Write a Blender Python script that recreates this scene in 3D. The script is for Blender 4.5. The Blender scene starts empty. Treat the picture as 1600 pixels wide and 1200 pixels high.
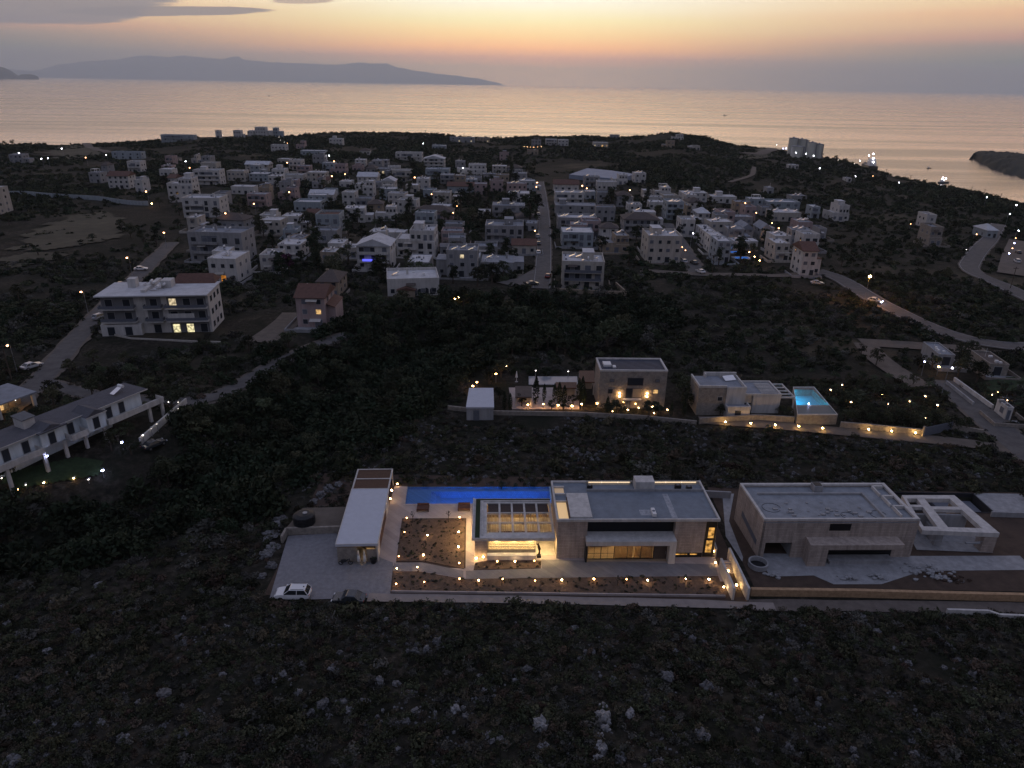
import bpy, bmesh, math, random
import numpy as np
from mathutils import Vector, Matrix, noise as mnoise
S = bpy.context.scene
COL = S.collection
R = math.radians
rng = np.random.default_rng(7)
random.seed(7)

# ------------------------------------------------------------------ camera
CZ, FPX, PITCH, ROLL = 61.0, 1110.0, R(22.9), R(1.0)      # drone height, focal length in photo pixels
cam = bpy.data.objects.new('camera', bpy.data.cameras.new('camera'))
COL.objects.link(cam)
cam.data.sensor_width = 36.0
cam.data.lens = 36.0 * FPX / 1600.0
cam.data.clip_start = 0.5
cam.data.clip_end = 150000.0
_fw = np.array([0, math.cos(PITCH), -math.sin(PITCH)])
_u0 = np.array([0, math.sin(PITCH), math.cos(PITCH)])
_r0 = np.array([1.0, 0, 0])
_rt = _r0 * math.cos(ROLL) + _u0 * math.sin(ROLL)
_up = -_r0 * math.sin(ROLL) + _u0 * math.cos(ROLL)
M3 = Matrix((_rt, _up, -_fw)).transposed()
cam.matrix_world = Matrix.Translation((0, 0, CZ)) @ M3.to_4x4()
S.camera = cam

# ------------------------------------------------------------------ view, sampling
S.view_settings.view_transform = 'Standard'
S.view_settings.look = 'None'
S.view_settings.exposure = 0.0
S.view_settings.gamma = 1.0
S.cycles.max_bounces = 6
S.cycles.diffuse_bounces = 2
S.cycles.glossy_bounces = 3
S.cycles.transmission_bounces = 4
S.cycles.transparent_max_bounces = 8
S.cycles.volume_bounces = 2
S.cycles.sample_clamp_indirect = 6.0
S.cycles.use_denoising = True
S.cycles.use_light_tree = True

# ------------------------------------------------------------------ world: dusk sky
def lin(c):
    return tuple((x / 255 / 12.92) if x / 255 <= 0.04045 else ((x / 255 + 0.055) / 1.055) ** 2.4 for x in c)
W = bpy.data.worlds.new('World')
S.world = W
W.use_nodes = True
nt = W.node_tree
nt.nodes.clear()
def N(t, **k):
    n = nt.nodes.new(t)
    for a, b in k.items():
        setattr(n, a, b)
    return n
def L(a, b):
    nt.links.new(a, b)
def mth(op, a, b=None, c=None, clamp=False):
    n = N('ShaderNodeMath', operation=op, use_clamp=clamp)
    for i, x in enumerate((a, b, c)):
        if x is None:
            continue
        if isinstance(x, (int, float)):
            n.inputs[i].default_value = x
        else:
            L(x, n.inputs[i])
    return n.outputs[0]
tc = N('ShaderNodeTexCoord')
sep = N('ShaderNodeSeparateXYZ')
L(tc.outputs['Generated'], sep.inputs[0])
X, Y, Z = sep.outputs
az = mth('ARCTAN2', X, Y)
el = mth('ARCSINE', Z)
# soft streaks that bend the gradient a little
cmb = N('ShaderNodeCombineXYZ')
L(mth('MULTIPLY', az, 2.2), cmb.inputs[0]); L(mth('MULTIPLY', el, 26.0), cmb.inputs[1])
nz = N('ShaderNodeTexNoise'); nz.inputs['Scale'].default_value = 2.0; nz.inputs['Detail'].default_value = 4
L(cmb.outputs[0], nz.inputs['Vector'])
wob = mth('MULTIPLY', mth('SUBTRACT', nz.outputs['Fac'], 0.5), 0.010)
zz = mth('MAXIMUM', mth('ADD', Z, mth('MULTIPLY', wob, mth('LESS_THAN', Z, 0.3))), 0.0)
pos = mth('SQRT', zz)
def ramp(stops):
    r = N('ShaderNodeValToRGB')
    e = r.color_ramp.elements
    while len(e) < len(stops):
        e.new(0.5)
    for q, (p, c, k) in zip(e, stops):
        q.position = p
        q.color = (tuple(c) if k < 0 else tuple(x * k for x in lin(c))) + (1,)
    L(pos, r.inputs[0])
    return r.outputs[0]
def sp(deg):
    return math.sqrt(math.sin(R(deg)))
TOP = [(sp(28), (146, 147, 170), 1.0), (sp(50), (136, 143, 172), 1.0), (1.0, (130, 140, 172), 1.0)]
# radiance of the low sky, corrected for what the haze in front of it takes away
LOW_C = [(0.0000, (1.841, 1.221, 0.637)), (0.1386, (1.674, 1.110, 0.579)), (0.1772, (3.052, 1.368, 0.611)), (0.2046, (3.313, 1.488, 0.440)), (0.2363, (2.435, 1.600, 0.572)), (0.2706, (1.836, 1.665, 0.830)), (0.3068, (1.636, 1.643, 1.318))]
LOW_S = [(0.0000, (0.110, 0.116, 0.068)), (0.1386, (0.110, 0.116, 0.068)), (0.1772, (0.073, 0.236, 0.110)), (0.2089, (0.314, 0.291, 0.222)), (0.2325, (0.943, 0.408, 0.257)), (0.2540, (1.223, 0.643, 0.317)), (0.2801, (1.396, 0.712, 0.320)), (0.2982, (1.414, 0.915, 0.425))]
r_c = ramp([(p, c, -1) for p, c in LOW_C] + [(sp(7), (1.6, 1.3, .86), -1), (sp(9.5), (2.0, 1.35, .78), -1), (sp(14), (1.2, .85, .6), -1), (sp(21), (196, 172, 172), 1)] + TOP)
r_s = ramp([(p, c, -1) for p, c in LOW_S] + [(sp(7.5), (1.1, .78, .5), -1), (sp(10), (1.05, .74, .5), -1), (sp(14), (216, 186, 174), 1.0), (sp(20), (168, 160, 170), 1)] + TOP)
r_b = ramp([(0.0, (62, 66, 80), 1), (sp(4), (70, 72, 86), 1), (sp(10), (88, 88, 100), 1), (sp(20), (112, 114, 130), 1)] + TOP)
dev = mth('ABSOLUTE', mth('SUBTRACT', az, R(1.5)))
cfac = mth('POWER', math.e, mth('MULTIPLY', mth('POWER', mth('DIVIDE', dev, mth('ADD', 0.32, mth('MULTIPLY', mth('LESS_THAN', az, 0.0), 0.08))), 2.0), -1.0))
mr = N('ShaderNodeMapRange', interpolation_type='SMOOTHSTEP')
mr.inputs['From Min'].default_value = R(42); mr.inputs['From Max'].default_value = R(120)
L(dev, mr.inputs['Value'])
def mix(f, a, b, blend='MIX'):
    n = N('ShaderNodeMix', data_type='RGBA', blend_type=blend)
    if isinstance(f, (int, float)):
        n.inputs[0].default_value = f
    else:
        L(f, n.inputs[0])
    for i, x in ((6, a), (7, b)):
        if isinstance(x, tuple):
            n.inputs[i].default_value = x
        else:
            L(x, n.inputs[i])
    return n.outputs[2]
sky = mix(cfac, r_s, r_c)
sky = mix(mr.outputs[0], sky, r_b)
# the grey cloud bank in the west, and a thin shred beside it
def cloud(a0, e0, wa, we, amp, soft, scale=1.0):
    c = N('ShaderNodeCombineXYZ')
    L(mth('MULTIPLY', az, 9.0 * scale), c.inputs[0]); L(mth('MULTIPLY', el, 60.0 * scale), c.inputs[1])
    n = N('ShaderNodeTexNoise'); n.inputs['Scale'].default_value = 1.0; n.inputs['Detail'].default_value = 6; n.inputs['Roughness'].default_value = 0.6
    L(c.outputs[0], n.inputs['Vector'])
    da = mth('POWER', mth('DIVIDE', mth('SUBTRACT', az, R(a0)), R(wa)), 2.0)
    de = mth('POWER', mth('DIVIDE', mth('SUBTRACT', mth('SUBTRACT', el, mth('MULTIPLY', mth('SUBTRACT', az, R(a0)), 0.05)), R(e0)), R(we)), 2.0)
    m = mth('ADD', mth('SUBTRACT', 1.0, mth('ADD', da, de)), mth('MULTIPLY', mth('SUBTRACT', n.outputs['Fac'], 0.5), amp))
    r = N('ShaderNodeMapRange', interpolation_type='SMOOTHSTEP')
    r.inputs['From Min'].default_value = 0.0; r.inputs['From Max'].default_value = soft
    L(m, r.inputs['Value'])
    return r.outputs[0]
sky = mix(mth('MULTIPLY', cloud(-36, 3.9, 13.5, 1.35, 1.5, 0.25), 0.92), sky, lin((142, 139, 145)) + (1,))
sky = mix(mth('MULTIPLY', cloud(-23.5, 4.05, 7.0, 0.32, 1.3, 0.3), 0.9), sky, lin((146, 138, 140)) + (1,))
sky = mix(mth('MULTIPLY', cloud(-14.9, 5.05, 2.4, 0.22, 1.2, 0.5), 0.75), sky, lin((190, 160, 150)) + (1,))
# a little Nishita twilight mixed in for the colour of the upper dome
nish = N('ShaderNodeTexSky', sky_type='NISHITA')
nish.sun_disc = False
nish.sun_elevation = R(0.5); nish.sun_rotation = R(1.5)
nish.altitude = 60
addn = N('ShaderNodeMix', data_type='RGBA', blend_type='ADD')
addn.inputs[0].default_value = 0.02
L(sky, addn.inputs[6]); L(nish.outputs[0], addn.inputs[7])
below = mth('LESS_THAN', Z, -0.02)
fin = mix(below, addn.outputs[2], lin((60, 60, 70)) + (1,))
bg = N('ShaderNodeBackground'); bg.inputs['Strength'].default_value = 1.0
L(fin, bg.inputs[0])
wo = N('ShaderNodeOutputWorld')
L(bg.outputs[0], wo.inputs['Surface'])
try:
    W.cycles.sampling_method = 'MANUAL'; W.cycles.sample_map_resolution = 1024
except Exception:
    pass

# the last glow of the sun that has set behind the sea
sun = bpy.data.objects.new('sun', bpy.data.lights.new('sun', 'SUN'))
COL.objects.link(sun)
sun.data.energy = 0.10
sun.data.angle = R(120)
sun.data.color = (1.0, 0.72, 0.5)
sun.rotation_euler = (R(90 - 25), 0, R(180 - 1.5))

# ------------------------------------------------------------------ picture <-> place
def ray(px, py):
    return _fw * FPX + _rt * (px - 800) - _up * (py - 600)
def U(px, py, z=0.0):
    d = ray(px, py); t = (z - CZ) / d[2]
    return float(d[0] * t), float(d[1] * t)
def proj(x, y, z):
    d = np.array([x, y, z - CZ]); k = FPX / float(d @ _fw)
    return 800 + float(d @ _rt) * k, 600 - float(d @ _up) * k
def depth(x, y, z=0.0):
    return float(np.array([x, y, z - CZ]) @ _fw)

SEA = -40.0
HAZE = 3.6e-5
_sil = [(-150, 226), (0, 227), (100, 225), (200, 222), (250, 219), (330, 213), (400, 211), (445, 214), (480, 210), (560, 207), (640, 208), (700, 212), (780, 217), (830, 213),
        (900, 213), (960, 215), (1000, 213), (1050, 208), (1100, 214), (1150, 227), (1200, 232), (1250, 242), (1300, 247), (1350, 262), (1400, 277), (1450, 287),
        (1500, 296), (1550, 305), (1600, 319), (1760, 350)]
_sd = [(-150, 850), (0, 930), (900, 950), (1100, 950), (1250, 920), (1400, 800), (1600, 690), (1760, 640)]
_A, _ZR, _DD = [], [], []
for _x, _y in _sil:
    d = ray(_x, _y)
    D = np.interp(_x, [q[0] for q in _sd], [q[1] for q in _sd])
    _A.append(math.atan2(d[0], d[1])); _DD.append(D); _ZR.append(CZ + D * d[2] / math.hypot(d[0], d[1]))
_A, _ZR, _DD = map(np.array, (_A, _ZR, _DD))
RAV = [U(-140, 930, -6), U(0, 880, -6), U(120, 845, -6), U(250, 800, -6), U(400, 735, -6), U(500, 665, -6), U(580, 605, -6), U(680, 545, -5), U(800, 518, -4), U(930, 502, -2)]
def seg_dist(x, y, pts):
    best = np.full(np.shape(x), 1e9)
    for (ax, ay), (bx, by) in zip(pts[:-1], pts[1:]):
        dx, dy = bx - ax, by - ay
        t = np.clip(((x - ax) * dx + (y - ay) * dy) / (dx * dx + dy * dy + 1e-9), 0, 1)
        best = np.minimum(best, np.hypot(x - ax - t * dx, y - ay - t * dy))
    return best
def sstep(a, b, v):
    t = np.clip((v - a) / (b - a), 0, 1)
    return t * t * (3 - 2 * t)
PLOTS = [(-31.0, 31.0, 73.6, 101.6), (33.0, 84.0, 77.0, 101.5)]        # levelled building plots: the ground is dug out under their paving
def hgt(x, y):
    x = np.asarray(x, float); y = np.asarray(y, float)
    r = np.hypot(x, y); a = np.arctan2(x, np.maximum(y, 1e-3))
    zr = np.interp(a, _A, _ZR); D = np.interp(a, _A, _DD)
    t = np.clip((r - 190) / (D - 190), 0, 1)
    z = zr * t ** 1.7 - 4.0 * np.sin(math.pi * t) * sstep(-45, 0, zr)
    z = np.where(r > D, zr - (r - D) * 0.24, z)
    z = np.maximum(z, SEA - 18)
    nse = 0.8 * np.sin(x * .021 + 1.3) * np.sin(y * .017) + 0.45 * np.sin(x * .06 + y * .043) + 0.3 * np.sin(x * .11 - y * .09 + 2)
    z = z + nse * (0.35 + 0.9 * sstep(200, 500, r)) * sstep(78, 125, np.abs(y - 84) + 40 * (np.abs(x - 20) > 70)) 
    z = z + 0.14 * np.maximum(72.2 - y, 0) * (0.6 + 0.4 * np.sin(x * .05 + .6)) * np.clip((72.2 - y) / 6, 0, 1) ** .5 * sstep(-95, -50, x)
    z = z + (0.22 * np.sin(x * .7 + y * .3) * np.sin(y * .9) + 0.15 * np.sin(x * 1.7 + 1) * np.sin(y * 1.9 + x)) * sstep(72.4, 67, y)
    z = z - 7.0 * np.exp(-(seg_dist(x, y, RAV) / 12.0) ** 2) * (1 - sstep(-46, -36, x) * sstep(104, 96, y))
    for x0, x1, y0, y1 in PLOTS:
        m = np.minimum(np.minimum(x - x0, x1 - x), np.minimum(y - y0, y1 - y))
        z = np.where(m > -3.0, z * (1 - sstep(-3.0, -0.4, m)) - 0.02 * sstep(-3.0, -0.4, m), z)
        z = z - 2.6 * sstep(0.3, 1.8, m)
    return z
def H(x, y):
    z = float(hgt(x, y))
    for x0, x1, y0, y1 in PLOTS:
        if min(x - x0, x1 - x, y - y0, y1 - y) > -0.3:
            return 0.05
    return z
def hgt_p(x, y):
    z = hgt(x, y)
    for x0, x1, y0, y1 in PLOTS:
        z = np.where(np.minimum(np.minimum(x - x0, x1 - x), np.minimum(y - y0, y1 - y)) > -0.3, 0.05, z)
    return z
_S = 30.0 * 1.02 ** np.arange(225)
def G(px, py, dz=0.0):
    """the point of the ground that the photograph shows at this pixel (dz above it)"""
    d = ray(px, py); d = d / np.linalg.norm(d)
    lo, hi, s = _S[0], _S[-1], _S
    for _ in range(3):
        under = CZ + d[2] * s < hgt_p(d[0] * s, d[1] * s) + dz
        i = int(np.argmax(under)) if under.any() else len(s) - 1
        lo, hi = s[max(i - 1, 0)], s[i]
        s = np.linspace(lo, hi, 24)
    x, y = float(d[0] * hi), float(d[1] * hi)
    return x, y, H(x, y)

def rg(px, frac):
    """a point near the coast ridge in the direction of a pixel column"""
    d = ray(px, 220); a = math.atan2(d[0], d[1]); D = float(np.interp(a, _A, _DD)) * frac
    return D * math.sin(a), D * math.cos(a)
def GR(px, py):
    x, y, z = G(px, py)
    if math.hypot(x, y) > .985 * float(np.interp(math.atan2(x, y), _A, _DD)):
        x, y = rg(px, .97); z = H(x, y)
    return x, y, z
# ------------------------------------------------------------------ materials
MATS = {}
def mat(name, c=(.5, .5, .5), rough=.8, var=.25, scale=2.0, c2=None, bump=0.0, bscale=None, metal=0.0, emit=None, es=0.0, spec=.3, detail=5, rnd=0.0, brick=None, streak=False):
    if name in MATS:
        return MATS[name]
    m = bpy.data.materials.new(name); m.use_nodes = True
    t = m.node_tree; b = t.nodes['Principled BSDF']
    b.inputs['Roughness'].default_value = rough; b.inputs['Metallic'].default_value = metal
    b.inputs['Specular IOR Level'].default_value = spec
    b.inputs['Base Color'].default_value = tuple(c) + (1,)
    if emit:
        b.inputs['Emission Color'].default_value = tuple(emit) + (1,); b.inputs['Emission Strength'].default_value = es
    if var > 0 or bump or c2 or rnd:
        tcn = t.nodes.new('ShaderNodeTexCoord')
        geo = t.nodes.new('ShaderNodeNewGeometry')
        n = t.nodes.new('ShaderNodeTexNoise'); n.inputs['Scale'].default_value = scale; n.inputs['Detail'].default_value = detail; n.inputs['Roughness'].default_value = .65
        if streak:
            mpg = t.nodes.new('ShaderNodeMapping'); mpg.inputs['Scale'].default_value = (1, 1, .16); t.links.new(geo.outputs['Position'], mpg.inputs['Vector']); t.links.new(mpg.outputs[0], n.inputs['Vector'])
        else:
            t.links.new(geo.outputs['Position'], n.inputs['Vector'])
        r = t.nodes.new('ShaderNodeValToRGB'); e = r.color_ramp.elements
        e[0].position, e[1].position = .32, .7
        ca = c2 if c2 else tuple(x * (1 - var) for x in c)
        e[0].color = tuple(ca) + (1,); e[1].color = tuple(c) + (1,)
        t.links.new(n.outputs['Fac'], r.inputs[0])
        out = r.outputs[0]
        if rnd:
            oi = t.nodes.new('ShaderNodeObjectInfo')
            hs = t.nodes.new('ShaderNodeHueSaturation')
            ma = t.nodes.new('ShaderNodeMapRange'); ma.inputs['To Min'].default_value = 1 - rnd; ma.inputs['To Max'].default_value = 1 + rnd
            t.links.new(oi.outputs['Random'], ma.inputs['Value']); t.links.new(ma.outputs[0], hs.inputs['Value'])
            mb = t.nodes.new('ShaderNodeMath'); mb.operation = 'MULTIPLY'; mb.inputs[1].default_value = 7.31
            mc = t.nodes.new('ShaderNodeMath'); mc.operation = 'FRACT'
            md = t.nodes.new('ShaderNodeMapRange'); md.inputs['To Min'].default_value = .462; md.inputs['To Max'].default_value = .53
            t.links.new(oi.outputs['Random'], mb.inputs[0]); t.links.new(mb.outputs[0], mc.inputs[0]); t.links.new(mc.outputs[0], md.inputs['Value']); t.links.new(md.outputs[0], hs.inputs['Hue'])
            t.links.new(out, hs.inputs['Color']); out = hs.outputs[0]
        if brick:
            bk = t.nodes.new('ShaderNodeTexBrick'); bk.inputs['Scale'].default_value = 1.0
            bk.inputs['Brick Width'].default_value, bk.inputs['Row Height'].default_value = brick[0], brick[1]
            bk.inputs['Mortar Size'].default_value = brick[2]; bk.inputs['Color1'].default_value = (1, 1, 1, 1); bk.inputs['Color2'].default_value = (.78, .78, .8, 1); bk.inputs['Mortar'].default_value = (.45, .45, .46, 1)
            cx = t.nodes.new('ShaderNodeSeparateXYZ'); cy = t.nodes.new('ShaderNodeCombineXYZ'); ad = t.nodes.new('ShaderNodeMath'); ad.operation = 'ADD'
            t.links.new(geo.outputs['Position'], cx.inputs[0]); t.links.new(cx.outputs[0], ad.inputs[0]); t.links.new(cx.outputs[1], ad.inputs[1])
            t.links.new(ad.outputs[0], cy.inputs[0]); t.links.new(cx.outputs[2], cy.inputs[1]); t.links.new(cy.outputs[0], bk.inputs['Vector'])
            mx = t.nodes.new('ShaderNodeMix'); mx.data_type = 'RGBA'; mx.blend_type = 'MULTIPLY'; mx.inputs[0].default_value = .8
            t.links.new(out, mx.inputs[6]); t.links.new(bk.outputs[0], mx.inputs[7]); out = mx.outputs[2]
        t.links.new(out, b.inputs['Base Color'])
        if bump:
            n2 = t.nodes.new('ShaderNodeTexNoise'); n2.inputs['Scale'].default_value = bscale or scale * 4; n2.inputs['Detail'].default_value = 6
            t.links.new(geo.outputs['Position'], n2.inputs['Vector'])
            bp = t.nodes.new('ShaderNodeBump'); bp.inputs['Strength'].default_value = bump; bp.inputs['Distance'].default_value = .08
            t.links.new(n2.outputs['Fac'], bp.inputs['Height']); t.links.new(bp.outputs[0], b.inputs['Normal'])
    MATS[name] = m
    return m
def glow(name, c, s, var=0.0):
    """a lamp, lit window or lit screen; var: uneven light behind a lit window"""
    if name in MATS:
        return MATS[name]
    m = bpy.data.materials.new(name); m.use_nodes = True
    t = m.node_tree; t.nodes.clear()
    e = t.nodes.new('ShaderNodeEmission'); e.inputs[0].default_value = tuple(c) + (1,); e.inputs[1].default_value = s
    if var:
        g = t.nodes.new('ShaderNodeNewGeometry'); n = t.nodes.new('ShaderNodeTexNoise'); n.inputs['Scale'].default_value = 1.7; n.inputs['Detail'].default_value = 2
        r = t.nodes.new('ShaderNodeMapRange'); r.inputs['From Min'].default_value = .35; r.inputs['From Max'].default_value = .65; r.inputs['To Min'].default_value = s * (1 - var); r.inputs['To Max'].default_value = s
        t.links.new(g.outputs['Position'], n.inputs['Vector']); t.links.new(n.outputs['Fac'], r.inputs['Value']); t.links.new(r.outputs[0], e.inputs[1])
    o = t.nodes.new('ShaderNodeOutputMaterial'); t.links.new(e.outputs[0], o.inputs[0])
    MATS[name] = m
    return m

# ------------------------------------------------------------------ mesh collecting and tagging
class MB:
    def __init__(s):
        s.v, s.f = [], []
    def add(s, vs, fs):
        k = len(s.v); s.v += [tuple(map(float, p)) for p in vs]; s.f += [tuple(i + k for i in f) for f in fs]; return s
    def box(s, x0, x1, y0, y1, z0, z1):
        return s.add([(x0, y0, z0), (x1, y0, z0), (x1, y1, z0), (x0, y1, z0), (x0, y0, z1), (x1, y0, z1), (x1, y1, z1), (x0, y1, z1)],
                     [(0, 3, 2, 1), (4, 5, 6, 7), (0, 1, 5, 4), (1, 2, 6, 5), (2, 3, 7, 6), (3, 0, 4, 7)])
    def prism(s, pts, z0, z1):
        n = len(pts)
        z0 = z0 if hasattr(z0, '__len__') else [z0] * n; z1 = z1 if hasattr(z1, '__len__') else [z1] * n
        a = sum(pts[i][0] * pts[(i + 1) % n][1] - pts[(i + 1) % n][0] * pts[i][1] for i in range(n))
        if a < 0:
            pts, z0, z1 = pts[::-1], z0[::-1], z1[::-1]
        return s.add([(p[0], p[1], z) for p, z in zip(pts, z0)] + [(p[0], p[1], z) for p, z in zip(pts, z1)],
                     [tuple(range(n - 1, -1, -1)), tuple(range(n, 2 * n))] + [(i, (i + 1) % n, n + (i + 1) % n, n + i) for i in range(n)])
    def wall(s, pts, th, z0, z1):
        """a thin wall along a polyline"""
        for (ax, ay), (bx, by) in zip(pts[:-1], pts[1:]):
            l = math.hypot(bx - ax, by - ay) or 1; nx, ny = -(by - ay) / l * th / 2, (bx - ax) / l * th / 2
            s.prism([(ax - nx, ay - ny), (bx - nx, by - ny), (bx + nx, by + ny), (ax + nx, ay + ny)], z0, z1)
        return s
    def gwall(s, pts, th, h, low=1.5, step=4.0):
        """a wall that follows the ground"""
        for (ax, ay), (bx, by) in zip(pts[:-1], pts[1:]):
            n = max(1, int(math.hypot(bx - ax, by - ay) / step))
            for i in range(n):
                p = (ax + (bx - ax) * i / n, ay + (by - ay) * i / n); q = (ax + (bx - ax) * (i + 1) / n, ay + (by - ay) * (i + 1) / n)
                l = math.hypot(q[0] - p[0], q[1] - p[1]); nx, ny = -(q[1] - p[1]) / l * th / 2, (q[0] - p[0]) / l * th / 2
                zp, zq = H(*p), H(*q)
                s.prism([(p[0] - nx, p[1] - ny), (q[0] - nx, q[1] - ny), (q[0] + nx, q[1] + ny), (p[0] + nx, p[1] + ny)], [zp - low, zq - low, zq - low, zp - low], [zp + h, zq + h, zq + h, zp + h])
        return s
    def poly(s, pts, z):
        n = len(pts)
        a = sum(pts[i][0] * pts[(i + 1) % n][1] - pts[(i + 1) % n][0] * pts[i][1] for i in range(n))
        if a < 0:
            pts = pts[::-1]
        return s.add([(p[0], p[1], z) for p in pts], [tuple(range(n))])
    def cyl(s, x, y, z0, z1, r0, r1=None, n=10, cap=True):
        r1 = r0 if r1 is None else r1
        vs = [(x + r * math.cos(2 * math.pi * i / n), y + r * math.sin(2 * math.pi * i / n), z) for z, r in ((z0, r0), (z1, r1)) for i in range(n)]
        fs = [(i, (i + 1) % n, n + (i + 1) % n, n + i) for i in range(n)]
        if cap:
            fs += [tuple(range(n - 1, -1, -1)), tuple(range(n, 2 * n))]
        return s.add(vs, fs)
    def tube(s, p, q, r0, r1=None, n=6):
        r1 = r0 if r1 is None else r1
        p, q = Vector(p), Vector(q); d = (q - p).normalized()
        a = d.orthogonal().normalized(); b = d.cross(a)
        vs = [tuple(c + a * r * math.cos(2 * math.pi * i / n) + b * r * math.sin(2 * math.pi * i / n)) for c, r in ((p, r0), (q, r1)) for i in range(n)]
        return s.add(vs, [(i, (i + 1) % n, n + (i + 1) % n, n + i) for i in range(n)] + [tuple(range(n - 1, -1, -1)), tuple(range(n, 2 * n))])
    def ball(s, c, r, sub=1, sq=(1, 1, 1)):
        bm = bmesh.new(); bmesh.ops.create_icosphere(bm, subdivisions=sub, radius=1)
        vs = [(c[0] + v.co.x * r * sq[0], c[1] + v.co.y * r * sq[1], c[2] + v.co.z * r * sq[2]) for v in bm.verts]
        fs = [tuple(v.index for v in f.verts) for f in bm.faces]; bm.free()
        return s.add(vs, fs)
    def mesh(s, name, m, smooth=False):
        me = bpy.data.meshes.new(name); me.from_pydata(s.v, [], s.f)
        for x in (m if isinstance(m, (list, tuple)) else [m]):
            me.materials.append(x)
        if smooth:
            me.polygons.foreach_set('use_smooth', [True] * len(me.polygons))
        me.update(); return me
    def build(s, name, m, parent=None, loc=None, smooth=False, label=None):
        o = bpy.data.objects.new(name, s.mesh(name, m, smooth)); COL.objects.link(o)
        if parent:
            o.parent = parent
        if loc:
            o.location = loc
        if label:
            o['label'] = label
        return o
def boxes(name, bs, m, parent, **k):
    """several like parts, each box a mesh of its own"""
    out = []
    for b_ in bs:
        q_ = MB(); q_.box(*b_); out.append(q_.build(name, m, parent, **k))
    return out
def tag(o, label=None, cat=None, group=None, kind=None):
    if label: o['label'] = label
    if cat: o['category'] = cat
    if group: o['group'] = group
    if kind: o['kind'] = kind
    return o
def thing(name, label, cat, loc=(0, 0, 0), rz=0.0, group=None):
    o = bpy.data.objects.new(name, None); COL.objects.link(o)
    o.location = loc; o.rotation_euler = (0, 0, rz); o.empty_display_size = .5
    return tag(o, label, cat, group)
def struct(o):
    o['kind'] = 'structure'; return o
def copy_tree(o, parent=None):
    c = o.copy(); COL.objects.link(c)
    if parent: c.parent = parent
    for ch in list(o.children):
        copy_tree(ch, c)
    return c
TRACK = []      # (object, x, y, short phrase by which others may refer to it)
def ref(o, phrase, x=None, y=None):
    TRACK.append((phrase, o.location.x if x is None else x, o.location.y if y is None else y)); return o
# ------------------------------------------------------------------ common materials
M_plaster = mat('white_plaster', (.6, .575, .55), .85, .34, 1.1, streak=True)
M_cream = mat('cream_plaster', (.5, .46, .41), .85, .34, 1.1, streak=True)
M_grey = mat('grey_plaster', (.33, .325, .33), .85, .34, 1.1, streak=True)
M_pink = mat('pink_plaster', (.42, .32, .31), .85, .34, 1.1, streak=True)
M_tan = mat('tan_plaster', (.36, .29, .22), .85, .34, 1.1, streak=True)
M_blue = mat('bluish_plaster', (.36, .4, .43), .85, .34, 1.1, streak=True)
M_stone = mat('rubble_stone', (.34, .3, .26), .9, .45, 1.6, bump=.6, bscale=5)
M_clad = mat('stone_cladding', (.52, .43, .37), .85, .42, 1.5, bump=.4, bscale=6, streak=True, brick=(1.1, .28, .018))
M_conc = mat('raw_concrete', (.36, .36, .37), .9, .38, .9, bump=.15, streak=True)
M_roofw = mat('white_roof', (.58, .58, .6), .8, .28, .5)
M_roofg = mat('grey_roof', (.26, .28, .32), .8, .3, .6)
M_tile = mat('red_tile', (.15, .08, .062), .85, .35, 1.2, bump=.3, bscale=9)
M_btile = mat('brown_tile', (.11, .088, .08), .85, .35, 1.2, bump=.3, bscale=9)
M_dark = mat('dark_glass', (.03, .035, .045), .12, 0, spec=.5)
M_frame = mat('window_frame', (.4, .4, .4), .6, .1)
M_shut = mat('grey_shutter', (.14, .15, .18), .7, .2)
M_metal = mat('grey_metal', (.3, .31, .33), .45, .15, metal=.5)
M_black = mat('black_metal', (.02, .02, .022), .5, .2)
M_steel = mat('bright_steel', (.85, .82, .8), .22, .05, metal=.9)
M_wood = mat('brown_wood', (.12, .065, .045), .7, .35, 3)
M_wicker = mat('straw_slats', (.36, .26, .16), .8, .3, 5)
M_asph = mat('worn_asphalt', (.125, .117, .113), .9, .3, .5, c2=(.075, .07, .07), bump=.3, bscale=3)
M_dirt = mat('dirt_track', (.15, .125, .105), .95, .35, .4, bump=.3, bscale=2)
M_pave = mat('pale_paving', (.46, .39, .36), .8, .16, .6, brick=(1.2, .6, .012))
M_cob = mat('grey_cobbles', (.24, .235, .25), .9, .3, 1.6, bump=.6, bscale=6)
M_bed = mat('brown_mulch', (.15, .1, .07), .95, .5, 1.4, bump=.8, bscale=6)
M_earth = mat('red_earth', (.085, .058, .044), .95, .4, .6, bump=.5, bscale=3)
M_white = mat('white_paint', (.74, .73, .72), .6, .1, 1)
M_lit = glow('lit_window', (1.0, .6, .24), 1.0, .8)
M_litw = glow('lit_window_pale', (1.0, .8, .5), .9, .7)
M_lito = glow('lit_window_orange', (1.0, .36, .05), .7, .7)
M_bulb = glow('warm_bulb', (1.0, .5, .18), 20)
M_bulbp = glow('street_bulb', (1.0, .47, .2), 15)
M_bulbw = glow('white_bulb', (.9, .88, 1.0), 40)
M_bulbb = glow('blue_white_bulb', (.5, .55, 1.0), 40)
M_gard = glow('garden_bulb', (1.0, .58, .25), 34)
M_led = glow('led_strip', (1.0, .6, .22), 7)

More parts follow.
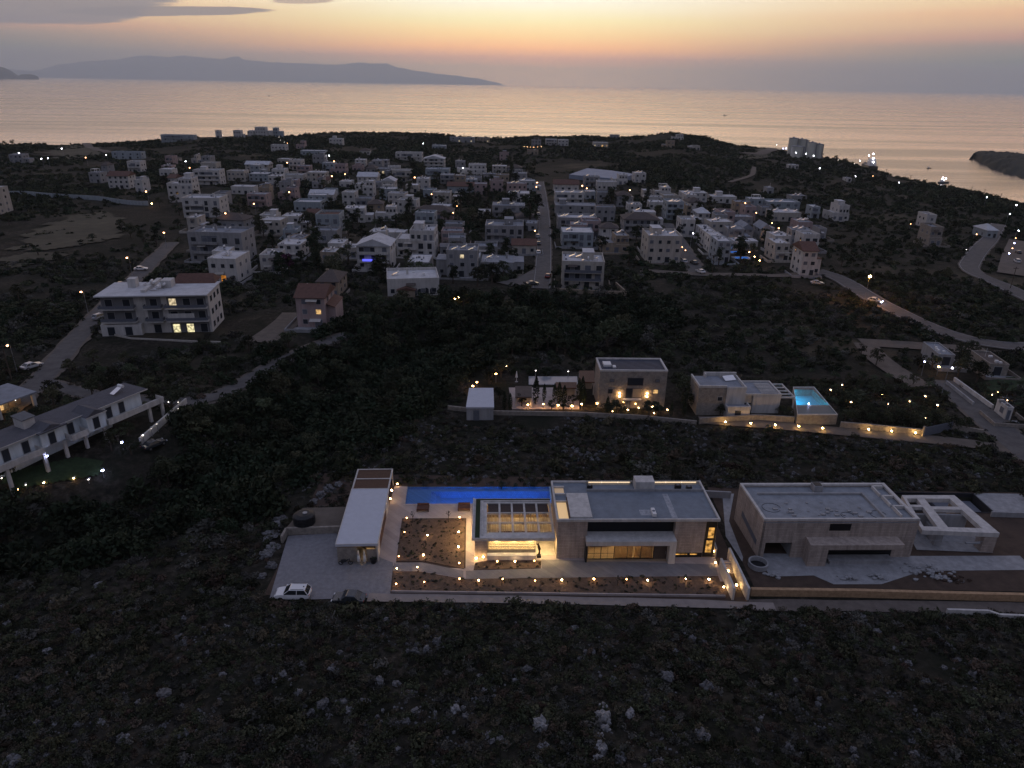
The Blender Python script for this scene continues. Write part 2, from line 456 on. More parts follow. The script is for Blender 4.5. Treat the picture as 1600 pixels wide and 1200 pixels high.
# ------------------------------------------------------------------ the ground: one sheet out to the coast
rows = [18.0]
while rows[-1] < 1250:
    rows.append(rows[-1] + max(.42, .0085 * rows[-1]))
rows = np.array(rows); nc = 340
tt = np.linspace(-1, 1, nc)
XX = tt[None, :] * (52 + .98 * rows[:, None]); YY = np.repeat(rows[:, None], nc, 1)
ZZ = hgt(XX, YY)
me = bpy.data.meshes.new('ground')
nr = len(rows)
me.vertices.add(nr * nc); me.vertices.foreach_set('co', np.stack([XX, YY, ZZ], -1).ravel())
ii = (np.arange(nr - 1)[:, None] * nc + np.arange(nc - 1)[None, :]).ravel()
q = np.stack([ii, ii + 1, ii + nc + 1, ii + nc], 1)
me.loops.add(q.size); me.loops.foreach_set('vertex_index', q.ravel())
me.polygons.add(len(q)); me.polygons.foreach_set('loop_start', np.arange(len(q)) * 4); me.polygons.foreach_set('loop_total', np.full(len(q), 4))
me.polygons.foreach_set('use_smooth', np.ones(len(q), bool))
me.update(); me.validate()
ground = struct(bpy.data.objects.new('ground', me)); COL.objects.link(ground)
gm = bpy.data.materials.new('scrub_ground'); gm.use_nodes = True
t = gm.node_tree; b = t.nodes['Principled BSDF']; b.inputs['Roughness'].default_value = .95; b.inputs['Specular IOR Level'].default_value = .1
geo = t.nodes.new('ShaderNodeNewGeometry')
def nz_(sc, det=6, ro=.6):
    n = t.nodes.new('ShaderNodeTexNoise'); n.inputs['Scale'].default_value = sc; n.inputs['Detail'].default_value = det; n.inputs['Roughness'].default_value = ro
    t.links.new(geo.outputs['Position'], n.inputs['Vector']); return n.outputs['Fac']
def rp_(f, stops):
    r = t.nodes.new('ShaderNodeValToRGB'); e = r.color_ramp.elements
    while len(e) < len(stops): e.new(.5)
    for q_, (p_, c_) in zip(e, stops): q_.position = p_; q_.color = c_ + (1,)
    t.links.new(f, r.inputs[0]); return r.outputs[0]
def mx_(f, a, b_):
    n = t.nodes.new('ShaderNodeMix'); n.data_type = 'RGBA'; t.links.new(f, n.inputs[0]); t.links.new(a, n.inputs[6]); t.links.new(b_, n.inputs[7]); return n.outputs[2]
soil = rp_(nz_(.9), [(.3, (.012, .012, .010)), (.5, (.032, .028, .022)), (.7, (.075, .064, .052))])
green = rp_(nz_(1.6), [(.3, (.009, .011, .008)), (.7, (.024, .025, .016))])
grass = rp_(nz_(.35), [(.3, (.045, .038, .026)), (.7, (.10, .082, .056))])
rockc = rp_(nz_(2.5), [(.3, (.06, .058, .062)), (.7, (.15, .145, .15))])
c1 = mx_(rp_(nz_(.11), [(.42, (0, 0, 0)), (.62, (1, 1, 1))]), soil, green)
c1 = mx_(rp_(nz_(.018, 4), [(.56, (0, 0, 0)), (.66, (1, 1, 1))]), c1, grass)
c1 = mx_(rp_(nz_(.55, 8, .7), [(.66, (0, 0, 0)), (.71, (1, 1, 1))]), c1, rockc)
t.links.new(c1, b.inputs['Base Color'])
bp = t.nodes.new('ShaderNodeBump'); bp.inputs['Strength'].default_value = .8; bp.inputs['Distance'].default_value = .3
t.links.new(nz_(1.8, 8, .7), bp.inputs['Height']); t.links.new(bp.outputs[0], b.inputs['Normal'])
me.materials.append(gm)

# ------------------------------------------------------------------ the sea
seam = bpy.data.materials.new('calm_sea'); seam.use_nodes = True
t = seam.node_tree; b = t.nodes['Principled BSDF']
b.inputs['Base Color'].default_value = (.012, .02, .028, 1); b.inputs['IOR'].default_value = 1.33
geo = t.nodes.new('ShaderNodeNewGeometry')
mp = t.nodes.new('ShaderNodeMapping'); mp.inputs['Scale'].default_value = (.0007, .006, 1)
t.links.new(geo.outputs['Position'], mp.inputs['Vector'])
n1 = t.nodes.new('ShaderNodeTexNoise'); n1.inputs['Scale'].default_value = 1; n1.inputs['Detail'].default_value = 5
t.links.new(mp.outputs[0], n1.inputs['Vector'])
mrr = t.nodes.new('ShaderNodeMapRange'); mrr.inputs['From Min'].default_value = .35; mrr.inputs['From Max'].default_value = .65; mrr.inputs['To Min'].default_value = .09; mrr.inputs['To Max'].default_value = .2
t.links.new(n1.outputs['Fac'], mrr.inputs['Value']); t.links.new(mrr.outputs[0], b.inputs['Roughness'])
mp2 = t.nodes.new('ShaderNodeMapping'); mp2.inputs['Scale'].default_value = (.05, .16, 1)
t.links.new(geo.outputs['Position'], mp2.inputs['Vector'])
n2 = t.nodes.new('ShaderNodeTexNoise'); n2.inputs['Scale'].default_value = 1; n2.inputs['Detail'].default_value = 7; n2.inputs['Roughness'].default_value = .6
t.links.new(mp2.outputs[0], n2.inputs['Vector'])
bp = t.nodes.new('ShaderNodeBump'); bp.inputs['Strength'].default_value = .35; bp.inputs['Distance'].default_value = .9
t.links.new(n2.outputs['Fac'], bp.inputs['Height']); t.links.new(bp.outputs[0], b.inputs['Normal'])
gl_ = t.nodes.new('ShaderNodeBsdfGlossy'); gl_.inputs['Color'].default_value = (1, .9, .86, 1)
t.links.new(mrr.outputs[0], gl_.inputs['Roughness']); t.links.new(bp.outputs[0], gl_.inputs['Normal'])
mxs = t.nodes.new('ShaderNodeMixShader'); lw = t.nodes.new('ShaderNodeLayerWeight'); lw.inputs['Blend'].default_value = .93
mrk = t.nodes.new('ShaderNodeMapRange'); mrk.inputs['From Min'].default_value = .4; mrk.inputs['From Max'].default_value = .6; mrk.inputs['To Min'].default_value = .85; mrk.inputs['To Max'].default_value = .12
t.links.new(n1.outputs['Fac'], mrk.inputs['Value']); mk = t.nodes.new('ShaderNodeMath'); mk.operation = 'MULTIPLY'; t.links.new(lw.outputs['Facing'], mk.inputs[0]); t.links.new(mrk.outputs[0], mk.inputs[1])
t.links.new(mk.outputs[0], mxs.inputs[0]); t.links.new(b.outputs[0], mxs.inputs[1]); t.links.new(gl_.outputs[0], mxs.inputs[2])
t.links.new(mxs.outputs[0], t.nodes['Material Output'].inputs['Surface'])
m = MB(); m.add([(-70000, -200, SEA), (70000, -200, SEA), (70000, 64000, SEA), (-70000, 64000, SEA)], [(0, 1, 2, 3)])
struct(m.build('sea', seam))

# ------------------------------------------------------------------ far land across the gulf
M_far = mat('far_hillside', (.07, .075, .06), .95, .4, .002)
M_head = mat('dark_headland', (.06, .058, .045), .95, .5, .02, bump=.6, bscale=.2)
def ridge(name, sil, D, thick, m, jag=1.0, seed=0):
    """a range whose crest stands at distance D with real slopes to both sides"""
    pts = []
    xs = np.linspace(sil[0][0], sil[-1][0], 90)
    crest = np.interp(xs, [s_[0] for s_ in sil], [s_[1] for s_ in sil])
    mb = MB(); K = 9
    for i, (px, py) in enumerate(zip(xs, crest)):
        d = ray(px, py); hd = math.hypot(d[0], d[1])
        zc = max(CZ + D * d[2] / hd, SEA); zc += jag * .07 * (zc - SEA) * (mnoise.noise(Vector((i * .55, seed, 0))) + .5 * mnoise.noise(Vector((i * 1.3, seed, 5))))
        dx, dy = d[0] / hd, d[1] / hd
        for k in range(K):
            u_ = (k - (K - 1) / 2) / ((K - 1) / 2)
            w_ = 1 - abs(u_) ** 1.25
            rr = D + thick * u_
            nzv = mnoise.noise(Vector((i * .35 + seed, k * .9, seed))) * jag * (zc - SEA) * .22 * (1 - w_) * 2
            z = SEA - 4 + (zc - SEA + 4) * w_ + (nzv if 0 < k < K - 1 and k != (K - 1) // 2 else 0)
            mb.v.append((dx * rr, dy * rr, z))
    for i in range(len(xs) - 1):
        for k in range(K - 1):
            a = i * K + k
            mb.f.append((a, a + K, a + K + 1, a + 1))
    return struct(mb.build(name, m, smooth=True))
_mt = [(20, 118), (60, 108), (100, 97), (130, 94), (180, 90), (210, 85), (240, 83), (265, 86), (285, 83), (330, 88), (345, 90), (368, 84), (385, 91), (430, 95), (470, 97), (530, 99), (560, 95), (600, 97), (640, 108),
       (680, 114), (720, 119), (750, 123), (785, 131)]
ridge('mountains', [(x_, y_ + max(0, 119 - y_) * .1) for x_, y_ in _mt], 60000, 3000, M_far, 1.0, 3)
ridge('mountains', [(-300, 70), (-120, 96), (60, 112), (180, 121)], 56000, 3000, M_far, 1.0, 9)
ridge('headland', [(-160, 88), (-60, 96), (-10, 102), (8, 106), (18, 111), (26, 116.5), (31, 120)], 26000, 900, M_head, .5, 5)
ridge('islet', [(29, 118), (34, 116), (48, 116), (55, 117.5), (60, 120)], 26000, 300, M_head, .4, 7)
# the headland across the bay
pts = [U(1512, 250, SEA), U(1520, 247, SEA), U(1528, 252, SEA), U(1545, 262, SEA), U(1570, 272, SEA), U(1600, 281, SEA), U(1680, 300, SEA), U(1800, 320, SEA)]
mb = MB(); K = 30
back = [U(1513, 249.5, SEA), U(1530, 243, SEA), U(1545, 242.5, SEA), U(1570, 241, SEA), U(1600, 240, SEA), U(1660, 242, SEA), U(1740, 244, SEA), U(1900, 248, SEA)]
n_ = 90
fx = np.linspace(0, len(pts) - 1, n_)
for i in range(n_):
    A_ = np.array([np.interp(fx[i], range(len(pts)), [p[c] for p in pts]) for c in (0, 1)])
    B_ = np.array([np.interp(fx[i], range(len(back)), [p[c] for p in back]) for c in (0, 1)])
    hm = 16 * (1 - math.exp(-i / 7.0))
    for k in range(K):
        f_ = k / (K - 1); p = A_ * (1 - f_) + B_ * f_
        z = SEA - 3 + hm * (math.sin(math.pi * min(f_ * 1.15, 1) ** .8) ** .7 if 0 < f_ < 1 else 0)
        z += (mnoise.noise(Vector((p[0] * .02, p[1] * .02, 1))) * 5 + mnoise.noise(Vector((p[0] * .06, p[1] * .06, 4))) * 4.0 + mnoise.noise(Vector((p[0] * .18, p[1] * .18, 4))) * 2.5) * (1 if 0 < f_ < 1 else 0) * min(1, i / 8)
        mb.v.append((p[0], p[1], z))
for i in range(n_ - 1):
    for k in range(K - 1):
        a = i * K + k; mb.f.append((a, a + K, a + K + 1, a + 1))
struct(mb.build('headland', M_head, smooth=True))

# ------------------------------------------------------------------ roads, tracks
ROADS = []
def road(name, pix, w, m, kerb=0.0, lift=.06, world=False):
    P = [p if world else G(*p)[:2] for p in pix]
    ROADS.append((P, w))
    D = []
    for (ax, ay), (bx, by) in zip(P[:-1], P[1:]):
        n = max(2, int(math.hypot(bx - ax, by - ay) / 2.5))
        D += [(ax + (bx - ax) * i / n, ay + (by - ay) * i / n) for i in range(n)]
    D.append(P[-1])
    D = np.array(D)
    for _ in range(6):                                  # ease the corners
        D[1:-1] = D[1:-1] * .5 + (D[:-2] + D[2:]) * .25
    T = np.gradient(D, axis=0); T /= np.linalg.norm(T, axis=1)[:, None] + 1e-9
    Nn = np.stack([-T[:, 1], T[:, 0]], 1)
    K = 5; us = np.linspace(-.5, .5, K)
    mb = MB()
    jit = np.array([mnoise.noise(Vector((p[0] * .15, p[1] * .15, 2))) for p in D]) * .25
    for i, p in enumerate(D):
        zc = []
        for u_ in us:
            x, y = p + Nn[i] * u_ * (w + jit[i])
            zc.append((x, y))
        zz_ = hgt([c[0] for c in zc], [c[1] for c in zc])
        r_ = math.hypot(*p)
        zm = float(np.max(zz_)) * .5
        for (x, y), z in zip(zc, zz_):
            mb.v.append((x, y, z * .5 + zm + lift + .0011 * r_))
    for i in range(len(D) - 1):
        for k in range(K - 1):
            a = i * K + k; mb.f.append((a, a + 1, a + K + 1, a + K))
    o = struct(mb.build(name, m, smooth=True))
    if m is M_asph:                                     # dusty verges with a broken edge
        vb = MB()
        for i, p in enumerate(D):
            for s_ in (-1, 1):
                for q_, dz in ((w / 2 - .3, -.012), (w / 2 + .5 + 1.1 * abs(mnoise.noise(Vector((p[0] * .35, p[1] * .35, s_ * 3.0)))), -.035)):
                    x, y = p + Nn[i] * s_ * q_; vb.v.append((x, y, float(hgt(x, y)) + lift + .0011 * math.hypot(*p) + dz))
        for i in range(len(D) - 1):
            for k in (0, 2):
                a = i * 4 + k; vb.f.append((a, a + 4, a + 5, a + 1) if k == 0 else (a, a + 1, a + 5, a + 4))
        struct(vb.build('verge', M_dirt, smooth=True))
    if kerb:
        for sgn in (-1, 1):
            kb = MB(); kw = .16
            for i, p in enumerate(D):
                x0, y0 = p + Nn[i] * sgn * (w / 2 + jit[i] / 2); x1, y1 = p + Nn[i] * sgn * (w / 2 + jit[i] / 2 + kw)
                z = float(hgt(x0, y0)) + lift + .0011 * math.hypot(*p) + .12
                kb.v += [(x0, y0, z - .5), (x0, y0, z), (x1, y1, z), (x1, y1, z - .5)]
            for i in range(len(D) - 1):
                for k in range(3):
                    a = i * 4 + k; kb.f.append((a, a + 1, a + 5, a + 4))
            struct(kb.build('kerb', M_conc))
    return o
road('road', [(2, 648), (48, 612), (85, 572), (112, 538), (150, 497), (180, 466), (214, 434), (236, 412), (252, 396), (268, 380)], 5.0, M_asph)
road('road', [(60, 596), (105, 610), (160, 622), (215, 628), (290, 631), (318, 630), (352, 618), (398, 588), (440, 565), (474, 549), (520, 532), (545, 524)], 3.6, M_asph)
road('street', [(846, 452), (848, 430), (850, 395), (851, 360), (849, 330), (846, 305), (843, 285)], 5.2, M_asph, kerb=1)
road('road', [(790, 446), (812, 442), (835, 432), (850, 424)], 7.5, M_asph)
road('road', [(1275, 424), (1300, 430), (1326, 444), (1362, 468), (1400, 487), (1440, 507), (1480, 523), (1530, 537), (1570, 543), (1640, 544)], 6.2, M_asph, kerb=1)
road('dirt_track', [(1345, 536), (1385, 538), (1430, 541), (1478, 545), (1540, 549)], 6, M_dirt)
road('dirt_track', [(1352, 538), (1362, 556), (1385, 572), (1412, 590), (1440, 606)], 6, M_dirt)
road('road', [(1476, 596), (1500, 618), (1530, 645), (1565, 675), (1610, 712), (1660, 750)], 6.2, M_asph)
road('road', [(1092, 657), (1170, 662), (1260, 670), (1340, 678), (1420, 685), (1500, 692), (1545, 697), (1590, 706)], 3.6, M_dirt)
road('road', [(1560, 352), (1546, 376), (1522, 402), (1512, 418), (1524, 430), (1556, 442), (1600, 464), (1650, 486)], 6.5, M_asph, kerb=1)
road('road', [(1592, 378), (1584, 400), (1578, 430)], 9, M_dirt)
road('street', [(1092, 432), (1082, 412), (1070, 394), (1058, 376), (1046, 362), (1040, 350)], 6.0, M_asph)
road('road', [(1000, 424), (1040, 426), (1092, 430), (1150, 430), (1215, 433), (1275, 426)], 4.5, M_dirt)
road('dirt_track', [(110, 222), (140, 232), (170, 240)], 8, M_dirt)
road('dirt_track', [(1140, 286), (1160, 280), (1176, 274), (1178, 262)], 4, M_dirt)
road('dirt_track', [(1160, 240), (1185, 243), (1205, 236), (1222, 231)], 12, M_dirt)
road('dirt_track', [(405, 536), (430, 520), (455, 500), (462, 490)], 7.5, M_dirt)
# the lane in front of the two villas
road('lane', [(-18, 73.1), (0, 73.2), (20, 73.1), (30, 72.9), (34, 72.6)], 1.5, mat('lane_paving', (.30, .255, .23), .85, .25, .9, bump=.2, bscale=4), lift=.05, world=True)
road('lane', [(31, 72.9), (45, 73.1), (60, 73.2), (90, 72.9), (130, 72.2)], 2.2, mat('lane_gravel', (.15, .125, .11), .95, .35, .8, bump=.4, bscale=3), lift=.04, world=True)

def patch(name, pix, m, lift=.05, cell=1.0):
    P_ = [G(*q_)[:2] for q_ in pix]
    x0, x1 = min(p[0] for p in P_), max(p[0] for p in P_); y0, y1 = min(p[1] for p in P_), max(p[1] for p in P_)
    nx, ny = int((x1 - x0) / cell) + 2, int((y1 - y0) / cell) + 2
    gx, gy = np.meshgrid(x0 + np.arange(nx) * cell, y0 + np.arange(ny) * cell)
    gz = hgt(gx, gy) + lift + .0011 * np.hypot(gx, gy)
    mb = MB(); mb.v = [tuple(map(float, v)) for v in np.stack([gx, gy, gz], -1).reshape(-1, 3)]
    cx, cy = (gx[:-1, :-1] + cell / 2).ravel(), (gy[:-1, :-1] + cell / 2).ravel()
    wob = np.array([mnoise.noise(Vector((a * .12, b_ * .12, 7))) for a, b_ in zip(cx, cy)]) * 2.5 * cell
    ins = np.zeros(len(cx), bool); j = len(P_) - 1
    for i in range(len(P_)):
        (xi, yi), (xj, yj) = P_[i], P_[j]
        ins ^= ((yi > cy + wob) != (yj > cy + wob)) & (cx + wob < (xj - xi) * (cy + wob - yi) / (yj - yi + 1e-12) + xi); j = i
    for k in np.nonzero(ins)[0]:
        r_, c_ = divmod(int(k), nx - 1); a = r_ * nx + c_; mb.f.append((a, a + 1, a + nx + 1, a + nx))
    return struct(mb.build(name, m, smooth=True))

M_field = mat('dry_field', (.085, .075, .05), .95, .4, .2, bump=.4, bscale=1.5)
patch('field', [(20, 392), (60, 360), (110, 338), (170, 332), (190, 345), (185, 372), (130, 384), (70, 392)], M_field, .02, 2.0)
patch('field', [(0, 425), (0, 405), (45, 396), (90, 392), (100, 402), (60, 412)], M_field, .02, 2.0)
patch('field', [(60, 240), (110, 228), (165, 236), (150, 246), (90, 250)], M_field, .02, 4.0)
patch('field', [(1150, 246), (1180, 238), (1218, 233), (1205, 245), (1170, 252)], M_field, .02, 4.0)

patch('lawn', [(1528, 600), (1560, 594), (1610, 592), (1610, 636), (1560, 632), (1540, 614)], mat('dark_lawn', (.03, .052, .02), .95, .5, 1.2, bump=.8, bscale=9), .06, .6)
# ================================================================== the lit villa and its garden
def P(px, py, z=0.04): return U(px, py, z)
POOL = [(-16.4, 95.2), (6.5, 96.2), (6.4, 101.2), (-16.8, 100.4)]
m = MB()
m.poly([(-31.4, 73.3), (31.4, 73.3), (31.4, 96.2), POOL[1], POOL[0], (-31.4, 95.2)], .02)
m.poly([(-31.4, 95.2), POOL[0], POOL[3], POOL[2], POOL[1], (31.4, 96.2), (31.4, 104.2), (-31.4, 104.2)], .02)
struct(m.build('earth', M_earth))
m = MB(); m.poly([P(450, 837), P(525, 833), P(596, 872), (-15.9, 80.4), (-15.2, 73.3), (-30.4, 72.2)], .045)
struct(m.build('parking_court', M_cob))
m = MB()
m.poly([(-18.4, 79.6), (-15.8, 79.6), (-15.5, 80.8), (-16.3, 91.2), (-6.6, 91.6), (-5.9, 79.4), (-15.2, 79.6), (-15.2, 78.6), (-5.6, 77.2), (29, 77.6), (29, 83), (6.3, 83), (6.4, 96.25), (-16.4, 95.25), (-18.9, 100.6), (-18.9, 94)], .04)
m.poly([POOL[0], (-18.9, 100.6), POOL[3]], .04)
struct(m.build('terrace', M_pave))
M_walk = mat('grey_paving', (.25, .235, .235), .85, .2, .8, brick=(1.0, .5, .015))
m = MB(); m.poly([P(846, 888), P(846, 874), P(1118, 882), P(1122, 899), P(728, 905), P(728, 892)], .05); struct(m.build('path', M_walk))
m = MB(); m.poly([P(616, 879), P(660, 879), P(724, 892), P(724, 904), P(655, 892), P(614, 892)], .055); struct(m.build('path', M_walk))
BEDS = [[P(628, 812), P(726, 811), P(725, 889), P(662, 877), P(619, 877)], [P(615, 893), P(655, 893), P(724, 905), P(1122, 900), P(1133, 931), P(612, 924)], [P(740, 891), P(845, 888), P(846, 876), P(762, 876), P(742, 880)]]
for bd in BEDS:
    m = MB(); m.prism(bd, .03, .10); struct(m.build('flower_bed', M_bed))
m = MB(); m.wall([P(612, 925.5), P(1133, 932.5)], .18, 0, .32); tag(m.build('low_wall', M_pave), 'low pale kerb wall along the lane below the flower beds', 'wall')

gl = bpy.data.materials.new('clear_glass'); gl.use_nodes = True
t = gl.node_tree; t.nodes.clear(); o_ = t.nodes.new('ShaderNodeOutputMaterial'); mx = t.nodes.new('ShaderNodeMixShader'); tr = t.nodes.new('ShaderNodeBsdfTransparent'); gs = t.nodes.new('ShaderNodeBsdfGlossy'); fr = t.nodes.new('ShaderNodeFresnel')
tr.inputs[0].default_value = (.86, .86, .84, 1); gs.inputs['Roughness'].default_value = .03
t.links.new(fr.outputs[0], mx.inputs[0]); t.links.new(tr.outputs[0], mx.inputs[1]); t.links.new(gs.outputs[0], mx.inputs[2]); t.links.new(mx.outputs[0], o_.inputs[0])
VY = R(2.0)
VLOC = (0.0, 82.0, .045)
def V2W(u, v): return (u * math.cos(VY) - v * math.sin(VY), 82.0 + u * math.sin(VY) + v * math.cos(VY))
villa = thing('villa', 'lit modern villa with stone cladding, flat grey roof and blue pool', 'house', VLOC, VY)
ref(villa, 'the lit modern villa', 17, 83)
# --- walls
boxes('wall', [(6.6, 10.7, -.2, 9.7, 0, 6.1), (22.9, 28.7, -.1, 9.7, 0, 6.1)], M_clad, villa)
m = MB(); m.box(10.7, 22.9, 6.4, 9.6, 0, 6.1); m.box(10.7, 22.9, 1.0, 6.4, 3.0, 6.05); m.build('rear_wall', M_cream, villa)
m = MB(); m.box(10.72, 22.88, .84, .98, 3.72, 5.9); m.build('dark_panel', mat('black_panel', (.012, .012, .014), .4, .1), villa)
m = MB(); m.box(6.5, 28.8, -.3, 9.8, 6.1, 6.22); rf = m.build('roof', mat('slate_roof', (.2, .23, .27), .8, .25, .9), villa)
m = MB(); m.box(6.4, 28.9, -.4, -.15, 6.1, 6.5); m.box(28.65, 28.9, -.15, 9.65, 6.1, 6.5); m.box(6.4, 28.9, 9.65, 9.9, 6.1, 6.5); m.box(6.4, 6.65, -.15, 9.65, 6.1, 6.5)
m.build('parapet', M_plaster, rf)
m = MB(); m.box(8.3, 11.3, -.1, 6.0, 6.22, 6.75); m.build('roof_slab', M_plaster, rf)
m = MB(); m.box(18.6, 21.4, 7.4, 9.3, 6.22, 7.7); m.build('chimney', M_plaster, rf)
m = MB(); m.box(11.4, 28.6, 7.2, 7.32, 6.22, 6.62); m.build('roof_step', M_conc, rf)
for k in range(7):
    m = MB(); m.box(11.6 + k * 2.4, 13.9 + k * 2.4, 9.3, 9.32, 6.25, 7.0); m.build('balustrade_glass', gl, rf)
boxes('led_strip', [(12, 18.2, 9.58, 9.63, 6.3, 6.46), (21.6, 28.2, 9.58, 9.63, 6.3, 6.46)], glow('balustrade_led', (1, .74, .5), 1.6), rf)
m = MB(); m.box(22.4, 23.2, .4, 6.6, 6.225, 6.24); m.box(18.2, 20.2, 1.0, 2.4, 6.225, 6.235); m.build('roof_patch', mat('pale_patch', (.42, .44, .48), .8, .5, 2), rf)
for (u, v, w, d, h_, mm) in ((25.0, 7.9, .9, .5, .75, M_black), (26.6, 7.7, .8, .5, .6, M_black), (20.0, 1.3, .5, 1.6, .55, M_white), (12.0, 8.2, .8, .4, .5, M_black)):
    o = thing('roof_unit', '', 'air conditioner', (*V2W(u, v), 6.27), VY); m = MB(); m.box(-w / 2, w / 2, -d / 2, d / 2, .08, h_); m.build('casing', mm, o)
    m = MB(); m.cyl(0, 0, h_, h_ + .03, min(w, d) * .42, n=14); m.build('fan_grille', M_shut, o)
    boxes('foot', [(-w / 2, w / 2, -d / 2 + .05, -d / 2 + .1, 0, .08), (-w / 2, w / 2, d / 2 - .1, d / 2 - .05, 0, .08)], M_metal, o)
    o['label'] = {25.0: 'black air conditioner at the back edge of the lit villa roof', 26.6: 'smaller black unit in the back corner of the lit villa roof',
                  20.0: 'long white air conditioner near the front of the lit villa roof', 12.0: 'flat black unit beside the raised white roof slab'}[u]
# --- the stairwell slot, its lamplight put into glowing panels
m = MB(); m.box(6.75, 8.1, .2, 4.2, 6.23, 6.27); m.build('skylight', mat('skylight_glow', (.5, .42, .3), .3, .1, emit=(1, .62, .24), es=.5), rf)
boxes('roof_beam', [(6.65, 8.2, 4.25, 4.5, 6.22, 6.5), (6.65, 8.2, 6.2, 6.4, 6.22, 6.5), (6.65, 8.2, 8.2, 8.4, 6.22, 6.5)], M_plaster, rf)
m = MB(); m.box(6.75, 8.1, 6.5, 8.1, 6.23, 6.26); m.build('skylight', mat('skylight_dim_glow', (.4, .36, .3), .3, .1, emit=(1, .62, .24), es=.22), rf)
m = MB(); m.box(8.2, 8.29, .1, 5.0, 6.22, 6.72); m.build('slot_lining', M_wood, rf)
# --- front frame, glazing and room
m = MB(); m.box(10.5, 22.9, -1.6, .84, 3.0, 3.72); m.box(22.0, 22.9, -1.6, .4, 0, 3.0); m.build('canopy', M_plaster, villa)
m = MB(); m.prism([(10.5, -1.2), (10.75, -1.2), (10.75, .4), (10.5, .4)], 0, 3.0); m.build('side_wall', M_black, villa)
m = MB(); m.box(10.75, 20.0, 6.2, 6.38, 0, 3.0); m.box(10.76, 10.9, -.6, 6.2, 0, 3.0); m.build('room_wall', mat('room_wall', (.5, .38, .24), .8, .1), villa)
m = MB(); m.box(10.75, 22.0, -1.0, 6.2, .005, .03); m.build('room_floor', mat('room_floor', (.4, .3, .2), .5, .2), villa)
m = MB(); m.box(10.75, 22.0, -.9, 6.2, 2.9, 2.99); m.build('room_ceiling', M_white, villa)
for u in (11.8, 13.6, 15.4, 17.2, 19.0):
    boxes('ceiling_light', [(u - .3, u + .3, v - .3, v + .3, 2.86, 2.89) for v in (1.2, 3.6)], glow('room_light', (1, .68, .32), 20), villa)
boxes('kitchen_cabinet', [(11.2, 14.6, 5.3, 6.0, 0, 1.0), (11.2, 14.8, 5.7, 6.1, 1.6, 2.4)], M_wood, villa)
boxes('kitchen_table', [(11.6, 14.2, 2.2, 3.1, .2, .8)], M_wood, villa)
for k in range(5):
    u0 = 10.9 + k * 1.86
    w_ = thing('window', None, None); w_.parent = villa
    m = MB()
    for a in (0, 1.82): m.box(u0 + a - .03, u0 + a + .03, -.55, -.47, .05, 2.98)
    m.box(u0, u0 + 1.82, -.55, -.47, .05, .12); m.box(u0, u0 + 1.82, -.55, -.47, 2.9, 2.98)
    if k < 2:
        m.box(u0, u0 + 1.82, -.54, -.48, 1.0, 1.04); m.box(u0 + .9, u0 + .94, -.54, -.48, .1, 2.9)
    m.build('frame', M_black, w_)
    m = MB(); m.box(u0, u0 + 1.82, -.515, -.505, .1, 2.92); m.build('pane', gl, w_)
for (a, b_) in ((14.7, 17.3), (17.5, 20.0)):
    m = MB(); n_ = 40
    for i in range(n_ + 1):
        u = a + (b_ - a) * i / n_; v = -.15 + .09 * math.sin(i * 1.9)
        m.v += [(u, v, .06), (u, v, 2.88)]
    m.f = [(2 * i, 2 * i + 2, 2 * i + 3, 2 * i + 1) for i in range(n_)]
    cm = bpy.data.materials.get('curtain_cloth')
    if not cm:
        cm = bpy.data.materials.new('curtain_cloth'); cm.use_nodes = True; t = cm.node_tree; t.nodes.clear(); o_ = t.nodes.new('ShaderNodeOutputMaterial'); mx = t.nodes.new('ShaderNodeMixShader'); d1 = t.nodes.new('ShaderNodeBsdfDiffuse'); d2 = t.nodes.new('ShaderNodeBsdfTranslucent')
        d1.inputs[0].default_value = (.36, .27, .17, 1); d2.inputs[0].default_value = (.62, .44, .26, 1); t.links.new(d1.outputs[0], mx.inputs[1]); t.links.new(d2.outputs[0], mx.inputs[2]); t.links.new(mx.outputs[0], o_.inputs[0])
    m.build('curtain', cm, villa)
dr = MB(); dr.box(20.1, 22.0, -.5, -.42, .05, 2.95); dr = dr.build('door', M_btile, villa)
m = MB()
for i in range(12): m.box(20.2, 21.9, -.545, -.5, .2 + i * .22, .34 + i * .22)
m.build('door_slat', mat('dark_slat', (.09, .07, .06), .6, .2), dr)
m = MB(); m.cyl(21.8, -.56, .9, 1.4, .025, n=8); m.build('handle', M_metal, dr)
# --- right wing: strip window and lit column of windows
m = MB(); m.box(27.15, 28.65, -.16, -.1, .1, 6.0); m.build('dark_panel', M_frame if False else MATS['black_panel'], villa)
for (u0, u1, z0, z1) in ((27.55, 28.35, 3.3, 5.0), (27.45, 28.3, .9, 2.9)):
    m = MB(); m.box(u0 - .08, u1 + .08, -.2, -.165, z0 - .08, z1 + .08); w_ = m.build('window', M_black, villa); m = MB(); m.box(u0, u1, -.215, -.205, z0, z1); m.build('pane', glow('amber_window', (1, .5, .12), 1.0, .85), w_)
m = MB(); m.box(23.0, 27.1, -.13, -.1, .05, .75); w_ = m.build('window', MATS['black_panel'], villa)
m = MB(); m.box(23.05, 25.0, -.14, -.13, .45, .62); m.box(25.4, 26.4, -.14, -.13, .45, .62); m.build('pane', glow('amber_window', (1, .5, .12), 1.0, .85), w_)
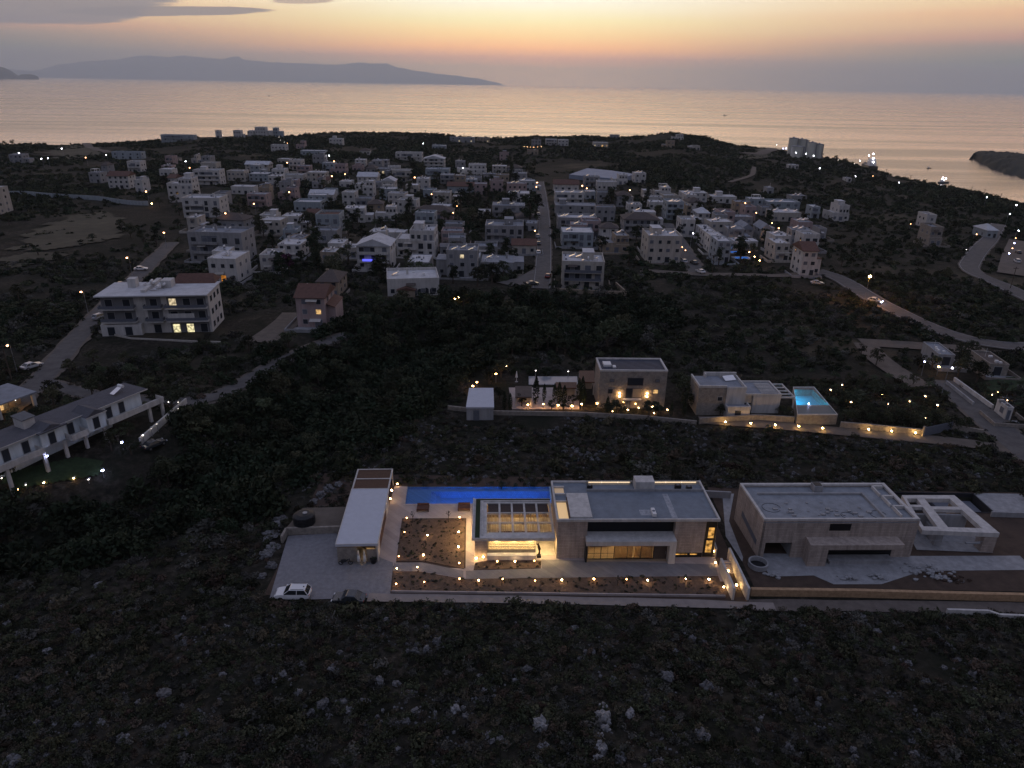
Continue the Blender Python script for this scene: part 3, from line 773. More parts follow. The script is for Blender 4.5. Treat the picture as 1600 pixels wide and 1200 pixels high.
# --- pavilion: roof ring, opening with slats, lit front
m = MB()
m.box(-5.2, 6.4, 0.0, 1.4, 2.75, 3.2); m.box(-5.2, 6.4, 8.9, 10.2, 2.75, 3.2); m.box(-5.2, -3.1, 1.4, 8.9, 2.75, 3.2); m.box(6.05, 6.4, 1.4, 8.9, 2.75, 3.2)
pv = m.build('pavilion_roof', M_plaster, villa)
m = MB(); m.box(-4.75, -4.1, .15, 10.0, 3.2, 3.27); m.box(-4.1, 6.4, 9.75, 10.0, 3.2, 3.27); m.build('green_strip', mat('dark_sedum', (.025, .045, .02), .95, .5, 4, bump=.8, bscale=10), pv)
m = MB(); m.box(-3.85, -3.65, .7, 9.5, 3.2, 3.34); m.box(-3.65, 6.3, 9.3, 9.5, 3.2, 3.34); m.box(-5.2, -5.0, 0, 10.2, 3.2, 3.34); m.build('kerb', M_plaster, pv)
bw = 9.15 / 5
m = MB()
for i in range(1, 5): m.box(-3.1 + i * bw - .14, -3.1 + i * bw + .14, 1.4, 8.9, 2.85, 3.22)
for j in (1, 2): m.box(-3.1, 6.05, 1.4 + j * 2.5 - .08, 1.4 + j * 2.5 + .08, 2.87, 3.215)
m.build('beam', M_plaster, pv)
for i in range(5):
    u0 = -3.1 + i * bw + .14; u1 = u0 + bw - .28
    m = MB(); m.box(u0, u1, 6.5, 8.9, 2.98, 3.05); m.build('shade_board', mat('brown_board', (.06, .04, .036), .7, .4, 4), pv)
    for j in (0, 1):
        m = MB(); v0 = 1.4 + j * 2.5 + .08; x = u0
        while x < u1 - .05:
            lean = random.uniform(-.06, .06); w_ = random.uniform(.03, .075)
            if random.random() < .62:
                m.prism([(x, v0), (x + w_, v0), (x + w_ + lean, v0 + 2.3), (x + lean, v0 + 2.3)], 2.98, 3.03)
            x += random.uniform(.05, .12)
        m.build('reed_slats', M_wicker, pv)
m = MB(); m.box(-4.75, -3.0, .05, .35, 0, 2.75); m.box(-4.75, -4.5, .35, 10, 0, 2.75); m.build('pavilion_wall', M_clad, villa)
m = MB(); m.box(-3.0, 3.7, -.75, -.1, .12, .8); m.box(-3.05, 3.75, -.8, -.05, .8, .86); m.build('counter', M_plaster, villa)
m = MB()
for i in range(7): m.box(-2.9, 3.7, .52, .6, .88 + i * .27, 1.06 + i * .27)
m.build('slat_screen', mat('pale_slats', (.55, .46, .34), .6, .15), villa)
m = MB(); m.box(-3.0, 3.75, .72, .85, 0, 2.75); m.build('screen_wall', M_cream, villa)
m = MB(); m.box(-4.8, 6.55, .4, 10.0, .005, .025); m.build('pavilion_floor', M_cream, villa)
m = MB(); m.box(-4.7, 6.3, 9.9, 10.1, 0, 2.75); m.build('back_screen', M_wicker, villa)
for u in (-1.7, .7, 3.0):
    m = MB(); m.cyl(u, .3, 2.62, 2.75, .1, n=8); m.build('spotlight', glow('spot_bulb', (1, .7, .3), 240), villa)
m = MB()
for k in range(5): m.box(-2.8, 3.6, .615, .64, 1.08 + k * .27, 1.13 + k * .27)
m.build('led_strip', glow('slat_led', (1, .68, .26), 14), villa)
m = MB(); m.box(4.0, 6.2, .35, .75, 2.68, 2.74); m.build('led_strip', glow('passage_led', (1, .7, .3), 60), villa)
m = MB(); m.box(-5.1, -4.95, .6, 9.6, 2.68, 2.74); m.build('led_strip', glow('eaves_led', (1, .66, .28), 95), villa)
boxes('led_strip', [(-2.9, 5.9, 1.2, 1.36, 2.68, 2.74), (-2.9, 5.9, 8.95, 9.1, 2.68, 2.74)], glow('pavilion_led', (1, .62, .22), 34), villa)
m = MB(); m.box(-1.5, 4.2, 4.0, 5.2, .72, .8); m.box(-1.2, -1.05, 4.5, 4.65, 0, .72); m.box(3.7, 3.85, 4.5, 4.65, 0, .72); tb = thing('dining_table', 'long dining table under the reed slats of the pavilion', 'table', VLOC, VY); m.build('table_body', M_wood, tb)
# bronze sculpture in the lit passage
st = thing('sculpture', 'dark bronze sculpture standing in the lit passage of the pavilion', 'sculpture', (*V2W(4.2, .15), .07), VY)
m = MB(); m.box(-.3, .3, -.3, .3, 0, .25); m.build('plinth', M_black, st)
m = MB(); m.tube((0, 0, .25), (.05, 0, .9), .14, .1, 8); m.tube((.05, 0, .9), (-.02, 0, 1.5), .1, .2, 8); m.tube((-.02, 0, 1.5), (-.12, 0, 2.0), .2, .1, 8); m.ball((-.16, 0, 2.15), .14, 2); m.tube((-.05, 0, 1.75), (-.45, 0, 2.2), .07, .04, 6); m.tube((.02, 0, 1.7), (.25, -.1, 1.2), .07, .04, 6)
m.build('bronze_body', mat('bronze', (.05, .035, .025), .4, .3, metal=.6), st, smooth=True)
wm = bpy.data.materials.new('pool_water'); wm.use_nodes = True; t = wm.node_tree; t.nodes.clear(); o_ = t.nodes.new('ShaderNodeOutputMaterial'); mx = t.nodes.new('ShaderNodeMixShader'); tr = t.nodes.new('ShaderNodeBsdfTransparent'); gs = t.nodes.new('ShaderNodeBsdfGlossy'); fr = t.nodes.new('ShaderNodeFresnel')
tr.inputs[0].default_value = (.55, .78, .98, 1); gs.inputs['Roughness'].default_value = .05; fr.inputs[0].default_value = 1.33
nn = t.nodes.new('ShaderNodeTexNoise'); nn.inputs['Scale'].default_value = 1.6; bb = t.nodes.new('ShaderNodeBump'); bb.inputs['Strength'].default_value = .35; geo = t.nodes.new('ShaderNodeNewGeometry')
t.links.new(geo.outputs['Position'], nn.inputs['Vector']); t.links.new(nn.outputs['Fac'], bb.inputs['Height']); t.links.new(bb.outputs[0], gs.inputs['Normal'])
t.links.new(fr.outputs[0], mx.inputs[0]); t.links.new(tr.outputs[0], mx.inputs[1]); t.links.new(gs.outputs[0], mx.inputs[2]); t.links.new(mx.outputs[0], o_.inputs[0])
pool = thing('swimming_pool', 'long blue lit infinity pool behind the lit modern villa', 'pool', (0, 0, 0))
def PQ(a, b_):      # pool coordinates 0..1 along, 0..1 across
    p0 = [POOL[0][i] * (1 - a) + POOL[1][i] * a for i in (0, 1)]; p1 = [POOL[3][i] * (1 - a) + POOL[2][i] * a for i in (0, 1)]
    return tuple(p0[i] * (1 - b_) + p1[i] * b_ for i in (0, 1))
def pq(a0, a1, b0, b1): return [PQ(a0, b0), PQ(a1, b0), PQ(a1, b1), PQ(a0, b1)]
m = MB()
m.prism(pq(.0, .17, .0, 1), -1.7, -.42)                                  # the shallow shelf
m.prism(pq(.17, 1, .0, .82), -1.75, -1.55); m.prism(pq(.17, 1, .82, 1.0), -1.75, -.35)
m.prism(pq(-.01, 1.01, -.04, 0), -1.75, .0); m.prism(pq(1, 1.01, 0, 1), -1.75, .03); m.prism(pq(-.01, 0, 0, 1), -1.75, .03); m.prism(pq(-.01, 1.01, 1, 1.05), -1.75, -.02)
m.prism(pq(.17, .2, .0, .82), -1.55, -.8); m.prism(pq(.2, .23, .0, .82), -1.55, -1.15)
m.build('basin', mat('pool_tiles', (.25, .42, .62), .4, .12, 2, brick=(.3, .3, .02)), pool)
m = MB(); m.prism(pq(-.012, 1.0, -.09, -.0), .0, .07); m.prism(pq(-.03, -.001, 0, 1.0), 0, .07); m.build('coping', M_pave, pool)
m = MB(); m.poly(pq(.0005, .9995, .0005, .9995), -.06); m.build('water', wm, pool)
m = MB(); m.prism(pq(.175, .995, .004, .02), -.5, -.36); m.build('hidden_light_strip', glow('underwater_lamp', (.025, .27, 1.0), 21), pool)  # hidden strip under the front edge, added to light the basin evenly
for (a, b_) in ((.2, .1), (.37, .1)):
    x, y = PQ(a, b_); m = MB(); m.cyl(x, y, -1.54, -1.48, .12, n=12); m.build('underwater_lamp', glow('underwater_spot', (.01, .12, 1.0), 60), pool)
for (px, py, lb) in ((661, 796, 'brown slatted sunbed at the shallow end of the blue pool'), (725, 795, 'brown slatted sunbed beside the pavilion corner')):
    x, y = P(px, py); o = thing('sunbed', lb, 'sunbed', (x, y, .05), VY)
    m = MB()
    for i in range(8): m.box(-.95, .95, -.75 + i * .19, -.6 + i * .19, .28, .34)
    for (a, b_) in ((-.85, -.65), (.85, -.65), (-.85, .65), (.85, .65)): m.box(a - .06, a + .06, b_ - .06, b_ + .06, 0, .28)
    m.build('frame', M_wood, o); m = MB(); m.box(-.9, .9, -.7, .72, .34, .5); m.build('mattress', mat('brown_cushion', (.1, .05, .04), .9, .2, 3), o); m = MB(); m.box(-.9, .9, .5, .72, .5, .72); m.build('bolster', MATS['brown_cushion'], o)

# --- pool house / carport on the west side
A0 = U(523.5, 851.5, 3.15); AY = R(3.4)
ann = thing('pool_house', 'long low pool house with plain white roof beside the parking court', 'outbuilding', (A0[0], A0[1], .045), AY); ref(ann, 'the white-roofed pool house', -21, 86)
m = MB(); m.box(0, 5.75, 0, 14.4, 2.8, 3.15); rf = m.build('roof', mat('smooth_white_roof', (.5, .52, .58), .8, .1, 1.2), ann)
m = MB(); m.box(.0, .12, 0, 14.4, 3.15, 3.2); m.box(5.63, 5.75, 0, 14.4, 3.15, 3.2); m.box(.12, 5.63, 0, .12, 3.15, 3.2); m.box(.12, 5.63, 14.28, 14.4, 3.15, 3.2); m.build('roof_edge', M_plaster, rf)
m = MB(); m.box(.1, 2.8, .3, .6, 0, 2.45); m.box(4.1, 5.6, .3, .6, 0, 2.1); m.box(.1, .4, .6, 14.2, 0, 2.8); m.build('wall', M_stone, ann)
m = MB(); m.box(5.3, 5.55, .6, 3.0, 0, 2.8); m.box(5.3, 5.55, 11, 14.2, 0, 2.8); m.box(5.5, 5.68, .2, .6, 0, 2.8); m.box(.4, 5.3, 13.9, 14.2, 0, 2.8); m.build('side_wall', M_plaster, ann)
m = MB(); m.box(5.35, 5.5, 3.0, 11, 0, 2.75); m.build('timber_screen', M_wood, ann)
m = MB(); m.box(.4, 5.3, 4, 4.15, 0, 2.75); m.build('inner_wall', M_cream, ann)
m = MB(); m.box(2.9, 5.2, 1.0, 1.15, 2.7, 2.76); m.build('led_strip', glow('poolhouse_led', (1, .62, .22), 14), ann)
pg = MB(); pg.box(0, .22, 14.4, 20.6, 2.85, 3.1); pg.box(5.5, 5.72, 14.4, 20.6, 2.85, 3.1); pg.box(0.22, 5.5, 20.4, 20.6, 2.85, 3.1); pg.box(.22, 5.5, 17.4, 17.6, 2.85, 3.1)
pg = pg.build('pergola', M_plaster, ann)
m = MB()
for i in range(28): m.box(.24, 5.48, 14.5 + i * .215, 14.66 + i * .215, 2.95, 3.02)
m.build('shade_slats', M_wood, pg)
m = MB(); m.box(.05, .2, 20.4, 20.55, 0, 2.85); m.box(5.52, 5.67, 20.4, 20.55, 0, 2.85); m.build('post', M_plaster, pg)
def AW(u, v): return (A0[0] + u * math.cos(AY) - v * math.sin(AY), A0[1] + u * math.sin(AY) + v * math.cos(AY))
for (u, nm) in ((3.05, 'first'), (3.85, 'second')):
    x, y = AW(u, -.15); o = thing('folded_parasol', ('folded white parasol nearer the stone wall of the pool house' if nm == 'first' else 'folded white parasol nearer the plant pot by the pool house'), 'parasol', (x, y, .05), 0)
    m = MB(); m.cyl(0, 0, 0, .1, .28, .25, 12); m.build('base', M_metal, o); m = MB(); m.cyl(0, 0, .1, 2.3, .03, n=6); m.build('pole', M_white, o)
    m = MB(); m.cyl(0, 0, .5, 1.5, .24, .15, 10); m.cyl(0, 0, 1.5, 2.25, .15, .05, 10); m.build('canopy', M_white, o, smooth=True)
x, y = P(584, 879); o = thing('plant_pot', 'round dark plant pot at the corner of the pool house', 'plant pot', (x, y, .05)); m = MB(); m.cyl(0, 0, 0, .7, .35, .5, 14); m.build('pot', M_black, o)
m = MB()
for i in range(26):
    a = random.uniform(0, 6.28); m.tube((0, 0, .65), (math.cos(a) * .5, math.sin(a) * .5, random.uniform(.8, 1.25)), .03, .008, 4)
m.build('leaves', mat('agave_leaf', (.05, .07, .04), .7, .3), o)
x, y = P(540, 883); o = thing('parked_motorbike', 'dark motorbike parked against the stone wall of the pool house', 'motorbike', (x, y + .1, .05), R(4))
for s_ in (-.65, .65):
    m = MB(); n_ = 14
    for i in range(n_):
        a0, a1 = 2 * math.pi * i / n_, 2 * math.pi * (i + 1) / n_
        m.tube((s_ + .27 * math.cos(a0), 0, .31 + .27 * math.sin(a0)), (s_ + .27 * math.cos(a1), 0, .31 + .27 * math.sin(a1)), .06, n=5)
    m.build('wheel', M_black, o)
m = MB(); m.tube((-.6, 0, .4), (.1, 0, .6), .12, .15); m.tube((.1, 0, .65), (.6, 0, .95), .1, .06); m.tube((.65, 0, .31), (.52, 0, 1.0), .04); m.build('body', M_black, o)
m = MB(); m.tube((-.6, 0, .75), (.05, 0, .75), .1, .12); m.build('seat', M_black, o); m = MB(); m.tube((.5, -.32, 1.02), (.5, .32, 1.02), .02); m.build('handlebar', M_metal, o)
# retaining wall, raised gravel and the black tank behind the parking court
m = MB(); m.wall([P(441, 848), (-32.4, 86.6), (-24.6, 87.3)], .35, -1.0, 1.15); tag(m.build('retaining_wall', M_stone), 'low rubble stone retaining wall at the back of the parking court', 'wall')
m = MB(); m.prism([(-32.4, 86.8), (-24.5, 87.5), (-24.8, 92.5), (-31.5, 92.0)], -1.5, 1.08); struct(m.build('gravel_terrace', M_dirt))
x, y = U(476, 816, 1.1); o = thing('water_tank', 'squat black water tank on the gravel behind the parking court', 'tank', (x, y, 1.08))
m = MB(); m.cyl(0, 0, 0, 1.35, 1.55, 1.5, 20); m.cyl(0, 0, 1.35, 1.6, 1.5, .9, 20); m.build('shell', M_black, o, smooth=False); m = MB()
for i in range(5): m.cyl(0, 0, .15 + i * .25, .25 + i * .25, 1.6, n=20)
m.build('band', M_black, o); m = MB(); m.cyl(.2, 0, 1.6, 1.72, .35, n=12); m.build('lid', M_metal, o)

# --- boundary walls and steps on the east side
m = MB(); m.wall([(29.0, 73.9), (28.95, 80.2)], .3, 0, 1.9); tag(m.build('garden_wall', M_plaster), 'thin pale wall at the end of the front flower bed', 'wall')
m = MB(); m.wall([(30.9, 73.9), (30.75, 82.6)], .3, 0, 1.9); tag(m.build('garden_wall', M_plaster), 'pale wall beside the lit steps, next to the unfinished villa', 'wall')
m = MB(); m.prism([(28.95, 83), (29.2, 83), (29.2, 92), (28.95, 92)], 0, [1.5, 1.5, 2.6, 2.6]); tag(m.build('garden_wall', M_cream), 'low sloping wall along the east flank of the lit villa', 'wall')
sw = MB()
for i in range(5): sw.box(29.35, 30.55, 79.3 + i * .4, 79.7 + i * .4, 0, .12 + i * .15)
tag(sw.build('steps', M_pave), 'short flight of lit steps between two pale garden walls', 'steps')

# --- garden lamps
def garden_lamp(px, py, label, grp='garden lamps in the flower beds', mm=None, hgt_=.42, r_=.112, z0=.1):
    x, y = U(px, py, z0 + hgt_)
    o = thing('garden_lamp', label, 'lamp', (x, y, z0), 0, grp)
    m = MB(); m.cyl(0, 0, 0, hgt_ - .08, .03, n=6); m.build('post', M_black, o)
    r_ *= random.uniform(.75, 1.15)
    m = MB(); m.ball((0, 0, hgt_), r_, 1, (1, 1, 1.25)); m.build('bulb', mm or glow(*random.choice([('garden_bulb', (1.0, .58, .25), 34), ('dim_garden_bulb', (1.0, .5, .18), 20), ('bright_garden_bulb', (1.0, .62, .3), 75)])), o)
    m = MB(); m.cyl(0, 0, hgt_ + r_ * 1.3, hgt_ + r_ * 1.3 + .03, .08, .02, 8); m.build('cap', M_black, o)
    return o
AUTO = []        # things whose labels get an ordinal at the end
for (px, py) in ((635.5, 809), (718, 808), (632, 831), (668, 836), (716.5, 831), (716, 854), (623, 869), (661.5, 867), (717.5, 879.5)):
    AUTO.append((garden_lamp(px, py, 'small glowing lamp in the square bed by the pool house'), 'small glowing lamp in the square bed by the pool house'))
for (px, py) in ((620, 888), (652, 886), (718, 904), (619, 912), (663, 909)):
    AUTO.append((garden_lamp(px, py, 'small glowing lamp beside the curved garden path'), 'small glowing lamp beside the curved garden path'))
for (px, py) in ((748, 906.5), (785.5, 904.5), (836, 907), (878, 906), (928, 904.5), (979, 905), (1012, 906.5), (1071.5, 904.5), (1107.8, 905)):
    AUTO.append((garden_lamp(px, py, 'small glowing lamp in the long front bed'), 'small glowing lamp in the long front bed'))
for (px, py) in ((777, 877), (804.5, 877), (835, 876)):
    AUTO.append((garden_lamp(px, py, 'small glowing lamp in the planter below the pavilion'), 'small glowing lamp in the planter below the pavilion'))
for (px, py) in ((744, 872), (755, 870)):
    AUTO.append((garden_lamp(px, py, 'bright uplight at the foot of the pavilion stone wall', 'pavilion uplights', glow('uplight_bulb', (1, .6, .22), 50), .3, .14), 'bright uplight at the foot of the pavilion stone wall'))
for (px, py) in ((1138, 892), (1151, 914)):
    AUTO.append((garden_lamp(px, py, 'bright lamp between the two pale garden walls', 'lamps on the steps', glow('uplight_bulb', (1, .6, .22), 50), .4, .17, .05), 'bright lamp between the two pale garden walls'))
garden_lamp(1131, 917, 'bright lamp at the bed end against the thin pale wall', 'lamps on the steps', None, .35, .13)
garden_lamp(1115, 861, 'lamp beside the amber windows on the villa corner', 'lamps on the steps', glow('uplight_bulb', (1, .6, .22), 50), .9, .14, .05)
garden_lamp(1118, 879, 'low lamp on the paving below the amber windows', 'lamps on the steps', glow('uplight_bulb', (1, .6, .22), 50), .3, .14, .05)
garden_lamp(621, 756, 'lone glowing lamp behind the shallow end of the pool', 'lamps by the pool', None, .5, .14, .05)
garden_lamp(612, 766, 'bright lamp where the white roof meets the pergola', 'lamps by the pool', glow('uplight_bulb', (1, .6, .22), 50), 1.6, .15, .05)
garden_lamp(610, 779, 'low lamp against the side of the pool house', 'lamps by the pool', None, .5, .14, .05)

# ================================================================== the unfinished villa
m = MB(); m.poly([(32.6, 76.6), (84.4, 76.6), (84.4, 95.6), (59.0, 95.6), (59.0, 101.0), (76.0, 101.0), (76.0, 95.6), (84.4, 95.6), (84.4, 101.9), (32.6, 101.9)], .02)
struct(m.build('earth', M_earth))
m = MB(); m.poly([(33.0, 83.0), (33.5, 92), (36.5, 100), (34.6, 100), (31.9, 88), (32.6, 82)], .05); m.poly([(35.5, 78.8), (35, 84), (58, 84), (73, 84.5), (73, 81.3), (57, 80.6), (50, 77.6), (43.5, 77.4), (41.5, 79.2)], .05)
struct(m.build('concrete_apron', M_conc))
uv = thing('unfinished_villa', 'unfinished concrete villa with empty openings and debris on its flat roof', 'house', (0, 82.0, .045), VY); ref(uv, 'the unfinished villa', 46, 84)
c_, s_ = math.cos(VY), math.sin(VY)
def LW(x, y): return (x * c_ + (y - 82) * s_, -x * s_ + (y - 82) * c_)
fl, frr, br, bl = [LW(*U(px, py, 6.35)) for px, py in ((1194, 812), (1438, 811.6), (1381, 755), (1156, 755.5))]
m = MB()
def lerp2(a, b_, t_): return (a[0] + (b_[0] - a[0]) * t_, a[1] + (b_[1] - a[1]) * t_)
g0, g1 = fl[0] + .8, fl[0] + 4.6
fy = fl[1]
m.box(g1, frr[0], fy, fy + .35, 0, 6.1); m.box(fl[0], g0, fy, fy + .35, 0, 6.1); m.box(g0, g1, fy, fy + .35, 2.5, 6.1)
m.prism([bl, (bl[0] + .35, bl[1]), (fl[0] + .35, fl[1]), fl], 0, 6.1)
m.prism([(br[0] - .35, br[1]), br, frr, (frr[0] - .35, frr[1])], 0, 6.1)
m.prism([bl, br, (br[0], br[1] - .35), (bl[0], bl[1] - .35)], 0, 6.1)
m.build('wall', M_clad, uv)
m = MB(); m.box(g0, g1, fy + 5, fy + 5.1, 0, 2.6); m.box(g0 - .1, g0, fy + .3, fy + 5, 0, 2.6); m.box(g1, g1 + .1, fy + .3, fy + 5, 0, 2.6); m.build('garage_lining', M_conc, uv)
m = MB(); m.prism([fl, frr, br, bl], 5.75, 5.9); rf = m.build('roof', mat('rough_screed', (.29, .31, .34), .9, .35, .8, bump=.3), uv)
m = MB()
def inset(p, q, th, z0, z1, sx, sy):
    m.prism([p, q, (q[0] + sx, q[1] + sy), (p[0] + sx, p[1] + sy)], z0, z1)
inset(fl, frr, 0, 6.1, 6.4, 0, .3); inset(bl, br, 0, 6.1, 6.4, 0, -.45)
m.prism([(fl[0], fl[1] + .3), (fl[0] + .35, fl[1] + .3), (bl[0] + .35, bl[1] - .45), (bl[0], bl[1] - .45)], 6.1, 6.395)
m.prism([(frr[0], frr[1] + .3), (frr[0] - .5, frr[1] + .3), (br[0] - .5, br[1] - .45), (br[0], br[1] - .45)], 6.1, 6.395)
m.build('parapet', M_plaster, rf)
m = MB(); d0 = 2.2
m.prism([(fl[0] + 1.6, fl[1] + 7.0), (frr[0] - 4.6, frr[1] + 7.0), (frr[0] - 4.6, frr[1] + 7.25), (fl[0] + 1.6, fl[1] + 7.25)], 5.9, 6.2); m.prism([(frr[0] - 4.6, frr[1] + .6), (frr[0] - 4.35, frr[1] + .6), (frr[0] - 4.6, frr[1] + 7.25), (frr[0] - 4.85, frr[1] + 7.25)], 5.9, 6.25)
m.build('roof_kerb', M_conc, rf)
m = MB()
for i in range(3):
    y0 = frr[1] + 1.0 + i * 2.7; x0 = frr[0] - .15 * i
    m.box(x0 - 2.0, x0 - .55, y0 + 2.2, y0 + 2.5, 5.9, 6.42); m.box(x0 - 2.15, x0 - 1.95, y0, y0 + 2.5, 5.9, 6.38)
m.build('roof_beam', M_plaster, rf)
m = MB(); m.box(45.2, 46.5, fy + 7.6, fy + 8.9, 5.9, 7.0); m.build('chimney', M_conc, rf); m = MB(); m.box(45.3, 46.4, fy + 7.7, fy + 8.8, 7.0, 7.03); m.build('chimney_opening', M_black, rf)
m = MB()
for k in range(34):
    x = random.uniform(fl[0] + 2, frr[0] - 5.5); y = fy + abs(random.gauss(1.8, 1.2)) + .3; s2 = random.uniform(.05, .22); m.box(x - s2 * 1.6, x + s2 * 1.6, y - s2, y + s2, 5.9, 5.9 + s2)
m.build('debris', mat('pale_debris', (.36, .36, .37), .9, .4, 3), rf)
m = MB()
for (cx, cy, rr_) in ((37.4, 3.6, 1.3), (47.5, 1.6, .9), (52.0, 1.8, 1.1)):
    for i in range(16):
        a0, a1 = .35 * i, .35 * (i + 1); m.tube((cx + rr_ * math.cos(a0), fy + cy + rr_ * .9 * math.sin(a0), 5.93), (cx + rr_ * math.cos(a1), fy + cy + rr_ * .9 * math.sin(a1), 5.93), .03, n=4)
m.build('hose', M_black, rf)
m = MB(); m.box(44.4, 47.4, fy - .03, fy + .03, 4.5, 5.6); m.build('window', MATS['black_panel'], uv)
# side slit window on the sloping west wall
m = MB(); pA, pB = lerp2(fl, bl, .12), lerp2(fl, bl, .75); m.prism([(pA[0] - .03, pA[1]), (pA[0] + .05, pA[1]), (pB[0] + .05, pB[1]), (pB[0] - .03, pB[1])], [1.3, 1.3, 2.2, 2.2], [2.2, 2.2, 3.1, 3.1]); m.build('window', M_shut, uv)
# entrance canopy on its thick pier
ct = [LW(*U(px, py, 3.5)) for px, py in ((1267, 852.5), (1414, 852), (1397, 832), (1254, 831))]
m = MB(); m.prism([ct[0], ct[1], (ct[1][0], fy - .01), (ct[3][0], fy - .01)], 2.7, 3.5); m.prism([ct[0], (ct[0][0] + 2.6, ct[0][1]), (ct[0][0] + 2.0, fy - .02), (ct[3][0], fy - .02)], 0, 2.7)
m.build('canopy', M_clad, uv)
m = MB(); m.box(ct[0][0] + 3.0, ct[1][0] - .3, fy - .04, fy - .002, .0, 2.6); m.build('dark_opening', M_black, uv)
m = MB(); m.box(ct[0][0] + 3.4, ct[1][0] - 1.0, ct[0][1] + .4, ct[0][1] + 1.6, .0, .55); m.box(ct[0][0] + 3.2, ct[1][0] - .8, ct[0][1] + .3, ct[0][1] + 1.7, .55, .7); m.build('concrete_bench', M_conc, uv)
# open concrete frame east of it
an = thing('concrete_frame', 'open concrete roof frame with square openings beside the unfinished villa', 'building', (0, 82.0, .045), VY)
q = [LW(*U(px, py, 3.4)) for px, py in ((1441, 829), (1562, 833.5), (1491, 774), (1409, 774))]
x0, x1, x2, x3 = q[0][0], q[1][0], q[2][0], q[3][0]; y0, y1 = q[0][1], q[2][1]
def fr(u_, w_): return lerp2(lerp2(q[0], q[1], u_), lerp2(q[3], q[2], u_), w_)
m = MB()
m.prism([fr(0, 0), fr(1, 0), fr(1, .11), fr(0, .11)], 2.7, 3.4); m.prism([fr(0, .9), fr(1, .9), fr(1, 1), fr(0, 1)], 2.7, 3.4)
m.prism([fr(.84, .11), fr(1, .11), fr(1, .9), fr(.84, .9)], 2.7, 3.4); m.prism([fr(.24, .11), fr(.38, .11), fr(.38, .9), fr(.24, .9)], 2.75, 3.38); m.prism([fr(.38, .6), fr(.84, .6), fr(.84, .68), fr(.38, .68)], 2.8, 3.36)
m.prism([fr(0, .11), fr(.05, .11), fr(.05, .9), fr(0, .9)], 2.7, 3.4); m.prism([fr(.05, .66), fr(.24, .66), fr(.24, .72), fr(.05, .72)], 2.8, 3.36)
m.build('roof', M_plaster, an)
m = MB(); m.prism([fr(.83, 0.005), fr(.995, 0.005), fr(.995, .16), fr(.83, .16)], 0, 2.7); m.prism([fr(.93, .8), fr(.995, .8), fr(.995, .99), fr(.93, .99)], 0, 2.7); m.prism([fr(0.005, .9), fr(.1, .9), fr(.1, .99), fr(0.005, .99)], 0, 2.7); m.build('pillar', M_clad, an)
m = MB(); m.poly([fr(0, 0), fr(1, 0), fr(1, 1), fr(0, 1)], .07); m.build('floor', M_conc, an)
m = MB(); m.prism([fr(.38, .62), fr(.84, .62), fr(.84, .66), fr(.38, .66)], .08, 1.6); m.prism([fr(.26, .12), fr(.36, .12), fr(.36, .5), fr(.26, .5)], .08, 1.9); m.build('inner_wall', M_conc, an)
m = MB(); m.prism([fr(.02, .55), fr(.93, .55), fr(.93, .58), fr(.02, .58)], 0, 2.7); m.build('wall', M_conc, an)
m = MB(); m.tube((*fr(.05, -.02), 1.9), (*fr(.8, -.02), 2.0), .03); m.tube((*fr(.6, -.01), 1.6), (*fr(.78, -.01), 1.7), .16, .14); m.build('scaffold_pole', M_metal, an)
# the unfilled pool behind the frame
pp = thing('empty_pool', 'dark unfilled pool pit behind the open concrete frame', 'pool', (0, 0, 0))
m = MB(); m.box(59, 76, 95.5, 95.7, -2.2, .12); m.box(59, 76, 100.9, 101.1, -2.2, .3); m.box(58.8, 59, 95.5, 101.1, -2.2, .2); m.box(76, 76.2, 95.5, 101.1, -2.2, .2); m.box(59, 76, 95.7, 100.9, -2.3, -2.0); m.build('basin', mat('dark_render', (.03, .03, .035), .9, .3), pp)
m = MB(); m.box(69, 75.5, 96.0, 100.5, -2.0, -.9); m.build('shelf', M_shut, pp)
m = MB(); m.poly([(76.4, 95), (84.2, 95), (84.2, 101.5), (76.4, 101.5)], .05); struct(m.build('concrete_apron', M_conc))
m = MB(); m.wall([(75, 94.6), (84, 94.4), (84.2, 84), (78, 83.5)], .25, 0, .9); tag(m.build('block_wall', M_conc), 'low concrete block wall round the corner of the building site', 'wall')
x, y = P(1184, 884); o = thing('well_ring', 'round concrete well ring in front of the empty garage', 'well', (x, y, 0))
m = MB(); n_ = 22
for i in range(n_):
    a0, a1 = 2 * math.pi * i / n_, 2 * math.pi * (i + 1) / n_
    m.prism([(1.35 * math.cos(a0), 1.35 * math.sin(a0)), (1.35 * math.cos(a1), 1.35 * math.sin(a1)), (1.15 * math.cos(a1), 1.15 * math.sin(a1)), (1.15 * math.cos(a0), 1.15 * math.sin(a0))], 0, .75)
m.build('ring', M_conc, o); m = MB(); m.cyl(0, 0, .02, .06, 1.15, n=22); m.build('shaft', M_black, o)
for (px, py, lb, n_, sp_) in ((1325, 905, 'small heap of grey rubble below the concrete canopy', 16, .7), (1372, 904, 'second small heap of grey rubble nearer the stone blocks', 14, .7), (1455, 897, 'long heap of pale broken stone blocks on the building site', 60, 2.2), (1490, 902, 'mound of reddish spoil beside the pale stone blocks', 30, 1.4), (1207, 900, 'flat pile of pale stones near the well ring', 10, .6)):
    x, y = P(px, py); m = MB()
    for k in range(n_):
        a = random.gauss(0, sp_); b_ = random.gauss(0, sp_ * .4); s2 = random.uniform(.1, .34); hh = max(0, .55 - abs(a) / sp_ * .25)
        m.ball((a, b_, random.uniform(0, hh)), s2, 1, (1.3, 1, .7))
    tag(m.build('rubble_heap', M_earth if 'reddish' in lb else mat('pale_debris'), loc=(x, y, .05)), lb, 'rubble')
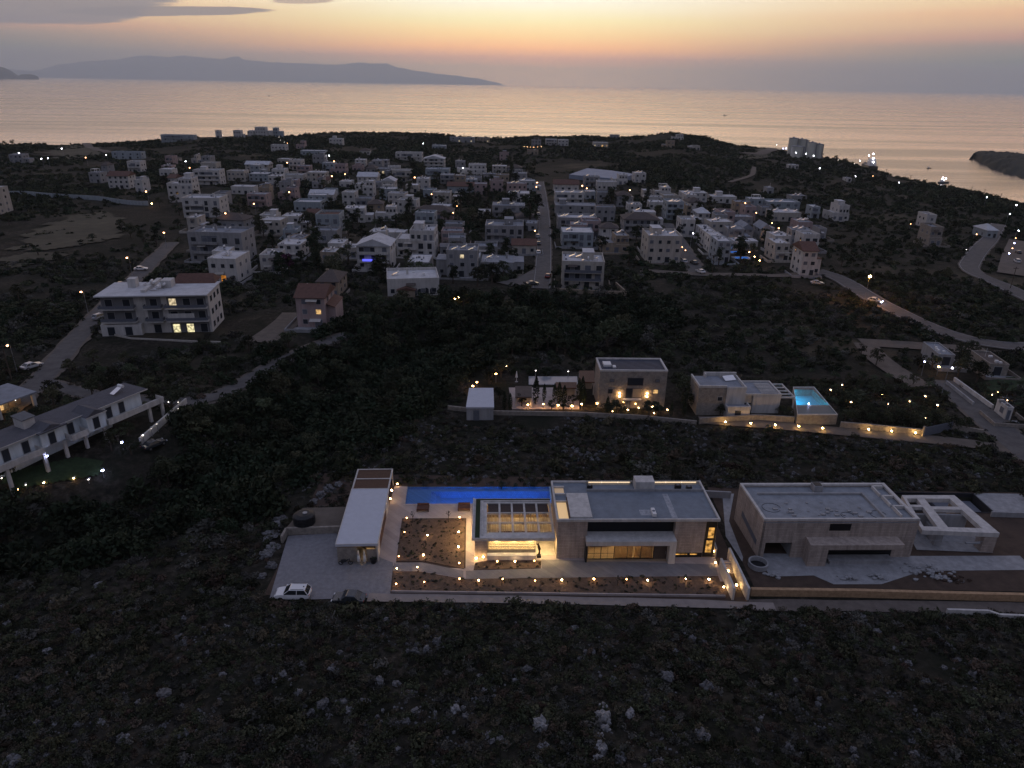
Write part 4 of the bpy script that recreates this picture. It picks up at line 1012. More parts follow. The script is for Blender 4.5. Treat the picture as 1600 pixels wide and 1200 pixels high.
m = MB(); m.wall([(31.6, 75.0), (45, 75.1), (60, 74.9), (80, 74.7), (130, 74.2)], .5, -.3, 1.05); tag(m.build('boundary_wall', mat('warm_stone', (.48, .31, .18), .9, .4, 2.2, bump=.6, bscale=6)), 'long orange-brown stone wall along the lane below the unfinished villa', 'wall')
m = MB(); m.wall([U(1480, 953, .6), U(1545, 955, .6), U(1562, 961, .6), U(1640, 964, .6)], .3, -1.2, .75); tag(m.build('roadside_parapet', M_plaster), 'white kinked parapet below the lane at the edge of the scrub', 'wall')
m = MB(); m.wall([(29.5, 99.0), (35.5, 98.6)], .3, 0, 1.2); tag(m.build('retaining_wall', M_conc), 'grey retaining wall closing the gap between the two villas', 'wall')
# ================================================================== houses of the town
COLS = {'w': M_plaster, 'c': M_cream, 'g': M_grey, 'p': M_pink, 't': M_tan, 'b': M_blue, 's': M_stone, 'k': M_conc}
FOOT = []        # (x, y, radius) of every building, kept free of scrub
M_panel = mat('solar_panel', (.8, .78, .78), .16, 0, metal=.95)
HOUSES = {}
def solve_top(x, y, py):
    lo, hi = -60, 80
    for _ in range(30):
        z = (lo + hi) / 2
        if proj(x, y, z)[1] > py: lo = z
        else: hi = z
    return z
def win(mb_f, mb_p, axis, a, w, z0, z1, at, sgn):
    """one window: frame on the wall plane, pane proud of it"""
    if axis == 'x':
        y0, y1 = (at - .06, at - .002) if sgn < 0 else (at + .002, at + .06)
        mb_f.box(a - .08, a + w + .08, y0, y1, z0 - .1, z1 + .08)
        y0, y1 = (at - .09, at - .06) if sgn < 0 else (at + .06, at + .09)
        mb_p.box(a, a + w, y0, y1, z0, z1)
    else:
        x0, x1 = (at - .06, at - .002) if sgn < 0 else (at + .002, at + .06)
        mb_f.box(x0, x1, a - .08, a + w + .08, z0 - .1, z1 + .08)
        x0, x1 = (at - .09, at - .06) if sgn < 0 else (at + .06, at + .09)
        mb_p.box(x0, x1, a, a + w, z0, z1)
def gable(o, w, d, h, rise, m, hip=False, over=.4, axis='x'):
    mb = MB(); e = over
    if axis == 'x':
        i = min(d, w) / 2 if hip else 0
        R0, R1 = (-e + i * (1 if hip else 0), d / 2, h + rise), (w + e - i * (1 if hip else 0), d / 2, h + rise)
        vs = [(-e, -e, h), (w + e, -e, h), (w + e, d + e, h), (-e, d + e, h), R0, R1]
        fs = [(0, 1, 5, 4), (2, 3, 4, 5), (1, 2, 5), (3, 0, 4), (3, 2, 1, 0)]
    else:
        vs = [(-e, -e, h), (w + e, -e, h), (w + e, d + e, h), (-e, d + e, h), (w / 2, -e + (d / 3 if hip else 0), h + rise), (w / 2, d + e - (d / 3 if hip else 0), h + rise)]
        fs = [(1, 2, 5, 4), (3, 0, 4, 5), (0, 1, 4), (2, 3, 5), (3, 2, 1, 0)]
    n = len(mb.v); mb.add(vs, fs)
    mb.add([(x, y, z - .14) for x, y, z in vs[:4]] + vs[:4], [(0, 3, 2, 1), (0, 1, 5, 4), (1, 2, 6, 5), (2, 3, 7, 6), (3, 0, 4, 7)])
    return mb.build('roof', m, o)
def heater(o, x, y, z, k=0):
    """a roof-top water heater: tilted panel under a white tank"""
    mb = MB(); mb.prism([(x, y), (x + 1.9, y), (x + 1.9, y + 1.15), (x, y + 1.15)], [z + .2, z + 1.0, z + 1.0, z + .2], [z + .28, z + 1.08, z + 1.08, z + .28])
    p = mb.build('solar_heater', M_panel, o)
    mb = MB(); mb.tube((x + 2.1, y - .1, z + 1.2), (x + 2.1, y + 1.25, z + 1.2), .28, n=8); mb.build('tank', M_white, p)
    mb = MB(); mb.box(x + 1.9, x + 1.96, y, y + .06, z, z + 1.1); mb.box(x + 1.9, x + 1.96, y + 1.09, y + 1.15, z, z + 1.1); mb.box(x + 1.9, x + 1.96, y + .06, y + 1.09, z + .5, z + .56); mb.build('stand', M_metal, p)
def house(label, l, r, base, top, dep, col='w', feats='', yaw=0.0, name='house', cat='house', phrase=None, group=None, st=None, track=True):
    rs = random.Random(label)
    F = dict((f.split(':') + ['1'])[:2] for f in feats.split())
    gx, gy, gz = GR((l + r) / 2, base)
    k = FPX / depth(gx, gy, gz)
    tot = (r - l) / k
    yw = R(yaw)
    side = dep * (abs(gx) / gy + math.tan(yw) * (1 if gx < 0 else -1))
    w = max(tot - max(side, 0) * .9, tot * .5)
    ax = l if gx < 0 else r
    x0, y0 = GR(ax, base)[:2]
    z0 = H(gx, gy)
    if gx < 0: ox, oy = x0, y0
    else: ox, oy = x0 - w * math.cos(yw), y0 - w * math.sin(yw)
    cx, cy = ox + w / 2, oy
    h = max(2.6, solve_top(cx, cy, top) - z0)
    near = gy < 330
    o = thing(name, label, cat, (ox, oy, z0), yw, group)
    HOUSES[label] = o
    if track: TRACK.append((phrase or ('the ' + label.split(' with ')[0].split(' beside ')[0].split(' behind ')[0].split(' below ')[0].split(' above ')[0]), ox + w / 2, oy + dep / 2))
    FOOT.append((ox + w / 2 - math.sin(yw) * dep / 2, oy + dep / 2, math.hypot(w, dep) / 2))
    wm = COLS[col]; rm = {'r': M_tile, 'n': M_btile, 'w': M_roofw, 'g': M_roofg}.get(F.get('roof', ''), M_roofw if col in 'wcb' else M_roofg)
    n = st or max(1, round(h / 3.15)); fh = h / n
    mb = MB(); mb.box(0, w, 0, dep, -3.0, h)
    if 'setback' in F and n > 1:
        s_ = float(F['setback']); mb = MB(); mb.box(0, w, 0, dep, -3.0, h - fh); mb.box(w * s_, w * .985, .9, dep - .02, h - fh, h)
    wl = mb.build('wall', wm, o)
    wx0, wx1, fy = (w * float(F['setback']), w * .985, .9) if 'setback' in F and n > 1 else (0, w, 0)
    if 'hip' in F or 'gab' in F:
        rise = min(2.4, dep * .22)
        gable(o, w, dep, h + .005, rise, rm if 'roof' in F else M_tile, 'hip' in F, .45, 'y' if F.get('gab') == 'y' else 'x')
    else:
        mb = MB(); mb.box(wx0 + .22, wx1 - .22, fy + .22, dep - .22, h - .06, h + .04); rf = mb.build('roof', rm, o)
        ph = .9 if 'terr' in F else .3
        mb = MB(); mb.box(wx0 - .04, wx1 + .04, fy - .04, fy + .2, h - .05, h + ph); mb.box(wx0 - .04, wx1 + .04, dep - .2, dep + .04, h - .05, h + ph)
        mb.box(wx0 - .04, wx0 + .2, fy + .2, dep - .2, h - .05, h + ph); mb.box(wx1 - .2, wx1 + .04, fy + .2, dep - .2, h - .05, h + ph); mb.build('parapet', wm, rf)
        if 'setback' in F and n > 1:
            mb = MB(); mb.box(.2, wx0 - .1, .2, dep - .2, h - fh - .05, h - fh + .05); mb.build('terrace', rm, o)
            mb = MB(); mb.box(-.03, wx0 - .05, -.03, .15, h - fh, h - fh + .8); mb.box(-.03, .15, .15, dep, h - fh, h - fh + .8); mb.build('terrace_parapet', wm, o)
        for i in range(int(F.get('sol', 0))):
            heater(o, wx0 + .8 + (wx1 - wx0 - 3) * ((i * .37 + rs.random() * .25) % 1), fy + dep * (.25 + .4 * rs.random()), h + .04)
        mb = MB()
        for i in range(rs.randint(2, 5)):
            a, b_ = rs.uniform(wx0 + .6, wx1 - 1.4), rs.uniform(fy + .6, dep - 1.2); mb.box(a, a + rs.uniform(.3, .9), b_, b_ + rs.uniform(.3, .8), h + .04, h + rs.uniform(.3, .9))
        a = rs.uniform(wx0 + .6, wx1 - .6); mb.cyl(a, dep * .6, h, h + rs.uniform(1.6, 3.0), .035, n=4); mb.box(a - .5, a + .5, dep * .6 - .02, dep * .6 + .02, h + 1.4, h + 1.46)
        mb.build('roof_clutter', rs.choice([M_conc, M_white, M_metal, M_shut]), rf)
        if 'room' in F:
            a = rs.uniform(.15, .55) if F['room'] == '1' else float(F['room']); mb = MB(); mb.box(w * a, w * a + min(3.6, w * .4), dep * .45, dep * .9, h + .04, h + 2.4); q_ = mb.build('roof_room', wm, o)
            mb = MB(); mb.box(w * a - .15, w * a + min(3.6, w * .4) + .15, dep * .45 - .15, dep * .9 + .15, h + 2.4, h + 2.55); mb.build('roof', rm, q_)
        if 'perg' in F:
            mb = MB()
            for i in range(9): mb.box(w * .25 + i * w * .06, w * .25 + i * w * .06 + .14, .3, dep * .5, h + 2.3, h + 2.45)
            for a in (.25, .73):
                for b_ in (.35, dep * .5): mb.box(w * a, w * a + .15, b_ - .1, b_ + .1, h, h + 2.3)
            mb.build('pergola', M_white if 'lit' not in F else M_plaster, o)
    if 'chim' in F:
        mb = MB(); a = rs.uniform(.1, .8); mb.box(w * a, w * a + .7, dep * .6, dep * .6 + .7, h - .5, h + 1.9); mb.box(w * a - .1, w * a + .8, dep * .6 - .1, dep * .6 + .8, h + 1.9, h + 2.05); mb.build('chimney', wm, o)
    if near and 'noyard' not in F:
        q0, q1 = -rs.uniform(1, 4), w + rs.uniform(1, 4); q2 = -rs.uniform(2.5, 4.5)
        mb = MB(); mb.box(q0, q1, q2, -.01, -2.5, .06); yd = mb.build('yard', M_conc, o)
        mb = MB(); mb.box(q0, q1, q2 - .2, q2, -2.5, rs.uniform(.6, 1.1)); mb.box(q0 - .2, q0, q2 - .2, dep * .6, -2.5, .9); mb.box(q1, q1 + .2, q2 - .2, dep * .6, -2.5, .9); mb.build('yard_wall', rs.choice([wm, M_conc, M_stone]), yd)
    # openings
    cols = max(1, min(5 if near else 4, round(w / 3.4)))
    lit = int(F.get('lit', 0)); litset = set()
    cells = [(i, j) for i in range(n) for j in range(cols)]
    for c in rs.sample(cells, min(lit, len(cells))): litset.add(c)
    balc = 'bal' in F
    for i in range(n):
        a0, a1, f_ = (wx0, wx1, fy) if i == n - 1 else (0, w, 0)
        if balc and i > 0 or 'balall' in F:
            b0, b1 = a0 + (a1 - a0) * .06, a0 + (a1 - a0) * (.94 if F.get('bal') != 'half' else .55)
            mb = MB(); mb.box(b0, b1, f_ - 1.3, f_ - .003, i * fh - .12, i * fh + .04); bl_ = mb.build('balcony', wm, o)
            mb = MB(); mb.box(b0, b1, f_ - 1.3, f_ - 1.2, i * fh + .04, i * fh + .95); mb.box(b0, b0 + .1, f_ - 1.2, f_ - .004, i * fh + .04, i * fh + .95); mb.box(b1 - .1, b1, f_ - 1.2, f_ - .004, i * fh + .04, i * fh + .95)
            mb.build('railing', (M_shut if F.get('bal') == 'dark' else wm), bl_)
        if balc and i > 0 and rs.random() < .6:
            q0 = a0 + (a1 - a0) * rs.uniform(.1, .3); q1 = q0 + (a1 - a0) * rs.uniform(.25, .5)
            mb = MB(); mb.box(q0, q1, f_ - .02, f_ - .001, i * fh + .08, i * fh + fh * .84); mb.build('recess_shade', M_shut, o)  # flat dark sheet standing in for the shade of a recess
        if near and rs.random() < .35:
            q0 = a0 + (a1 - a0) * rs.uniform(.05, .5); mb = MB(); q1 = q0 + min(3.0, (a1 - a0) * .4); zt = i * fh + fh * .86
            mb.prism([(q0, f_ - 1.2), (q1, f_ - 1.2), (q1, f_ - .005), (q0, f_ - .005)], [zt - .45, zt - .45, zt, zt], [zt - .4, zt - .4, zt + .06, zt + .06]); mb.build('awning', rs.choice([M_plaster, M_cream, M_btile]), o)
        for j in range(cols):
            cw = (a1 - a0) / cols
            door = (balc and i > 0) or (i == 0 and j == cols // 2)
            ww = min(cw * .55, 1.3 if not door else 1.8) * rs.uniform(.85, 1.1); z0_ = i * fh + (.12 if door else 1.0); z1_ = i * fh + min(fh - .35, 2.25)
            mf, mp = MB(), MB(); win(mf, mp, 'x', a0 + cw * (j + .5) - ww / 2 + rs.uniform(-.2, .2) * cw * .4, ww, z0_, z1_, f_, -1)
            pm = (M_lito if F.get('litc') == 'o' else M_lit if rs.random() < .6 else M_litw) if (i, j) in litset else (M_dark if rs.random() < .65 else M_shut)
            nm = 'door' if (door and i == 0) else 'window'
            if near:
                wf = mf.build(nm, M_frame if rs.random() < .6 else wm, o); mp.build('pane', pm, wf)
            else:
                mp.build(nm, pm, o)
        # the flank that the drone sees
        sx, sg = (w, 1) if gx < 0 else (0, -1)
        if i == n - 1 and 'setback' in F and n > 1: sx = wx1 if gx < 0 else wx0
        for j in range(max(1, min(2, int(dep / 5)))):
            d0 = dep * (.25 + .4 * j); mf, mp = MB(), MB(); win(mf, mp, 'y', d0, 1.2, i * fh + 1.0, i * fh + min(fh - .35, 2.2), sx, sg)
            pm = M_dark if rs.random() < .7 else M_shut
            if near:
                wf = mf.build('window', M_frame, o); mp.build('pane', pm, wf)
            else:
                mp.build('window', pm, o)
    if 'arch' in F:
        for (a, ww, zz_) in ((.62, 1.5, 2.3), (.74, 1.7, 2.5), (.87, 1.7, 2.5)):
            mb = MB(); c = w * a; pts = [(c - ww / 2, .3), (c + ww / 2, .3)] + [(c + ww / 2 * math.cos(t_), zz_ - .9 + ww / 2 * math.sin(t_)) for t_ in np.linspace(0, math.pi, 9)]
            mb.add([(p_[0], -.04, p_[1]) for p_ in pts], [tuple(range(len(pts)))]); mb.build('arched_window', M_dark, o)
        mb = MB(); mb.box(w * .2, w * .52, -1.8, -.01, -2, 2.2); q_ = mb.build('porch', M_tan, o)
        mb = MB(); mb.add([(w * .17, -2.1, 2.2), (w * .55, -2.1, 2.2), (w * .36, -2.1, 3.2), (w * .17, 0, 2.2), (w * .55, 0, 2.2), (w * .36, 0, 3.2)], [(0, 1, 2), (1, 4, 5, 2), (3, 0, 2, 5), (0, 3, 4, 1)]); mb.build('roof', M_tile, q_)
    for key in ('annl', 'annr'):
        if key in F:
            aw = w * float(F[key]); ah = fh * max(1, n - 1) * .96; a0, a1 = (-aw, -.003) if key == 'annl' else (w + .003, w + aw)
            mb = MB(); mb.box(a0, a1, dep * .18, dep * .92, -3, ah); q_ = mb.build('annex', wm, o)
            if 'annred' in F:
                mb = MB(); mb.prism([(a0 - .2, dep * .1), (a1, dep * .1), (a1, dep), (a0 - .2, dep)], [ah + .01, ah + .9, ah + .9, ah + .01] if key == 'annl' else [ah + .9, ah + .01, ah + .01, ah + .9], [ah + .2, ah + 1.1, ah + 1.1, ah + .2] if key == 'annl' else [ah + 1.1, ah + .2, ah + .2, ah + 1.1]); mb.build('roof', M_tile, q_)
            else:
                mb = MB(); mb.box(a0 - .05, a1, dep * .16, dep * .94, ah, ah + .25); mb.build('roof', rm, q_)
            mf, mp = MB(), MB(); win(mf, mp, 'x', (a0 + a1) / 2 - .6, 1.2, 1.0, 2.2, dep * .18, -1); wf = mf.build('window', M_frame, q_); 
            mp.build('pane', M_dark, wf)
    return o
# label | left right base top depth colour features
TOWN = '''
grey-white tall block with stepped lower wing behind a walled field|265 319 317 280 12|w|setback:.45 room:.6 annl:.01|4
white house with balcony beside the lone street lamp|288 362 340 312 13|w|bal:half chim terr|2
grey hip-roofed house behind the long grey apartment block|334 394 357 343 11|g|hip roof:n lit:0 chim|-6
long grey apartment block with a walled roof terrace|299 400 408 366 12|g|terr bal:half sol:2 chim|-3
white flat-roofed house with one orange-lit window|329 392 440 405 12|w|lit:1 litc:o sol:2|-2
white house half hidden by a purple bougainvillea|408 452 424 402 10|w|sol:2 terr|3
low white house behind the bougainvillea|436 484 404 383 11|w|chim roof:w|0
small grey hut with a bluish flat roof|501 533 408 395 8|t|sol:2 roof:w|0
old house with brown tiled roof above the pink house|497 544 464 440 12|t|hip roof:n chim|0
pink two-storey house with red tiled roof and lit ground-floor porch|466 527 511 465 11|p|gab roof:r lit:1 annr:.3 annred|0
house with blue-lit balcony and pale gabled roof|559 620 421 384 12|w|gab:y roof:w bal annr:.01|0
stepped white house with several roof terraces|620 686 400 364 14|w|setback:.35 sol:2 bal:half terr room|0
low bluish-roofed house beside the blue-lit house|637 678 430 411 13|g|roof:w|0
arched white house with brick-red porch near two lamps|606 706 463 441 14|w|terr chim sol:1 arch noyard|10
grey three-storey house with one yellow-lit window|698 749 432 395 11|g|lit:1 sol:3 annl:.35 terr|0
old flat-roofed cottage in ruins beside the street end|752 804 426 411 12|k|sol:1 chim annr:.3|0
grey house with brown shutters behind the yellow-lit window house|690 725 382 364 9|p|bal terr|0
large plain grey house with sunlit roof pergola|758 818 388 356 14|g|room:.5 sol:2 terr roof:g bal:half|0
grey-blue block with stepped roofs left of the street|769 820 340 322 12|g|sol:2 room bal|0
pale house with layered terraces above the grey-blue block|779 828 318 303 12|w|bal sol:2 setback:.3|0
low white house behind the layered terraces|813 831 294 283 9|g|terr|0
small white house in the trees by the reddish house|747 767 340 331 8|w||0
broad reddish tiled house among dark trees|646 711 342 331 12|p|hip roof:n lit:0 sol:1|0
beige cube house with tall plain walls|676 706 322 303 10|c|sol:1 terr|0
house with warm lit porch beside the beige cube house|707 722 320 308 8|c|lit:2 perg|0
long white house with dark red roof in midtown|699 742 302 291 10|b|gab roof:r sol:1|0
tan tower house among low white roofs|711 728 290 275 8|t|sol:1|0
blue-white twin of the tower house|728 746 294 281 8|b|sol:2|0
white villa cluster on the upper slope with lamp in front|714 760 274 259 12|w|setback:.4 terr sol:2|0
flat white house at the top of the street|769 792 270 260 10|c|sol:2|0
dark-roofed white house at the top of the street|793 815 271 262 10|g|hip roof:n|0
bluish block with balconies on the upper slope|665 704 280 266 12|b|bal terr sol:1|0
second bluish block a storey lower on the upper slope|688 711 287 274 10|g|bal|0
white gabled villa with wide front on the upper slope|662 696 262 248 12|w|gab:y roof:w bal|0
long terrace of white holiday flats on the upper slope|618 661 249 240 10|w|sol:2 bal terr|0
pale cube house at the top edge of the town|555 574 260 250 9|w|sol:1|0
wide low house behind the pale cube house|576 610 262 251 11|g|setback:.3|0
house with pink-lit roof slab beside a street lamp|613 645 283 268 11|c|bal terr roof:w|0
small grey house with two lit windows|589 611 272 264 9|g|lit:2|0
pair of narrow white houses with dark windows|567 588 308 284 9|w|setback:.3|0
narrow white house joined to the dark-windowed pair|597 621 300 283 10|w|gab:y roof:w|0
white house with sloping roof above the narrow houses|559 594 290 276 11|w|gab roof:w|0
low white garage block beside the narrow white houses|634 656 300 290 9|c|roof:w|0
grey house with red roof terrace above the small grey hut|495 542 362 338 12|b|roof:r terr bal:half annl:.02|2
low grey extension below the red roof terrace|486 535 376 363 9|g|terr|0
modern white house with flat and sloping roofs|460 510 331 318 12|b|roof:w terr|0
white gabled house tucked behind the modern white house|484 528 316 304 10|w|gab roof:w chim|0
row of low white sheds in a garden|362 404 303 292 8|w|roof:w|0
white hillside house with bright lit roof terrace|440 480 284 275 10|w|roof:w perg lit:1 terr|0
long white flats beside the bright lit roof terrace|480 515 284 270 10|c|roof:w sol:2|0
brown house between two street lamps|516 545 272 259 10|p|setback:.3 terr|0
tall white apartment house above the bluish shop|452 477 266 252 10|w|sol:2 terr bal|0
bluish shop with a row of small windows|390 427 283 272 11|b|roof:w|0
white house with lamp beside its gable|426 452 282 265 10|w|bal room|0
long beige house behind the bluish shop|356 390 282 269 10|c|terr|0
cream house with flat roof behind the bluish shop|384 427 268 257 10|c|room roof:w gab|0
white cluster house with pointed gables|304 355 288 268 11|w|bal room:.2 terr|3
beige house behind the white cluster|315 346 266 256 10|c|terr|0
low white house beside the lamp pair|250 278 275 265 9|w|roof:w bal|0
red-roofed white villa above the long field wall|171 217 295 275 11|w|gab roof:r|4
white balcony house above the red-roofed villa|201 231 270 254 10|w|bal terr|2
long white row house at the foot of the ridge|176 229 249 239 9|b|roof:w terr|2
squat grey house beside the white field lamps|16 48 254 242 10|g|annr:.4|3
tall pale house at the edge of the walled field|-14 9 336 296 12|c|bal|0
white house on the open slope below the ridge|424 451 238 228 10|w|terr|0
pale flat shed with two white lamps|470 513 244 236 10|b|roof:w|0
red and white house on the open slope|463 480 234 221 9|p|setback:.5|0
small white chapel-like house on the high slope|515 538 227 217 9|w|room|0
white balcony house at the top of the street row|863 904 300 288 11|w|gab roof:r sol:2|0
second house of the street row with white terrace|865 912 318 303 11|w|bal terr sol:3|0
third house of the street row with plain grey front|865 932 338 322 11|g|room:.1 sol:1|0
fourth house of the street row with wide balconies|868 932 362 343 12|g|bal sol:4 terr roof:w|0
fifth house of the street row with bright white roof|874 926 388 364 12|b|roof:w bal:half sol:1|0
big apartment house with brown corner at the street end|868 942 452 412 14|c|bal:dark sol:5 room:.5 terr|-3
bright white flats behind the street row|930 963 297 286 10|w|roof:w terr|0
small bluish house behind the street row|912 930 312 300 8|b|roof:w|0
pale low house with warm lit eaves|956 989 318 308 10|c|roof:w lit:0|0
white hill house with stacked roof terraces|1019 1048 307 294 10|w|setback:.4 perg sol:2|0
narrow house beside the stacked roof terraces|1001 1018 308 298 8|c|bal|0
long white house at the back of the eastern quarter|1059 1104 316 302 10|w|room sol:1|0
row of white houses at the eastern edge of town|1104 1150 319 308 10|w|sol:1 room|0
tall white house with three bright solar panels|1033 1066 345 318 11|b|sol:4 bal terr|0
tan house against the tall solar-panel house|1066 1079 338 322 9|t||0
white house with broad eaves behind the floodlit house|1081 1107 352 333 10|w|hip roof:w sol:2|0
floodlit white house with two small windows|1055 1084 368 346 10|w|terr|0
grey hip-roofed twin house above the large flats|967 1028 371 343 12|g|hip roof:n sol:1 bal|0
white roofs behind the hip-roofed twin house|977 1002 336 322 9|w|terr sol:1|0
large plain flats with brown base above the country track|998 1062 412 372 15|c|sol:4 terr room:.2 roof:w|0
first white unit of the stepped terrace by the pools|1106 1139 411 378 11|b|roof:w|0
second white unit of the stepped terrace by the pools|1098 1128 397 370 10|w|roof:w|0
third white unit of the stepped terrace by the pools|1091 1118 386 364 10|w|roof:w|0
fourth white unit of the stepped terrace by the pools|1085 1110 377 358 10|w|roof:w|0
brown-pink house with roof heater and wall lamp|1115 1146 356 334 10|p|sol:1 terr|0
grey gabled house with lit garden lamps|1145 1175 375 358 11|g|gab:y roof:g|0
second grey gabled house with one lit window|1175 1203 376 358 11|g|gab:y roof:g lit:1|0
long flats with rooftop clutter at the eastern edge|1186 1248 333 318 12|b|sol:2 bal terr|0
pale long flats with bright solar panels at the eastern edge|1194 1250 347 333 12|c|sol:5 roof:w|0
purplish house with white roof panels|1233 1268 362 348 11|p|sol:3|0
dark bluish house at the wood edge|1257 1279 342 324 9|b|bal|0
white villa with layered terraces at the wood edge|1283 1325 347 324 13|w|setback:.4 terr bal room:.5|0
small grey house under the purplish house|1268 1289 376 360 9|g|terr|0
low white house with parasol-like roof by the pools|1193 1232 408 382 12|c|roof:w setback:.01|0
white house with red roof at the edge of the road|1230 1271 432 392 11|w|gab roof:r annr:.5 sol:1|-2
bluish house with pyramid roof beside the loop road|1523 1556 374 360 12|b|hip roof:w|0
stone tower house on the bare slope|1431 1470 384 358 12|s|setback:.02 terr|-4
pale block behind the stone tower house|1430 1459 358 338 11|w|terr|-4
white house on the crest of the coast hill|1048 1068 219 211 9|w|setback:.4|0
long low house on the sea ridge|952 968 216 211 8|g||0
lit taverna with lamps on the sea ridge|925 950 231 223 10|c|lit:3|0
twin white blocks behind the row of six lamps|852 870 227 218 9|w|bal|0
square white block beside the row of six lamps|871 888 228 219 9|w||0
low building with two lamps on the middle ridge|745 765 222 216 9|t|lit:1|0
flat beach bar on the saddle of the ridge|703 742 222 215 9|g|lit:2|0
long white hotel wing on the western ridge|252 309 221 212 9|b|terr bal|0
small tower on the western ridge beside a lamp|338 348 211 204 6|w||0
white block on the western ridge|366 381 210 204 7|w|annr:.3|0
tall white block with roof mast on the western ridge|400 420 210 199 8|w|annl:.6 annr:.5|0
second tall block at the east end of the western ridge|428 438 211 200 7|b|annr:1|0
low white annex between the ridge blocks|388 400 211 205 7|w||0
pair of small houses under the silos|1232 1247 264 258 8|w|annl:.4|0
pale flat sheds below the harbour|1316 1330 285 281 9|w|roof:w|0
terraced house in the dark wood below the silos|1192 1208 304 294 8|k|setback:.3|0
'''
for ln in TOWN.strip().split('\n'):
    lab, nums, col, feats, yaw = [q_.strip() for q_ in ln.split('|')]
    l, r, b_, t_, d_ = map(float, nums.split())
    big = 'flats' in lab or 'block' in lab or 'apartment' in lab
    house(lab, l, r, b_, t_, d_, col, feats, float(yaw), name='apartment_block' if big else 'house', cat='apartments' if big else 'house')

# pale blue light strip on the balcony of the blue-lit house
hb = HOUSES['house with blue-lit balcony and pale gabled roof']
m = MB(); m.box(2.2, 8.6, -1.42, -1.34, 3.3, 4.1); m.build('blue_light', glow('blue_balcony', (.12, .13, 1.0), 1.3), hb)

# ================================================================== the large block of flats on the west road
ap = thing('apartment_block', 'large three-storey apartment block with long balconies by the western road', 'apartments', (*U(172, 522, 0), 0), R(7)); ref(ap, 'the large western apartment block', -88, 178)
x, y = ap.location.x, ap.location.y; ap.location.z = H(x + 12, y + 4)
FOOT.append((x + 13, y + 7, 16)); AW_, AD, AHt = 25.5, 11.5, 10.2
m = MB(); m.box(0, AW_, 0, AD, -3, AHt); m.box(-1.2, 8.6, -1.6, -.002, -3, 2.9); m.build('wall', M_plaster, ap)
m = MB(); m.box(-1.3, AW_ + .4, -1.9, AD + .3, AHt, AHt + .28); rf = m.build('roof', M_roofw, ap)
m = MB(); m.box(9.0, 10.2, 1.0, AD + 2, AHt + .28, AHt + .95); m.box(4.2, 6.2, 6, 8.4, AHt + .28, AHt + 2.6); m.box(12.6, 15.2, 5.4, 8.6, AHt + .28, AHt + 2.2); m.build('stair_head', M_plaster, rf)
q_ = MB(); q_.add([(14, 9.5, AHt + .3), (25, 9.5, AHt + .3), (25, 16, AHt + .3), (14, 16, AHt + .3), (15, 12.7, AHt + 2.3), (24, 12.7, AHt + 2.3)], [(0, 1, 5, 4), (2, 3, 4, 5), (1, 2, 5), (3, 0, 4)]); q_.build('tiled_roof', M_tile, rf)
for i, (a, b_) in enumerate(((10.6, 3), (11.6, 5.5), (8.4, 8), (12.2, 9.2), (7.2, 10))): heater(ap, a, b_ * .8, AHt + .28)
for fl_ in range(3):
    z = fl_ * 3.4
    for (a, b_) in ((-.9, 7.6), (9.9, 14.2), (15.0, 25.2)):
        if fl_ > 0:
            m = MB(); m.box(a, b_, -1.7, -.004, z - .14, z + .05); bl_ = m.build('balcony', M_plaster, ap)
            m = MB(); m.box(a, b_, -1.7, -1.62, z + .3, z + 1.0); m.box(a, a + .07, -1.62, -.01, z + .3, z + 1.0); m.box(b_ - .07, b_, -1.62, -.01, z + .3, z + 1.0); m.build('railing', M_shut, bl_)
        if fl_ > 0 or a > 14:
            m = MB(); m.box(a + .3, b_ - .3, -.02, -.001, z + .06, z + 2.75); m.build('recess_shade', mat('shaded_plaster', (.2, .2, .21), .9, .2, 1), ap)  # dark sheet paints recess shade behind the balconies
        nwin = max(1, int((b_ - a) / 3))
        for k in range(nwin):
            w_ = 1.7; x0 = a + (b_ - a) * (k + .5) / nwin - w_ / 2
            f_ = -1.602 if (fl_ == 0 and a < 0) else -.022
            mf, mp = MB(), MB(); win(mf, mp, 'x', x0, w_, z + .1, z + 2.3, f_, -1)
            pm = M_dark
            if fl_ == 0 and a > 14 and k < 2: pm = glow('kitchen_window', (1, .88, .5), 1.2, .75)
            if fl_ == 2 and a > 14 and k == 0: pm = M_litw
            wf = mf.build('window', M_frame, ap); mp.build('pane', pm, wf)
    for k in range(3):
        mf, mp = MB(), MB(); win(mf, mp, 'y', 1.6 + k * 3.3, 1.5, z + .9, z + 2.3, AW_, 1); wf = mf.build('window', M_frame, ap); mp.build('pane', M_dark, wf)
m = MB(); m.box(15.4, 22, -1.66, -1.64, 3.55, 5.6); m.build('awning', M_plaster, ap)
m = MB(); m.wall([G(155, 520)[:2], G(205, 530)[:2], G(300, 535)[:2], G(345, 537)[:2]], .3, ap.location.z - 3, ap.location.z + .5); tag(m.build('garden_wall', M_cream), 'curved pale wall below the large western apartment block', 'wall')

